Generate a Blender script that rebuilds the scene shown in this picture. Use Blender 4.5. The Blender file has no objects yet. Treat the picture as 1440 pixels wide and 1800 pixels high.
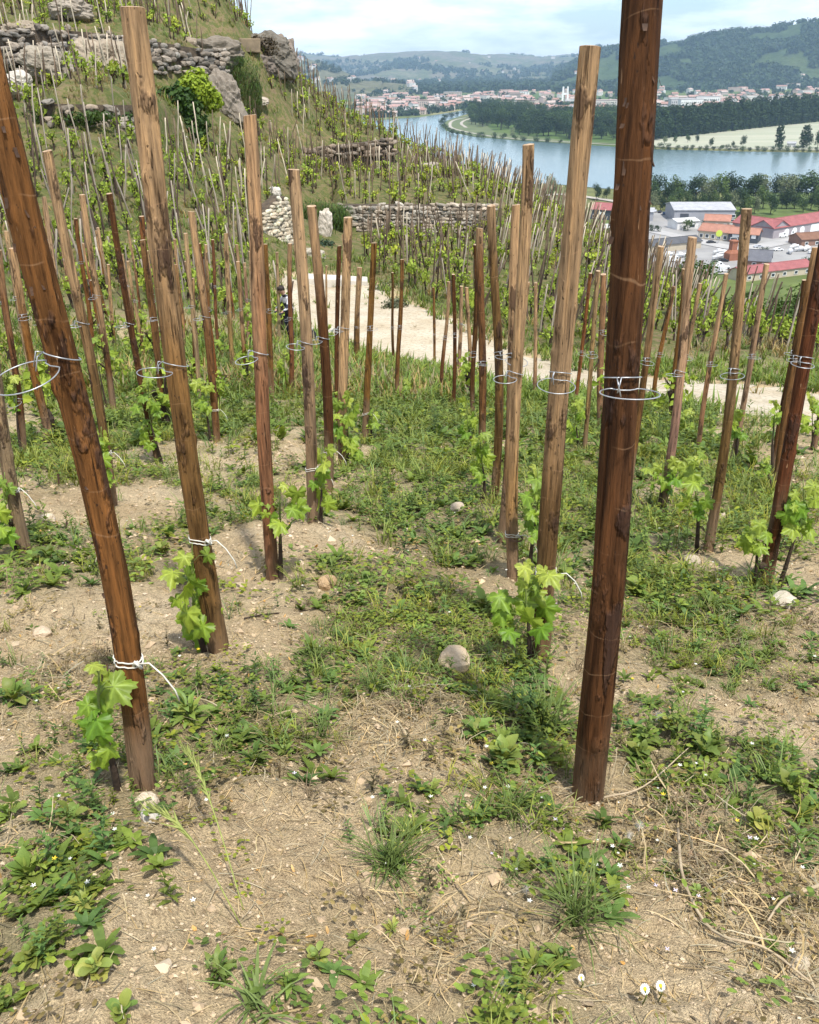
import bpy, math, random
import numpy as np
from mathutils import Vector, Matrix, Quaternion

sc = bpy.context.scene
COL = sc.collection
rng = np.random.default_rng(7)
random.seed(7)

# ------------------------------------------------------------------ camera
F, PITCH, ROLL = 1600.0, math.radians(26.0), math.radians(0.7)
fw = np.array([0, math.cos(PITCH), -math.sin(PITCH)])
up0 = np.array([0, math.sin(PITCH), math.cos(PITCH)])
rt0 = np.array([1.0, 0, 0])
RT = math.cos(ROLL) * rt0 - math.sin(ROLL) * up0
UP = math.sin(ROLL) * rt0 + math.cos(ROLL) * up0
cam_d = bpy.data.cameras.new('camera')
cam = bpy.data.objects.new('camera', cam_d)
COL.objects.link(cam)
cam_d.sensor_fit = 'HORIZONTAL'
cam_d.sensor_width = 36.0
cam_d.lens = 36.0 * F / 1440.0
cam_d.clip_start = 0.05
cam_d.clip_end = 40000
cam.matrix_world = Matrix(((RT[0], UP[0], -fw[0], 0), (RT[1], UP[1], -fw[1], 0), (RT[2], UP[2], -fw[2], 0), (0, 0, 0, 1)))
sc.camera = cam

# ------------------------------------------------------------------ world, sun, exposure
SUN_EL, SUN_AZ = math.radians(62), math.radians(158)
SUNV = Vector((math.cos(SUN_EL) * math.sin(SUN_AZ), math.cos(SUN_EL) * math.cos(SUN_AZ), math.sin(SUN_EL)))
world = bpy.data.worlds.new('World')
sc.world = world
world.use_nodes = True
wt = world.node_tree
wt.nodes.clear()
def wn(t, **kw):
    n = wt.nodes.new(t)
    for k, v in kw.items():
        setattr(n, k, v)
    return n
wo = wn('ShaderNodeOutputWorld'); wb = wn('ShaderNodeBackground')
sky = wn('ShaderNodeTexSky', sky_type='NISHITA', sun_disc=False, sun_elevation=SUN_EL, sun_rotation=SUN_AZ)
sky.air_density = 1.0; sky.dust_density = 0.6; sky.ozone_density = 2.5
tc = wn('ShaderNodeTexCoord')
sep = wn('ShaderNodeSeparateXYZ')
addz = wn('ShaderNodeMath', operation='ADD'); addz.inputs[1].default_value = 0.22
dx = wn('ShaderNodeMath', operation='DIVIDE'); dy = wn('ShaderNodeMath', operation='DIVIDE')
cmb = wn('ShaderNodeCombineXYZ')
nz = wn('ShaderNodeTexNoise'); nz.inputs['Scale'].default_value = 1.7; nz.inputs['Detail'].default_value = 5; nz.inputs['Roughness'].default_value = 0.55
rp = wn('ShaderNodeValToRGB')
rp.color_ramp.elements[0].position = 0.40; rp.color_ramp.elements[0].color = (0, 0, 0, 1)
rp.color_ramp.elements[1].position = 0.70; rp.color_ramp.elements[1].color = (1, 1, 1, 1)
mx = wn('ShaderNodeMix', data_type='RGBA')
L = wt.links.new
L(tc.outputs['Generated'], sep.inputs[0]); L(sep.outputs[2], addz.inputs[0])
L(sep.outputs[0], dx.inputs[0]); L(addz.outputs[0], dx.inputs[1])
L(sep.outputs[1], dy.inputs[0]); L(addz.outputs[0], dy.inputs[1])
L(dx.outputs[0], cmb.inputs[0]); L(dy.outputs[0], cmb.inputs[1])
L(cmb.outputs[0], nz.inputs['Vector']); L(nz.outputs['Fac'], rp.inputs[0])
tint = wn('ShaderNodeMix', data_type='RGBA', blend_type='MULTIPLY'); tint.inputs[0].default_value = 1.0; tint.inputs[7].default_value = (0.91, 0.985, 1.08, 1)
L(sky.outputs[0], tint.inputs[6])
L(rp.outputs[0], mx.inputs[0]); L(tint.outputs[2], mx.inputs[6])
mx.inputs[7].default_value = (11.4, 11.7, 12.2, 1)
L(mx.outputs[2], wb.inputs[0]); wb.inputs[1].default_value = 0.135
L(wb.outputs[0], wo.inputs[0])
sun_d = bpy.data.lights.new('sun', 'SUN')
sun_d.energy = 4.7; sun_d.angle = math.radians(2.2); sun_d.color = (1.0, 0.97, 0.915)
sun = bpy.data.objects.new('sun', sun_d)
COL.objects.link(sun)
sun.rotation_euler = SUNV.to_track_quat('Z', 'Y').to_euler()
sc.view_settings.view_transform = 'Standard'
sc.view_settings.look = 'None'
sc.view_settings.exposure = 0.28
sc.view_settings.gamma = 1.0
sc.view_settings.use_curve_mapping = False
sc.render.engine = 'CYCLES'
sc.cycles.use_denoising = True
sc.cycles.max_bounces = 6
sc.cycles.diffuse_bounces = 2
sc.cycles.glossy_bounces = 2
sc.cycles.transmission_bounces = 3
sc.cycles.volume_bounces = 1
sc.cycles.use_adaptive_sampling = True
sc.cycles.adaptive_threshold = 0.02

# ------------------------------------------------------------------ numpy helpers
def ray(px, py):
    return F * fw + (px - 720.0) * RT - (py - 900.0) * UP
def at_depth(px, py, Y):
    d = ray(px, py)
    return d * (Y / d[1])
def on_level(px, py, z):
    d = ray(px, py)
    return d * (z / d[2])
def proj(P):
    P = np.asarray(P)
    z = P @ fw
    return 720 + F * (P @ RT) / z, 900 - F * (P @ UP) / z
def _h(ix, iy, iz, s):
    n = (ix.astype(np.int64) * 374761393 + iy.astype(np.int64) * 668265263 + iz.astype(np.int64) * 2147483647 + s * 974634777) & 0x7fffffff
    n = (n ^ (n >> 13)) * 1274126177 & 0x7fffffff
    n = (n ^ (n >> 16)) * 668265263 & 0x7fffffff
    return ((n >> 8) & 0xffff) / 65535.0
def vnoise(x, y, z=0.0, s=0):
    x, y, z = np.broadcast_arrays(np.asarray(x, float), np.asarray(y, float), np.asarray(z, float))
    x0, y0, z0 = np.floor(x), np.floor(y), np.floor(z)
    fx, fy, fz = x - x0, y - y0, z - z0
    fx, fy, fz = [t * t * (3 - 2 * t) for t in (fx, fy, fz)]
    r = 0
    for i in (0, 1):
        for j in (0, 1):
            for k in (0, 1):
                w = (fx if i else 1 - fx) * (fy if j else 1 - fy) * (fz if k else 1 - fz)
                r = r + w * _h(x0 + i, y0 + j, z0 + k, s)
    return r * 2 - 1
def fbm(x, y, z=0.0, o=4, s=0, g=0.5):
    a, r, f = 1.0, 0.0, 1.0
    for i in range(o):
        r = r + a * vnoise(np.asarray(x) * f, np.asarray(y) * f, np.asarray(z) * f, s + i)
        a *= g; f *= 2.03
    return r
def sstep(a, b, x):
    t = np.clip((x - a) / (b - a), 0, 1)
    return t * t * (3 - 2 * t)

# ------------------------------------------------------------------ object helpers
def mesh_np(name, V, F_, mats=(), smooth=False, mi=None, col=None):
    """V Nx3 array, F_ Mx3 or Mx4 int array (or list of mixed faces)"""
    me = bpy.data.meshes.new(name)
    V = np.asarray(V, np.float32)
    if isinstance(F_, list) and len(set(len(f) for f in F_)) > 1:
        me.from_pydata([tuple(v) for v in V], [], F_)
    else:
        Fa = np.asarray(F_, np.int32)
        k = Fa.shape[1]
        me.vertices.add(len(V)); me.vertices.foreach_set('co', V.ravel())
        me.loops.add(Fa.size); me.loops.foreach_set('vertex_index', Fa.ravel())
        me.polygons.add(len(Fa))
        me.polygons.foreach_set('loop_start', np.arange(0, Fa.size, k, dtype=np.int32))
        me.polygons.foreach_set('loop_total', np.full(len(Fa), k, np.int32))
        me.update(calc_edges=True)
    for m in mats:
        me.materials.append(m)
    if mi is not None:
        me.polygons.foreach_set('material_index', np.asarray(mi, np.int32))
    me.polygons.foreach_set('use_smooth', np.full(len(me.polygons), bool(smooth)))
    if col is not None:
        a = me.color_attributes.new('Col', 'FLOAT_COLOR', 'POINT')
        c = np.ones((len(V), 4), np.float32); c[:, :3] = col
        a.data.foreach_set('color', c.ravel())
    me.update()
    return me
def obj(name, me, parent=None, loc=None, rot=None, scale=None, label=None, cat=None, group=None, kind=None, color=None):
    o = bpy.data.objects.new(name, me)
    COL.objects.link(o)
    if parent is not None: o.parent = parent
    if loc is not None: o.location = [float(v) for v in loc]
    if rot is not None:
        if isinstance(rot, Quaternion): o.rotation_mode = 'QUATERNION'; o.rotation_quaternion = rot
        else: o.rotation_euler = rot
    if scale is not None: o.scale = (scale,) * 3 if np.isscalar(scale) else scale
    if label: o['label'] = label
    if cat: o['category'] = cat
    if group: o['group'] = group
    if kind: o['kind'] = kind
    if color is not None: o.color = (*color[:3], color[3] if len(color) > 3 else 1.0)
    return o
class MB:
    def __init__(s): s.V = []; s.F = []; s.M = []; s.n = 0
    def add(s, V, Fc, m=0):
        V = np.asarray(V, float)
        s.V.append(V)
        for f in Fc: s.F.append([int(i) + s.n for i in f]); s.M.append(m)
        s.n += len(V)
    def box(s, x0, x1, y0, y1, z0, z1, m=0):
        V = [(x, y, z) for z in (z0, z1) for y in (y0, y1) for x in (x0, x1)]
        s.add(V, [(0, 2, 3, 1), (4, 5, 7, 6), (0, 1, 5, 4), (2, 6, 7, 3), (0, 4, 6, 2), (1, 3, 7, 5)], m)
    def tube(s, P, r, n=6, m=0, cap=True):
        P = np.asarray(P, float); k = len(P)
        r = np.broadcast_to(np.asarray(r, float), (k,))
        T = np.gradient(P, axis=0); T /= np.linalg.norm(T, axis=1)[:, None] + 1e-12
        ref = np.array([0, 0, 1.0]) if abs(T[0, 2]) < 0.9 else np.array([1.0, 0, 0])
        V = []
        a = np.linspace(0, 2 * np.pi, n, endpoint=False)
        u = np.cross(T[0], ref); u /= np.linalg.norm(u)
        for i in range(k):
            u = u - T[i] * (u @ T[i]); u /= np.linalg.norm(u) + 1e-12
            w = np.cross(T[i], u)
            V.append(P[i] + r[i] * (np.cos(a)[:, None] * u + np.sin(a)[:, None] * w))
        V = np.concatenate(V)
        Fc = [(i * n + j, i * n + (j + 1) % n, (i + 1) * n + (j + 1) % n, (i + 1) * n + j) for i in range(k - 1) for j in range(n)]
        if cap: Fc += [tuple(range(n - 1, -1, -1)), tuple((k - 1) * n + j for j in range(n))]
        s.add(V, Fc, m)
    def mesh(s, name, mats, smooth=False):
        me = bpy.data.meshes.new(name)
        me.from_pydata([tuple(v) for v in np.concatenate(s.V)], [], s.F)
        for m in mats: me.materials.append(m)
        me.polygons.foreach_set('material_index', np.array(s.M, np.int32))
        me.polygons.foreach_set('use_smooth', np.full(len(s.F), bool(smooth)))
        me.update()
        return me
def ico(sub=1):
    t = (1 + 5 ** .5) / 2
    V = np.array([(-1, t, 0), (1, t, 0), (-1, -t, 0), (1, -t, 0), (0, -1, t), (0, 1, t), (0, -1, -t), (0, 1, -t), (t, 0, -1), (t, 0, 1), (-t, 0, -1), (-t, 0, 1)], float)
    V /= np.linalg.norm(V[0])
    Fc = [(0, 11, 5), (0, 5, 1), (0, 1, 7), (0, 7, 10), (0, 10, 11), (1, 5, 9), (5, 11, 4), (11, 10, 2), (10, 7, 6), (7, 1, 8), (3, 9, 4), (3, 4, 2), (3, 2, 6), (3, 6, 8), (3, 8, 9), (4, 9, 5), (2, 4, 11), (6, 2, 10), (8, 6, 7), (9, 8, 1)]
    for _ in range(sub):
        V = list(map(tuple, V)); cache = {}; nf = []
        def mid(a, b):
            k = (min(a, b), max(a, b))
            if k not in cache:
                m = (np.array(V[a]) + np.array(V[b])) / 2
                V.append(tuple(m / np.linalg.norm(m))); cache[k] = len(V) - 1
            return cache[k]
        for a, b, c in Fc:
            ab, bc, ca = mid(a, b), mid(b, c), mid(c, a)
            nf += [(a, ab, ca), (b, bc, ab), (c, ca, bc), (ab, bc, ca)]
        Fc = nf; V = np.array(V)
    return np.array(V), np.array(Fc)
def scatter_np(templates, which, P, yaw, scale, tilt=None, tint=None):
    """join many transformed copies of (V, tris, C) templates -> V, F, C"""
    Vs, Fs, Cs, n = [], [], [], 0
    for t, (V, Fc, C) in enumerate(templates):
        idx = np.nonzero(which == t)[0]
        if len(idx) == 0: continue
        c, s_ = np.cos(yaw[idx])[:, None], np.sin(yaw[idx])[:, None]
        sc_ = scale[idx] if scale.ndim == 2 else scale[idx][:, None]
        if sc_.shape[1] == 1: sc_ = np.repeat(sc_, 3, 1)
        x = V[None, :, 0] * sc_[:, :1]; y = V[None, :, 1] * sc_[:, 1:2]; z = V[None, :, 2] * sc_[:, 2:3]
        X = x * c - y * s_; Yv = x * s_ + y * c
        if tilt is not None:
            z = z + X * tilt[idx][:, :1] + Yv * tilt[idx][:, 1:2]
        W = np.stack([X + P[idx][:, :1], Yv + P[idx][:, 1:2], z + P[idx][:, 2:3]], -1)
        k, m = W.shape[:2]
        Vs.append(W.reshape(-1, 3))
        Fs.append((Fc[None] + (np.arange(k) * m)[:, None, None]).reshape(-1, 3) + n)
        cc = np.repeat(C[None], k, 0)
        if tint is not None: cc = cc * tint[idx][:, None, :]
        Cs.append(cc.reshape(-1, 3))
        n += k * m
    return np.concatenate(Vs), np.concatenate(Fs), np.concatenate(Cs)

# ------------------------------------------------------------------ materials
def new_mat(name):
    m = bpy.data.materials.new(name); m.use_nodes = True
    t = m.node_tree; t.nodes.clear()
    out = t.nodes.new('ShaderNodeOutputMaterial')
    return m, t, out
def N(t, typ, ins=None, **kw):
    n = t.nodes.new(typ)
    for k, v in kw.items(): setattr(n, k, v)
    for k, v in (ins or {}).items():
        if hasattr(v, 'is_linked') or hasattr(v, 'links'): t.links.new(v, n.inputs[k])
        else: n.inputs[k].default_value = v
    return n
def ramp(t, fac, stops):
    n = t.nodes.new('ShaderNodeValToRGB'); t.links.new(fac, n.inputs[0])
    e = n.color_ramp.elements
    while len(e) < len(stops): e.new(0.5)
    for i, (p, c) in enumerate(stops):
        e[i].position = p; e[i].color = (*c, 1) if len(c) == 3 else c
    return n.outputs[0]
def mixc(t, fac, a, b, mode='MIX'):
    n = t.nodes.new('ShaderNodeMix'); n.data_type = 'RGBA'; n.blend_type = mode
    for i, v in ((0, fac), (6, a), (7, b)):
        if hasattr(v, 'links'): t.links.new(v, n.inputs[i])
        else: n.inputs[i].default_value = v if i == 0 else ((*v, 1) if len(v) == 3 else v)
    return n.outputs[2]
def noise(t, vec, scale, detail=4, rough=0.55):
    n = N(t, 'ShaderNodeTexNoise', {'Scale': scale, 'Detail': detail, 'Roughness': rough})
    if vec is not None: t.links.new(vec, n.inputs['Vector'])
    return n.outputs['Fac']
def mapping(t, vec, scale=(1, 1, 1), loc=None):
    n = N(t, 'ShaderNodeMapping', {'Scale': scale})
    t.links.new(vec, n.inputs['Vector'])
    if loc is not None: t.links.new(loc, n.inputs['Location'])
    return n.outputs[0]
def bump(t, h, strength, dist):
    n = N(t, 'ShaderNodeBump', {'Strength': strength, 'Distance': dist}); t.links.new(h, n.inputs['Height'])
    return n.outputs[0]
def principled(t, out, color, rough=0.8, normal=None, spec=0.3, **kw):
    p = N(t, 'ShaderNodeBsdfPrincipled', {'Roughness': rough, 'Specular IOR Level': spec})
    if hasattr(color, 'links'): t.links.new(color, p.inputs['Base Color'])
    else: p.inputs['Base Color'].default_value = (*color, 1)
    if normal is not None: t.links.new(normal, p.inputs['Normal'])
    for k, v in kw.items(): p.inputs[k].default_value = v
    t.links.new(p.outputs[0], out.inputs[0])
    return p
def simple_mat(name, c1, c2=None, scale=8.0, rough=0.8, bump_s=0.2, bump_d=0.01, spec=0.3, stretch=(1, 1, 1), use_obj_color=False, coord='Object', **kw):
    m, t, out = new_mat(name)
    co = N(t, 'ShaderNodeTexCoord').outputs[coord]
    v = mapping(t, co, stretch)
    n = noise(t, v, scale, 5)
    c2 = c2 or tuple(x * 0.7 for x in c1)
    col = ramp(t, n, [(0.3, c2), (0.7, c1)])
    if use_obj_color:
        oi = N(t, 'ShaderNodeObjectInfo')
        col = mixc(t, 1.0, col, oi.outputs['Color'], 'MULTIPLY')
    principled(t, out, col, rough, bump(t, noise(t, v, scale * 3, 4), bump_s, bump_d) if bump_s else None, spec, **kw)
    return m
def leaf_mat(name, c1=(1, 1, 1), trans=0.35, rough=0.5, attr=True, scale=30.0, objcol=False, spec=0.25, coord='Object'):
    m, t, out = new_mat(name)
    co = N(t, 'ShaderNodeTexCoord').outputs[coord]
    n = noise(t, co, scale, 3)
    if attr:
        a = N(t, 'ShaderNodeAttribute', attribute_name='Col').outputs['Color']
        col = mixc(t, 1.0, a, c1, 'MULTIPLY')
    elif objcol:
        col = mixc(t, 1.0, N(t, 'ShaderNodeObjectInfo').outputs['Color'], c1, 'MULTIPLY')
    else:
        col = mixc(t, 0.0, c1, c1)
    var = ramp(t, n, [(0.3, (0.75, 0.78, 0.7)), (0.7, (1.2, 1.15, 1.1))])
    col = mixc(t, 1.0, col, var, 'MULTIPLY')
    p = N(t, 'ShaderNodeBsdfPrincipled', {'Roughness': rough, 'Specular IOR Level': spec})
    t.links.new(col, p.inputs['Base Color'])
    tr = N(t, 'ShaderNodeBsdfTranslucent')
    t.links.new(mixc(t, 1.0, col, (1.25, 1.2, 0.6), 'MULTIPLY'), tr.inputs[0])
    mix = N(t, 'ShaderNodeMixShader', {0: trans})
    t.links.new(p.outputs[0], mix.inputs[1]); t.links.new(tr.outputs[0], mix.inputs[2])
    t.links.new(mix.outputs[0], out.inputs[0])
    return m

# ------------------------------------------------------------------ terrain of the vineyard hill
VALLEY = -75.0
def near_plane(X, Y):
    return -1.05 - 0.25 * Y - 0.045 * X
# terrace walls: foot line as pixel + depth at both ends, height of the step
WALLS = [dict(a=(596, 407, 44.0), b=(866, 411, 42.0), h=1.22),      # dry stone wall above the track
         dict(a=(470, 283, 57.0), b=(694, 268, 60.0), h=0.95),      # brown terrace wall
         dict(a=(20, 128, 41.0), b=(400, 122, 50.0), h=1.75),       # rocky wall, top left
         dict(a=(90, 232, 34.5), b=(262, 232, 36.5), h=1.0)]        # overgrown wall, left
for w in WALLS:
    w['A'] = at_depth(*w['a']); w['B'] = at_depth(*w['b'])
def step(X, Y):
    X = np.asarray(X, float); Y = np.asarray(Y, float)
    r = np.zeros(np.broadcast(X, Y).shape)
    for w in WALLS:
        A, B = w['A'], w['B']
        t = (X - A[0]) / (B[0] - A[0])
        yw = A[1] + (B[1] - A[1]) * t
        d = Y - yw
        lat = sstep(-0.12, 0.0, t) * sstep(1.12, 1.0, t)
        r = r + w['h'] * lat * sstep(0.0, 0.35, d) * (1 - sstep(2, 14, d))
    return r
ctrl = []
for Y in (-2, 0.5, 2, 4, 6.5, 9, 12):
    for f in (-1, -0.5, 0, 0.5, 1):
        X = f * (1.5 + 0.6 * Y) if Y > 0 else f * 2
        ctrl.append((X, Y, near_plane(X, Y)))
PXC = [(1560, 800, 13.2), (1440, 735, 14.2), (1300, 695, 15.6), (1150, 680, 17), (960, 672, 18.5), (830, 645, 20.5), (720, 640, 21.5), (640, 600, 23.5),
       (610, 560, 26), (590, 520, 29), (540, 492, 31.5), (640, 520, 30),
       (1440, 668, 18), (1250, 640, 20), (1080, 630, 21.5), (1250, 600, 24), (1440, 640, 21),
       (480, 600, 18.5), (380, 620, 14), (380, 540, 20), (200, 560, 19), (60, 640, 14.5), (0, 560, 18),
       (480, 470, 30), (430, 420, 33), (500, 432, 36), (560, 440, 37), (350, 440, 28), (200, 450, 25.5), (60, 450, 24), (100, 380, 28), (250, 330, 32), (100, 300, 31.5),
       (350, 300, 38), (450, 330, 44), (450, 250, 52), (100, 240, 34), (250, 240, 36), (330, 240, 41), (20, 180, 37), (140, 150, 39.5), (230, 150, 42), (400, 210, 48), (380, 140, 49.5),
       (440, 170, 57), (500, 200, 61),
       (720, 545, 27), (720, 480, 33), (650, 440, 38.5), (740, 412, 42.5), (850, 560, 25.5), (850, 480, 34), (860, 425, 40.5),
       (960, 600, 24), (1000, 540, 30), (1000, 470, 38), (1000, 420, 46), (930, 370, 53), (1120, 560, 28), (1120, 500, 36), (1250, 560, 29), (1350, 590, 29), (1440, 610, 28),
       # top of silhouette
       (600, 352, 46.5), (740, 345, 46), (860, 350, 45), (740, 305, 53), (600, 300, 53), (850, 318, 52),
       (600, 235, 63), (560, 215, 64), (640, 225, 66), (530, 160, 66),
       (440, 45, 60), (395, 30, 58), (490, 90, 62), (503, 125, 64), (560, 172, 69), (620, 206, 71), (690, 240, 70), (800, 290, 66), (900, 335, 62), (1000, 390, 56), (1130, 478, 46), (1260, 555, 36),
       (100, 20, 50), (250, 40, 54), (30, 100, 42), (-200, 100, 42), (-200, 300, 28), (-200, 500, 18), (-150, 0, 52)]
for c in PXC:
    ctrl.append(tuple(at_depth(*c)))
# drop towards the valley beyond the crest
for px, Y in ((1500, 30), (1260, 37), (1130, 47), (1000, 57), (900, 63), (800, 67), (690, 71), (620, 72), (560, 70), (500, 65)):
    P = at_depth(px, {1500: 640, 1260: 555, 1130: 478, 1000: 390, 900: 335, 800: 290, 690: 240, 620: 206, 560: 172, 500: 125}[px], Y)
    u = np.array([0.75, 0.66])
    for d, dz in ((9, 5.0), (30, 20), (60, 42)):
        ctrl.append((P[0] + u[0] * d, P[1] + u[1] * d, P[2] - dz))
for X, Y, z in ((-30, 90, 8), (-60, 60, 14), (-60, 20, 6), (-50, 130, 5), (0, 130, -40), (40, 150, -80), (110, 20, -75), (60, -5, -28), (100, 90, -90), (30, 5, -9.5), (-30, 0, 3), (18, 8, -4.3), (-14, 5, -1.0)):
    ctrl.append((X, Y, z))
ctrl = np.array(ctrl)
_zc = ctrl[:, 2] - step(ctrl[:, 0], ctrl[:, 1])
def _U(r2):
    return 0.5 * r2 * np.log(r2 + 1e-9)
_n = len(ctrl)
_D2 = ((ctrl[:, None, :2] - ctrl[None, :, :2]) ** 2).sum(-1)
_K = _U(_D2) + np.eye(_n) * 4.0
_Pm = np.hstack([np.ones((_n, 1)), ctrl[:, :2]])
_A = np.zeros((_n + 3, _n + 3)); _A[:_n, :_n] = _K; _A[:_n, _n:] = _Pm; _A[_n:, :_n] = _Pm.T
_w = np.linalg.solve(_A, np.concatenate([_zc, np.zeros(3)]))
def Hs(X, Y):
    X = np.asarray(X, float); Y = np.asarray(Y, float)
    sh = np.broadcast(X, Y).shape
    x, y = np.broadcast_to(X, sh).ravel(), np.broadcast_to(Y, sh).ravel()
    z = np.empty(len(x))
    for i in range(0, len(x), 20000):
        xx, yy = x[i:i + 20000], y[i:i + 20000]
        r2 = (xx[:, None] - ctrl[None, :, 0]) ** 2 + (yy[:, None] - ctrl[None, :, 1]) ** 2
        z[i:i + 20000] = _U(r2) @ _w[:_n] + _w[_n] + _w[_n + 1] * xx + _w[_n + 2] * yy
    z = z.reshape(sh)
    return z
def H(X, Y):
    X = np.asarray(X, float); Y = np.asarray(Y, float)
    z = Hs(X, Y)
    # the plot under the camera is an even slope
    k = sstep(13.0, 8.0, Y) * sstep(12, 7, np.abs(X))
    z = z * (1 - k) + near_plane(X, Y) * k
    z = z + step(X, Y)
    rough = sstep(22, 34, Y) * 0.16 + 0.03
    z = z + rough * fbm(X * 0.55, Y * 0.55, 0, 3, 11)
    z = z + 0.035 * sstep(25, 9, Y) * fbm(X * 2.1, Y * 2.1, 0, 3, 21)
    z = z + 0.026 * sstep(14, 6, Y) * np.abs(fbm(X * 9, Y * 9, 0, 3, 31))
    z = z + 0.010 * sstep(7, 3, Y) * fbm(X * 34, Y * 34, 0, 2, 41)
    return np.maximum(z, VALLEY - 2.5)
def ground(px, py, ymax=90.0):
    """first hit of the pixel's ray with the hill"""
    d = ray(px, py); d = d / d[1]
    ys = np.concatenate([np.geomspace(0.4, ymax, 700)])
    P = ys[:, None] * d[None]
    g = P[:, 2] - H(P[:, 0], P[:, 1])
    i = np.nonzero(g < 0)[0]
    if len(i) == 0: return None
    i = i[0]
    a, b = ys[max(i - 1, 0)], ys[i]
    for _ in range(14):
        m = (a + b) / 2; p = m * d
        if p[2] < float(H(p[0], p[1])): b = m
        else: a = m
    return b * d

# ------------------------------------------------------------------ where plants grow on the near plot (world-space ellipses)
PATCH = [(70, 1600, 150, 190, 1), (440, 1300, 130, 70, .6), (560, 1140, 60, 60, .5), (650, 1190, 90, 40, .5), (900, 1280, 110, 130, 1), (1190, 1330, 140, 100, 1),
         (1250, 1160, 200, 80, .9), (1400, 1370, 80, 90, .8), (740, 900, 110, 90, .6), (760, 710, 110, 90, 1), (260, 760, 130, 90, .8), (400, 700, 100, 80, .7),
         (1120, 780, 180, 100, .9), (1120, 1010, 90, 70, .7), (370, 1700, 80, 60, .7), (560, 1650, 90, 80, .6), (1010, 1540, 120, 90, .7), (930, 1710, 90, 80, .6),
         (640, 1060, 70, 60, .5), (290, 960, 70, 50, .6), (80, 980, 80, 60, .8), (30, 1230, 60, 80, .7), (120, 780, 100, 60, .5), (1330, 900, 120, 90, .8),
         (180, 640, 150, 60, .8), (430, 600, 90, 50, .7), (720, 1480, 100, 80, .7), (560, 990, 60, 40, .5), (1420, 1480, 60, 80, .5), (330, 1240, 70, 50, .5),
         (300, 1580, 190, 160, -1.2), (520, 1100, 120, 60, -.8), (150, 1100, 130, 70, -.8), (520, 960, 100, 50, -.7), (240, 890, 80, 40, -.8), (1060, 1420, 80, 40, -.6),
         (1340, 1270, 80, 40, -.6), (780, 1670, 110, 90, -.6), (1380, 1110, 80, 50, -.7), (1000, 990, 70, 40, -.5), (690, 1280, 130, 60, -.5), (690, 1130, 60, 40, -.5), (1330, 1620, 130, 120, -.5)]
LITTER = [(690, 1280, 180, 80, 1), (1340, 1600, 170, 160, 1.2), (800, 1660, 130, 110, .8), (100, 1180, 120, 70, .5), (1330, 1090, 130, 60, .7), (1100, 1440, 140, 60, .6), (640, 960, 110, 50, .4)]
def _ell(L):
    r = []
    for cx, cy, rx, ry, s in L:
        P = ground(cx, cy); Q = ground(cx + rx, cy); T = ground(cx, cy - ry); B = ground(cx, cy + ry)
        hx = abs(Q[0] - P[0]) if Q is not None else 0.5
        hy = (T[1] - B[1]) / 2 if T is not None and B is not None else 0.5
        r.append((P[0], (T[1] + B[1]) / 2 if T is not None else P[1], hx, max(hy, 0.05), s))
    return r
PATCH_W, LITTER_W = _ell(PATCH), _ell(LITTER)
def green(X, Y):
    s = 0.0
    for x, y, a, b, k in PATCH_W:
        s = s + k * np.exp(-(((X - x) / a) ** 2 + ((Y - y) / b) ** 2) * 0.9)
    far = sstep(5, 9, Y)
    s = s + 0.17 + 0.26 * far + 0.7 * fbm(X * 1.7, Y * 1.7, 0, 3, 71)
    return np.clip(s, 0, 1)
LUSH_W = _ell([(905, 1285, 95, 120, 1), (1190, 1335, 120, 80, 1), (60, 1610, 140, 180, 1), (1120, 1015, 80, 60, 1), (1130, 770, 170, 90, .9), (760, 700, 100, 80, .9), (1400, 1370, 70, 70, .9), (1010, 1560, 90, 70, .7), (600, 1660, 90, 60, .6)])
def lush(X, Y):
    s = 0.0
    for x, y, a, b, k in LUSH_W:
        s = s + k * np.exp(-(((X - x) / a) ** 2 + ((Y - y) / b) ** 2) * 1.2)
    return np.clip(s - .12, 0, 1)
def litter(X, Y):
    s = 0.12
    for x, y, a, b, k in LITTER_W:
        s = s + k * np.exp(-(((X - x) / a) ** 2 + ((Y - y) / b) ** 2))
    return np.clip(s + 0.25 * fbm(X * 2.3, Y * 2.3, 0, 2, 81), 0, 1)
# the track: centre line (pixel, depth) and half width
TRK = [(1640, 800, 11.6, 3.0), (1440, 740, 13.0, 3.3), (1290, 705, 14.3, 3.4), (1120, 690, 15.9, 3.0), (950, 672, 18.0, 2.4), (815, 634, 21.2, 2.1), (700, 594, 23.6, 2.3), (630, 553, 26.2, 2.2), (590, 517, 29.2, 1.9), (568, 500, 31.3, 1.6)]
def catmull(P, n=12):
    P = np.asarray(P, float); Q = np.vstack([2 * P[0] - P[1], P, 2 * P[-1] - P[-2]]); r = []
    for i in range(1, len(Q) - 2):
        for t in np.linspace(0, 1, n, endpoint=False):
            a, b, c, d = Q[i - 1], Q[i], Q[i + 1], Q[i + 2]
            r.append(0.5 * (2 * b + (c - a) * t + (2 * a - 5 * b + 4 * c - d) * t * t + (3 * b - a - 3 * c + d) * t ** 3))
    r.append(P[-1]); return np.array(r)
trk = catmull([list(at_depth(a, b, c)[:2]) + [w] for a, b, c, w in TRK], 14)
def track_dist(X, Y):
    d = np.full(np.shape(X), 99.0)
    for x, y, w in trk:
        d = np.minimum(d, np.hypot(X - x, Y - y) - w)
    return d

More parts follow.
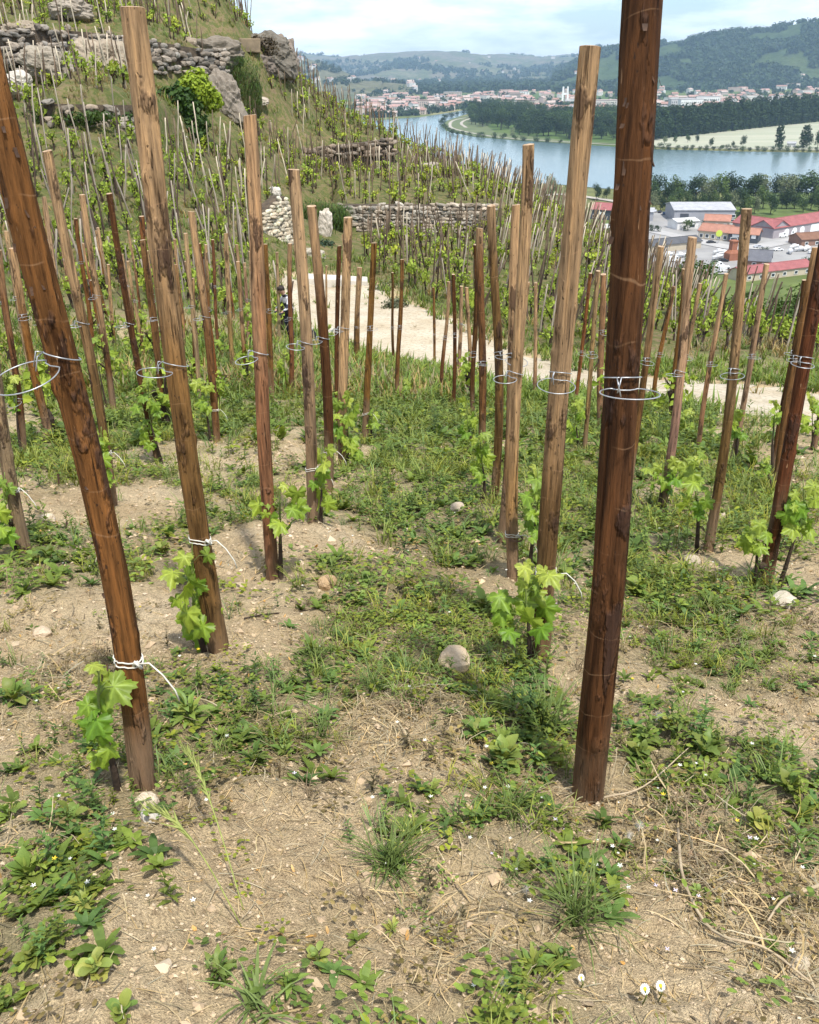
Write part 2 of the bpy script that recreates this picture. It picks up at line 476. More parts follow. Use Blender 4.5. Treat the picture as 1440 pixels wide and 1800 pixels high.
# ------------------------------------------------------------------ ground sheet of the hill
m, t, out = new_mat('soil')
co = N(t, 'ShaderNodeTexCoord').outputs['Object']
n1 = noise(t, co, 1.3, 6); n2 = noise(t, co, 45, 6, 0.7); n3 = noise(t, co, 260, 3, 0.7)
soilc = ramp(t, n1, [(0.3, (0.47, 0.345, 0.195)), (0.5, (0.575, 0.44, 0.262)), (0.72, (0.645, 0.515, 0.335))])
soilc = mixc(t, 1.0, soilc, ramp(t, n2, [(0.28, (0.5, 0.46, 0.43)), (0.46, (0.98, 0.98, 0.98)), (0.72, (1.25, 1.25, 1.22))]), 'MULTIPLY')
soilc = mixc(t, 0.8, soilc, ramp(t, n3, [(0.32, (0.42, 0.4, 0.38)), (0.52, (1, 1, 1)), (0.7, (1.55, 1.52, 1.45))]), 'MULTIPLY')
at = N(t, 'ShaderNodeAttribute', attribute_name='Col')
sp = N(t, 'ShaderNodeSeparateColor'); t.links.new(at.outputs['Color'], sp.inputs[0])
hn = noise(t, co, 3.2, 6, 0.7)
hillc = ramp(t, hn, [(0.3, (0.13, 0.088, 0.05)), (0.42, (0.22, 0.165, 0.09)), (0.5, (0.15, 0.135, 0.05)), (0.57, (0.085, 0.11, 0.03)), (0.64, (0.17, 0.14, 0.07)), (0.75, (0.27, 0.215, 0.125))])
soilc = mixc(t, sp.outputs['Red'], soilc, hillc)
gf = N(t, 'ShaderNodeMath', {0: sp.outputs['Green'], 1: noise(t, co, 14, 5, 0.7)}, operation='MULTIPLY')
soilc = mixc(t, gf.outputs[0], soilc, (0.055, 0.085, 0.022))
hsum = N(t, 'ShaderNodeMath', {0: n2, 1: n3}, operation='ADD')
principled(t, out, soilc, 0.95, bump(t, hsum.outputs[0], 0.9, 0.016), 0.15)
SOIL = m
rows = np.concatenate([np.linspace(-2.5, 0.45, 12), np.geomspace(0.5, 95, 520), np.linspace(97, 190, 40)])
tcol = np.linspace(-1, 1, 350)
Yg = np.repeat(rows[:, None], len(tcol), 1)
Xg = tcol[None] * (2.4 + 0.8 * np.maximum(Yg, 0) + 0.15 * np.maximum(Yg - 95, 0)) + 0.22 * np.maximum(Yg - 20, 0) * 0.0
Zg = H(Xg, Yg)
td = track_dist(Xg, Yg)
Zg = Zg - 0.02 * sstep(0.1, -0.25, td)
V = np.stack([Xg, Yg, Zg], -1).reshape(-1, 3)
i, j = np.meshgrid(np.arange(len(rows) - 1), np.arange(len(tcol) - 1), indexing='ij')
q = (i * len(tcol) + j).ravel()
Fq = np.stack([q, q + 1, q + len(tcol) + 1, q + len(tcol)], -1)
gr = green(Xg, Yg) * sstep(13, 10, Yg) + sstep(10, 14, Yg) * (0.5 + 0.5 * fbm(Xg * .5, Yg * .5, 0, 3, 91))
hillm = sstep(17, 24, Yg + 0.25 * Xg * (Xg < 0) * -1) * sstep(-0.3, 0.9, td)
cA = np.stack([hillm, np.clip(gr, 0, 1) * sstep(0, 1, td) * 0.9, 0 * gr], -1).reshape(-1, 3)
obj('ground', mesh_np('ground', V, Fq, [SOIL], True, col=cA), kind='structure')

# track sheet
m, t, out = new_mat('track_surface')
co = N(t, 'ShaderNodeTexCoord').outputs['Object']
a = noise(t, co, 1.1, 6, 0.6); b = noise(t, co, 12, 6, 0.65)
c = ramp(t, a, [(0.3, (0.38, 0.305, 0.2)), (0.55, (0.48, 0.415, 0.305)), (0.75, (0.55, 0.495, 0.395))])
c = mixc(t, ramp(t, noise(t, co, 2.2, 6, .75), [(.55, (0, 0, 0)), (.66, (.75, .75, .75))]), c, (.36, .27, .165))
c = mixc(t, 1.0, c, ramp(t, b, [(0.3, (0.62, 0.6, 0.58)), (0.5, (1, 1, 1)), (0.7, (1.1, 1.1, 1.1))]), 'MULTIPLY')
principled(t, out, c, 0.95, bump(t, b, 0.5, 0.05), 0.15)
TRACKM = m
nw = 25
T2 = np.gradient(trk[:, :2], axis=0); T2 /= np.linalg.norm(T2, axis=1)[:, None]
Nn = np.stack([-T2[:, 1], T2[:, 0]], -1)
tv = []
for k in range(len(trk)):
    for s_ in np.linspace(-1, 1, nw):
        w = trk[k, 2] * s_ * (1 + 0.13 * float(fbm(k * 0.45, np.sign(s_) * 3.0, 0, 3, 5)))
        p = trk[k, :2] + Nn[k] * w
        tv.append((p[0], p[1], float(H(p[0], p[1])) + 0.03 * (1 - abs(s_) ** 6) - 0.012 * abs(s_) ** 6 - 0.018 * math.exp(-((abs(s_) - .42) / .14) ** 2)))
i, j = np.meshgrid(np.arange(len(trk) - 1), np.arange(nw - 1), indexing='ij')
q = (i * nw + j).ravel()
obj('track', mesh_np('track', tv, np.stack([q, q + nw, q + nw + 1, q + 1], -1), [TRACKM], True), kind='structure')

# ------------------------------------------------------------------ vine posts of the near plot
m, t, out = new_mat('post_wood')
co = N(t, 'ShaderNodeTexCoord').outputs['Object']
oi = N(t, 'ShaderNodeObjectInfo')
rnd = N(t, 'ShaderNodeVectorMath', {0: (37, 91, 53)}, operation='SCALE'); t.links.new(oi.outputs['Random'], rnd.inputs['Scale'])
vg = mapping(t, co, (1, 1, 0.07), rnd.outputs[0])
vs = mapping(t, co, (1, 1, 0.3), rnd.outputs[0])
grain = noise(t, vg, 130, 5, 0.65); streak = noise(t, vg, 42, 4, 0.6); patch = noise(t, vs, 17, 4, 0.6); big = noise(t, vs, 6, 3)
sz = N(t, 'ShaderNodeSeparateXYZ'); t.links.new(co, sz.inputs[0])
hgt = N(t, 'ShaderNodeMath', {0: sz.outputs[2], 1: 1.75}, operation='DIVIDE')
wob = N(t, 'ShaderNodeMath', {0: N(t, 'ShaderNodeMath', {0: big, 1: 0.5}, operation='SUBTRACT').outputs[0], 1: 0.7}, operation='MULTIPLY')
hh = N(t, 'ShaderNodeMath', {0: hgt.outputs[0], 1: wob.outputs[0]}, operation='ADD')
hd = N(t, 'ShaderNodeMath', {0: hh.outputs[0], 1: oi.outputs['Alpha']}, operation='SUBTRACT')
upf = N(t, 'ShaderNodeMapRange', {0: hd.outputs[0], 1: -0.16, 2: 0.2}, interpolation_type='SMOOTHSTEP')
dark = oi.outputs['Color']
pale = mixc(t, 0.72, dark, (0.39, 0.255, 0.14))
wc = mixc(t, upf.outputs[0], dark, pale)
wc = mixc(t, 1.0, wc, ramp(t, streak, [(0.3, (0.3, 0.27, 0.25)), (0.46, (0.95, 0.95, 0.95)), (0.7, (1.5, 1.42, 1.3))]), 'MULTIPLY')
wc = mixc(t, 0.9, wc, ramp(t, grain, [(0.3, (0.42, 0.4, 0.38)), (0.5, (1, 1, 1)), (0.7, (1.45, 1.4, 1.3))]), 'MULTIPLY')
# bark left on the wood, in dark patches
barkf = ramp(t, patch, [(0.575, (0, 0, 0)), (0.64, (1, 1, 1))])
wc = mixc(t, mixc(t, 1.0, barkf, (0.75, 0.75, 0.75), 'MULTIPLY'), wc, (0.05, 0.028, 0.02))
chip = noise(t, mapping(t, co, (1, 1, 0.22), rnd.outputs[0]), 75, 2, 0.5)
wc = mixc(t, ramp(t, chip, [(0.72, (0, 0, 0)), (0.75, (0.8, 0.8, 0.8))]), wc, (0.36, 0.21, 0.11))
fis = noise(t, mapping(t, co, (1, 1, 0.03), rnd.outputs[0]), 95, 3, 0.55)
fisf = ramp(t, fis, [(0.30, (1, 1, 1)), (0.36, (0, 0, 0))])
wc = mixc(t, mixc(t, 1.0, fisf, (0.6, 0.6, 0.6), 'MULTIPLY'), wc, (0.03, 0.016, 0.009))
pit = noise(t, mapping(t, co, (1, 1, 0.45), rnd.outputs[0]), 120, 2, 0.5)
wc = mixc(t, ramp(t, pit, [(0.68, (0, 0, 0)), (0.72, (0.8, 0.8, 0.8))]), wc, (0.03, 0.018, 0.012))
# fine turned scratches
wv = N(t, 'ShaderNodeTexWave', {'Scale': 3.2, 'Distortion': 2.2, 'Detail': 2.0, 'Detail Scale': 3.0}, wave_type='BANDS', bands_direction='Z'); t.links.new(mapping(t, co, (1.0, 0.6, 1), rnd.outputs[0]), wv.inputs['Vector'])
scr = N(t, 'ShaderNodeMath', {0: ramp(t, wv.outputs['Fac'], [(0.996, (0, 0, 0)), (0.9995, (1, 1, 1))]), 1: ramp(t, noise(t, co, 14, 2), [(0.45, (0, 0, 0)), (0.6, (0.35, 0.35, 0.35))])}, operation='MULTIPLY')
wc = mixc(t, scr.outputs[0], wc, (0.40, 0.24, 0.13))
# soil splashed on the foot
ft = N(t, 'ShaderNodeMapRange', {0: hh.outputs[0], 1: 0.2, 2: 0.02}, interpolation_type='SMOOTHSTEP')
wc = mixc(t, N(t, 'ShaderNodeMath', {0: ft.outputs[0], 1: 0.75}, operation='MULTIPLY').outputs[0], wc, (0.23, 0.155, 0.095))
gb = N(t, 'ShaderNodeMath', {0: grain, 1: streak}, operation='ADD')
gb2 = N(t, 'ShaderNodeMath', {0: N(t, 'ShaderNodeMath', {0: gb.outputs[0], 1: barkf}, operation='ADD').outputs[0], 1: fisf}, operation='SUBTRACT')
rgh = ramp(t, streak, [(0.3, (0.62, 0.62, 0.62)), (0.7, (0.88, 0.88, 0.88))])
pp = principled(t, out, wc, 0.5, bump(t, gb2.outputs[0], 1.0, 0.008), 0.12)
t.links.new(rgh, pp.inputs['Roughness'])
WOOD = m
ENDG = simple_mat('post_end_grain', (0.5, 0.37, 0.24), (0.3, 0.19, 0.11), 40, 0.85, 0.4, 0.004)
WIRE = simple_mat('galvanised_wire', (0.5, 0.51, 0.52), (0.3, 0.31, 0.32), 60, 0.4, 0, spec=0.6, Metallic=0.55)
TIE = simple_mat('white_tie', (0.72, 0.69, 0.6), (0.55, 0.52, 0.43), 50, 0.6, 0.1, 0.002)
RUST = simple_mat('rusty_wire', (0.16, 0.09, 0.05), (0.07, 0.045, 0.03), 50, 0.7, 0.2, 0.001)

FLAKE = simple_mat('bark_flake', (0.085, 0.042, 0.02), (0.03, 0.016, 0.009), 60, 0.7, 0.5, 0.002)
RED, BRN, DRK, TAN, GRY = (0.165, 0.073, 0.023), (0.13, 0.065, 0.027), (0.085, 0.037, 0.0135), (0.26, 0.15, 0.066), (0.235, 0.16, 0.095)
# base x,y, top x,y, width px, colour, two-tone height, ring (height y px or None), ring side angle, tie y px, label
POSTS = [
 (242, 1378, -62, -60, 54, (0.15, 0.063, 0.018), 0.85, 640, -62, 1172, 'thick red-brown post with bark patches and white tie, nearest at the left edge'),
 (386, 1138, 232, 13, 41, (0.185, 0.09, 0.033), 0.6, 642, -55, 945, 'thick knotty post with flat tan top, second from the left edge, broad leaves below'),
 (482, 1012, 440, 203, 25, (0.205, 0.11, 0.046), 0.62, 622, -60, None, 'smooth orange-tan post with pale top and dark wire near its foot'),
 (549, 912, 517, 298, 22, GRY, 0.45, 605, -60, 825, 'grey cracked post with pale weathered top and a white tie low down'),
 (576, 862, 548, 362, 18, DRK, 0.75, 597, -60, 796, 'dark brown post with twisted orange head in front of the ivy mound'),
 (604, 818, 612, 382, 18, TAN, 0.1, 578, -50, None, 'tan post with a split stub on its head, bushy young vine at its foot'),
 (597, 792, 597, 432, 9, DRK, 2.0, 582, -50, None, 'slim dark post tight against the split-headed tan post'),
 (642, 776, 658, 427, 12, RED, 2.0, 575, 20, 727, 'dark red slim post leaning right in front of the pale track'),
 (628, 632, 632, 470, 11, BRN, 0.6, 575, 10, None, 'short brown post with frayed top standing against the track'),
 (699, 706, 707, 456, 8, RED, 2.0, 574, 10, None, 'slender red-brown post with small vine, at the middle of the track edge'),
 (694, 645, 690, 479, 5, DRK, 2.0, 575, 0, None, 'very thin dark stake crossing behind a slender red-brown post'),
 (763, 652, 762, 505, 5, BRN, 2.0, 588, 0, None, 'thin brown stake at the lower track edge, leftmost of a trio'),
 (777, 697, 789, 495, 7, BRN, 0.5, 592, 0, 680, 'thin tan-brown stake leaning right, middle of a trio by the track'),
 (797, 718, 797, 482, 7, DRK, 2.0, 588, 0, None, 'thin dark upright stake, rightmost of a trio by the track'),
 (575, 592, 574, 467, 4, TAN, 0.5, 575, 0, None, 'thinnest tan stake standing before the far end of the track'),
 (846, 790, 843, 401, 14, BRN, 0.85, 636, 0, None, 'brown post with a knot bulging at two thirds height, right of the track'),
 (833, 742, 836, 430, 9, DRK, 2.0, 620, -20, None, 'dark slim post half hidden behind the knot-bulged brown post'),
 (865, 882, 864, 361, 16, BRN, 0.75, 622, 30, None, 'brown post with bark flakes at its head, beside the stone wall end'),
 (879, 950, 907, 360, 17, BRN, 0.25, 626, 20, None, 'orange-tan post leaning right, pressed against a taller knotty pale post'),
 (905, 1018, 929, 254, 23, TAN, 0.3, 663, -50, 946, 'tall pale-topped post with two round knots, rising above the river'),
 (952, 1158, 1038, 82, 37, BRN, 0.45, 668, -12, 1015, 'tall tan cracked post with swirling knot, vine leaves and white tie at its foot'),
 (1031, 1390, 1134, -70, 66, DRK, 2.0, 668, 8, None, 'thickest dark brown post with flaking bark, running out of the top of the frame'),
 (940, 706, 942, 497, 7, TAN, 0.2, None, 0, None, 'thin tan stake between the two tallest pale posts'),
 (1009, 728, 1038, 480, 7, RED, 2.0, 620, 0, None, 'slim orange-brown post behind the tall cracked post'),
 (1027, 794, 1052, 476, 9, TAN, 0.5, 622, 0, None, 'slim greyish post just left of the thickest dark post'),
 (1106, 846, 1162, 433, 13, BRN, 0.5, 635, 0, None, 'brown post with blackened upper half just right of the thickest dark post'),
 (1149, 722, 1184, 503, 8, RED, 0.8, 622, 0, None, 'thin reddish post at the sandy track, first of its slim row'),
 (1160, 896, 1218, 417, 17, GRY, 0.4, 655, -40, None, 'grey-tan post before the long shed, a fallen stick at its foot'),
 (1190, 762, 1231, 498, 8, BRN, 0.4, 627, 5, None, 'thin knobbly orange-tan post beside the grey-tan post'),
 (1228, 796, 1277, 481, 9, TAN, 0.35, 640, 10, None, 'thin pale post before the sandy track, below the boats'),
 (1243, 966, 1313, 367, 19, BRN, 0.55, 655, -10, None, 'stout post with grey top cutting across the red-roofed warehouse'),
 (1288, 812, 1348, 464, 11, GRY, 0.55, 627, 10, None, 'pale grey post whose top touches the long red shed roof'),
 (1362, 830, 1414, 492, 9, DRK, 2.0, 620, -20, None, 'slim dark red post, first of the bunch near the right edge'),
 (1366, 862, 1434, 435, 13, BRN, 0.75, 628, -10, None, 'brown post with sawn top, second of the bunch near the right edge'),
 (1345, 1028, 1456, 400, 25, DRK, 2.0, 632, -15, None, 'stout very dark post leaning out at the right edge, old vine stump at its foot'),
 (1428, 790, 1486, 480, 12, BRN, 0.7, None, 0, None, 'brown post cut by the right edge beside a small vine'),
 (196, 888, 83, 265, 18, BRN, 0.5, 574, -65, 802, 'leaning brown post with knot and split head, white tie low on it'),
 (46, 968, -52, 380, 25, GRY, 0.85, None, 0, 862, 'grey-brown post with twin white tie low at the left edge'),
 (41, 802, -2, 440, 12, BRN, 0.6, 703, -30, None, 'slim brown post with hanging string at the left edge'),
 (137, 662, 77, 346, 9, GRY, 0.1, None, 0, None, 'slim pale grey post close behind the leaning split-headed post'),
 (199, 724, 144, 342, 12, BRN, 0.4, 522, -40, None, 'brown post with pale bulges, second of three leaning brown posts'),
 (163, 636, 133, 384, 8, RED, 2.0, 462, -20, None, 'slim red-brown post crossing behind the post with pale bulges'),
 (279, 812, 192, 340, 12, DRK, 2.0, 572, -60, None, 'dark brown leaning post with leafy vine climbing beside it'),
 (278, 656, 249, 380, 10, RED, 2.0, 528, 10, None, 'red-brown upright post near the tan-topped thick post'),
 (380, 776, 336, 372, 14, BRN, 0.6, 560, -60, 723, 'brown post with split grey head and white string tail'),
 (352, 714, 326, 410, 9, GRY, 0.2, 540, -40, 669, 'slim pale post in front of the split grey-headed post'),
 (410, 650, 397, 410, 9, TAN, 0.45, 550, -60, None, 'tan post with dark notch and pale head, mid plot'),
 (435, 634, 416, 430, 7, BRN, 0.8, 538, 30, None, 'slim brown post leaning left of the orange-tan smooth post'),
 (386, 630, 374, 421, 6, BRN, 2.0, 503, 30, None, 'thin brown stake between the split grey head and the notched tan post'),
 (478, 702, 466, 429, 10, RED, 2.0, 546, 20, None, 'red-brown post hidden behind the smooth orange-tan post'),
 (512, 694, 510, 428, 9, BRN, 0.9, 560, -40, None, 'brown post in front of the person, left of the grey cracked post'),
 (490, 592, 487, 443, 6, GRY, 0.5, None, 0, None, 'short grey stake beside the person'),
 (247, 562, 225, 405, 5, BRN, 0.5, None, 0, None, 'thin short stake left of the red-brown upright post'),
 (192, 526, 172, 400, 6, GRY, 0.5, None, 0, None, 'thin short grey stake behind the three leaning posts'),
 (284, 562, 257, 404, 6, GRY, 0.2, None, 0, None, 'thin pale stake touching the tan-topped thick post'),
 (366, 562, 362, 430, 6, BRN, 0.4, None, 0, None, 'thin stake just right of the split grey-headed post'),
 (326, 582, 307, 420, 6, BRN, 0.6, None, 0, None, 'thin brown stake just right of the tan-topped thick post'),
 (444, 562, 439, 442, 5, GRY, 0.3, None, 0, None, 'short pale stake left of the orange-tan smooth post'),
]
POST_INFO = []
def make_post(i, P):
    bx, by, tx, ty, wpx, colr, two, ring, rang, tie, label = P
    B = ground(bx, by)
    Tp = at_depth(tx, ty, B[1] + 0.01)
    Hgt = Tp[2] - B[2]
    depth = (B + Tp) @ fw / 2
    r0 = wpx * (depth) / F / 2 * 0.93
    rs = np.random.default_rng(100 + i)
    near = wpx > 15
    nseg = 140 if wpx > 30 else 90 if near else 36
    nang = 56 if wpx > 30 else 36 if near else 14
    ax = (Tp - B)
    s_ = np.linspace(-0.09, 1, nseg)
    th = np.linspace(0, 2 * np.pi, nang, endpoint=False)
    S, TH = np.meshgrid(s_, th, indexing='ij')
    z = S * Hgt
    rad = r0 * (1.06 - 0.15 * S)
    sd = int(rs.integers(0, 999))
    cx, cy = np.cos(TH), np.sin(TH)
    rad = rad * (1 + 0.085 * fbm(cx * 0.9 + 5, cy * 0.9, z * 1.9, 3, sd) + 0.045 * fbm(cx * 3.2, cy * 3.2, z * 5, 2, sd + 7))
    if near:
        rad = rad * (1 + 0.035 * fbm(cx * 9, cy * 9, z * 4.0, 3, sd + 9))
        for _ in range(int(rs.integers(3, 8))):                      # knots
            k0, a0, w0 = rs.uniform(0.08, 0.95), rs.uniform(0, 6.28), rs.uniform(0.35, 0.8) * r0
            da = (TH - a0 + np.pi) % (2 * np.pi) - np.pi
            d2 = ((z - k0 * Hgt) / (w0 * 1.3)) ** 2 + (da * r0 / w0) ** 2
            rad = rad + r0 * rs.uniform(0.12, 0.3) * (np.exp(-d2 * 2) - 0.9 * np.exp(-d2 * 22))
        for _ in range(2 if wpx > 30 else 1):                        # drying cracks
            a0 = rs.uniform(-2.9, -0.3); u0, u1 = sorted(rs.uniform(0, 1.05, 2)); u1 = max(u1, u0 + 0.35)
            aw = a0 + 0.25 * fbm(s_ * 3, 0 * s_, 0, 2, sd + 3)[:, None]
            da = (TH - aw + np.pi) % (2 * np.pi) - np.pi
            win = sstep(u0, u0 + .1, S) * sstep(u1, u1 - .1, S)
            rad = rad - r0 * 0.13 * win * np.exp(-(da / 0.055) ** 2)
    bend = 0.016 * Hgt * np.sin(S * np.pi * rs.uniform(0.8, 1.6) + rs.uniform(0, 1)) * rs.choice([-1, 1])
    bend = bend - bend[0] * (1 - S) - bend[-1] * S
    ba = rs.uniform(0, 6.28)
    X = ax[0] * S + rad * cx + bend * np.cos(ba)
    Y = ax[1] * S + rad * cy + bend * np.sin(ba)
    tilt = rs.uniform(-0.25, 0.25, 2)
    z = z + np.where(S > 0.999, rad * (cx * tilt[0] + cy * tilt[1]) * 0.5, 0)
    V = np.stack([X, Y, z], -1).reshape(-1, 3)
    ii, jj = np.meshgrid(np.arange(nseg - 1), np.arange(nang), indexing='ij')
    a = (ii * nang + jj).ravel(); b = (ii * nang + (jj + 1) % nang).ravel()
    Fq = np.stack([a, b, b + nang, a + nang], -1).tolist()
    root = obj('vine_post', None, loc=B, label=label, cat='post', group='wooden posts of the near vine plot')
    mi = [0] * len(Fq)
    pole = obj('pole', mesh_np('pole', V, Fq, [WOOD], True), parent=root, color=(*[c * rs.uniform(0.88, 1.12) for c in colr], two))
    # sawn top: rim slightly bevelled and a worn cap
    topr = V[-nang:]; ctr = topr.mean(0)
    inner = ctr + (topr - ctr) * 0.86 + np.array([0, 0, 0.05 * r0])
    mid = ctr + (topr - ctr) * 0.4 + np.array([0, 0, 0.06 * r0])
    mid[:, 2] += 0.03 * r0 * np.array(rs.normal(0, 1, nang))
    Vt = np.vstack([topr, inner, mid, [ctr + np.array([0, 0, 0.04 * r0])]])
    Ft = [(j, (j + 1) % nang, nang + (j + 1) % nang, nang + j) for j in range(nang)] + [(nang + j, nang + (j + 1) % nang, 2 * nang + (j + 1) % nang, 2 * nang + j) for j in range(nang)] + [(2 * nang + j, 2 * nang + (j + 1) % nang, 3 * nang) for j in range(nang)]
    obj('sawn_top', mesh_np('sawn_top', Vt, Ft, [ENDG], False), parent=root)
    def axis(zz):
        s1 = zz / Hgt
        return np.array([ax[0] * s1, ax[1] * s1, zz])
    def z_of(py):
        d = ray(0, 0)
        lo, hi = 0.0, Hgt
        for _ in range(30):
            mm = (lo + hi) / 2
            yy = proj(B + axis(mm))[1]
            if yy > py: lo = mm
            else: hi = mm
        return (lo + hi) / 2
    def radat(zz, a):
        i_ = int(np.clip(np.searchsorted(s_, zz / Hgt), 0, nseg - 1)); j_ = int(round((a % (2 * np.pi)) / (2 * np.pi) * nang)) % nang
        return float(rad[i_, j_])
    def bend_at(zz):
        b_ = float(np.interp(zz / Hgt, s_, bend[:, 0])); return (b_ * math.cos(ba), b_ * math.sin(ba))
    rr = lambda zz: r0 * (1.06 - 0.15 * zz / Hgt) * 1.05 + 0.002
    if ring is not None:
        zz = z_of(ring); c0 = axis(zz) + np.array([*bend_at(zz), 0]); r1 = max(radat(zz, q_) for q_ in np.linspace(0, 6.28, 24)) + .001
        R = 0.041 * rs.uniform(0.9, 1.15) * (1.45 if i == 0 else 1.0); wr = 0.0012 if wpx > 30 else 0.0015
        ang = math.radians(-90 + rang) + math.atan2(B[0], B[1]) * -0.6
        dv = np.array([math.cos(ang), math.sin(ang), 0])
        side = np.array([-dv[1], dv[0], 0])
        mb = MB()
        cc = c0 + dv * (r1 + R * 0.72)
        a = np.linspace(0, 2 * np.pi, 40)
        tl = rs.uniform(-0.25, 0.15); tl2 = rs.uniform(-0.12, 0.12)
        hoop = np.array([cc + R * (np.cos(k) * dv + 1.08 * np.sin(k) * side) + np.array([0, 0, tl * R * (math.cos(k) + 0.8) + tl2 * R * math.sin(k)]) for k in a])
        # the part of the hoop that would enter the wood slides round its face
        for q_ in range(len(hoop)):
            rel = hoop[q_] - (c0 + (hoop[q_][2] - c0[2]) * np.array([ax[0], ax[1], 0]) / Hgt); dd = math.hypot(rel[0], rel[1])
            if dd < r1 + wr: hoop[q_][:2] += rel[:2] / (dd + 1e-9) * (r1 + wr - dd)
        mb.tube(hoop, wr, 6, 0, False)
        back = np.array([c0 + (r1 + wr) * (math.cos(k) * dv + math.sin(k) * side) + np.array([0, 0, 0.012 + 0.01 * math.cos(k)]) for k in np.linspace(-0.5, 2 * np.pi - 0.35, 34)])
        mb.tube(back, wr, 6, 0)
        e0, e1 = back[0], back[-1]
        mb.tube([e0, e0 + dv * 0.012 + np.array([0, 0, -0.006]), e0 + dv * 0.02 + side * 0.005 + np.array([0, 0, -0.028])], wr, 6)
        mb.tube([e1, e1 + dv * 0.012 + np.array([0, 0, 0.004]), e1 + dv * 0.018 - side * 0.006 + np.array([0, 0, -0.022])], wr, 6)
        obj('wire_ring', mb.mesh('wire_ring', [WIRE], True), parent=root)
    if tie is not None:
        zz = z_of(tie); c0 = axis(zz); r1 = rr(zz) + 0.002; wt_ = 0.0016
        mb = MB()
        tl = rs.uniform(-0.3, 0.3)
        k = np.linspace(0, 4 * np.pi, 60)
        def hug(q):
            dz_ = 0.02 * q / 12.6 + tl * r1 * math.cos(q) + 0.003 * math.sin(3 * q)
            return axis(zz + dz_) + (radat(zz + dz_, q) + wt_) * np.array([math.cos(q), math.sin(q), 0]) + np.array([bend_at(zz + dz_)[0], bend_at(zz + dz_)[1], 0])
        mb.tube(np.array([hug(q) for q in k]), wt_, 6)
        c0 = c0 + np.array([*bend_at(zz), 0])
        e = c0 + np.array([.74, -.67, 0]) * (radat(zz, -.73) + .003) + np.array([0, 0, .012])
        mb.tube([e, e + (0.03, -0.012, 0.01), e + (0.055, -0.02, -0.012), e + (0.075, -0.02, -0.05), e + (0.08, -0.02, -0.075)], wt_, 6)
        mb.tube([e + (-.006, 0, -.006), e + (0, -.006, 0.008), e + (0.01, -0.004, -0.006), e + (0, 0.002, 0.004)], 0.004, 6)
        obj('tie_string', mb.mesh('tie_string', [TIE], True), parent=root)
    if label.startswith('smooth') or 'two round knots' in label:
        zz = z_of(by - 93 if label.startswith('smooth') else by - 70); c0 = axis(zz); r1 = rr(zz) + 0.001
        mb = MB(); k = np.linspace(0, 4 * np.pi, 50)
        mb.tube(np.array([c0 + r1 * np.array([math.cos(q), math.sin(q), 0]) + np.array([0, 0, 0.004 * q / 6.28]) for q in k]), 0.0022, 6)
        obj('rusty_binding', mb.mesh('rusty_binding', [RUST], True), parent=root)
    if 'bark' in label:
        for q_ in range(26 if wpx > 40 else 12):
            zz = Hgt * (rs.uniform(0.5, 0.95) if wpx > 40 and colr == DRK else rs.uniform(0.1, 0.97)); a0 = -1.57 + rs.uniform(-1.3, 1.3); r1 = rr(zz) * 1.0
            w_, h_ = r0 * rs.uniform(.05, .15), r0 * rs.uniform(.2, .7)
            da = w_ / r1; Vf = []
            for vv in (0, .5, 1):
                for uu in (-1, 0, 1):
                    lift = r1 * (.03 + .16 * vv ** 2 * rs.uniform(.4, 1.3)) + (0 if uu == 0 else .004 * r1)
                    aa = a0 + da * uu * (1 - .35 * vv); c0 = axis(zz - h_ * vv)
                    Vf.append(c0 + (r1 + lift) * np.array([math.cos(aa), math.sin(aa), 0]))
            obj('bark_flake', mesh_np('bark_flake', Vf, np.array([(0, 3, 4, 1), (1, 4, 5, 2), (3, 6, 7, 4), (4, 7, 8, 5)]), [FLAKE], True), parent=root)
    if 'split stub' in label:
        mb = MB(); c0 = axis(Hgt)
        mb.tube([c0 + (-r0 * .9, 0, -.26), c0 + (-r0 * 1.05, 0, -.1), c0 + (-r0 * 1.0, 0, .0 - .13 + .02)], [r0 * .3, r0 * .34, r0 * .2], 8)
        obj('split_stub', mb.mesh('split_stub', [WOOD], True), parent=root, color=(*TAN, .1))
    POST_INFO.append((root, B, ax, r0, Hgt))
for i, P in enumerate(POSTS):
    make_post(i, P)
# rear rows of the same plot
_rs = np.random.default_rng(4242); _k = 0
_taken = [p[1][:2] for p in POST_INFO]; REAR = []
for side_, xs, ys in (('left', (-12.0, -1.2), (7.0, 22)), ('right', (2.0, 9.5), (6.6, 10.6)), ('right', (.9, 2.3), (8.2, 14.0))):
    for a in np.arange(xs[0], xs[1], 1.0):
        for b in np.arange(ys[0], ys[1], 1.1):
            X, Y = a + _rs.normal(0, .14), b + _rs.normal(0, .16)
            if min(np.hypot(X - q[0], Y - q[1]) for q in _taken) < .65 or float(track_dist(np.array(X), np.array(Y))) < .5: continue
            z = float(H(X, Y)); Bp = np.array([X, Y, z]); hg = _rs.uniform(1.4, 1.75)
            Tp = Bp + np.array([_rs.normal(0, .06), 0, hg])
            (ux, uy), (vx, vy) = proj(Bp), proj(Tp)
            if not (-10 < vx < 1450) or (500 < ux < 560): continue
            kind = int(_rs.integers(0, 4)); cl = [BRN, RED, TAN, GRY][kind]; lean = 'leaning right' if vx - ux > 8 else 'leaning left' if vx - ux < -8 else 'upright'
            wp = .06 * _rs.uniform(.8, 1.2) * F / (Bp @ fw)
            make_post(200 + _k, (ux, uy, vx, vy, wp, cl, _rs.uniform(.2, 1.2), uy + (vy - uy) * _rs.uniform(.56, .64) if _rs.uniform() < .6 else None, _rs.uniform(-50, 50), None,
                      f"{['slim brown', 'slim red-brown', 'slim tan', 'slim grey'][kind]} post {lean} in the rear rows, {side_} of the plot"))
            _taken.append((X, Y)); _k += 1; REAR.append((Bp, kind, side_))
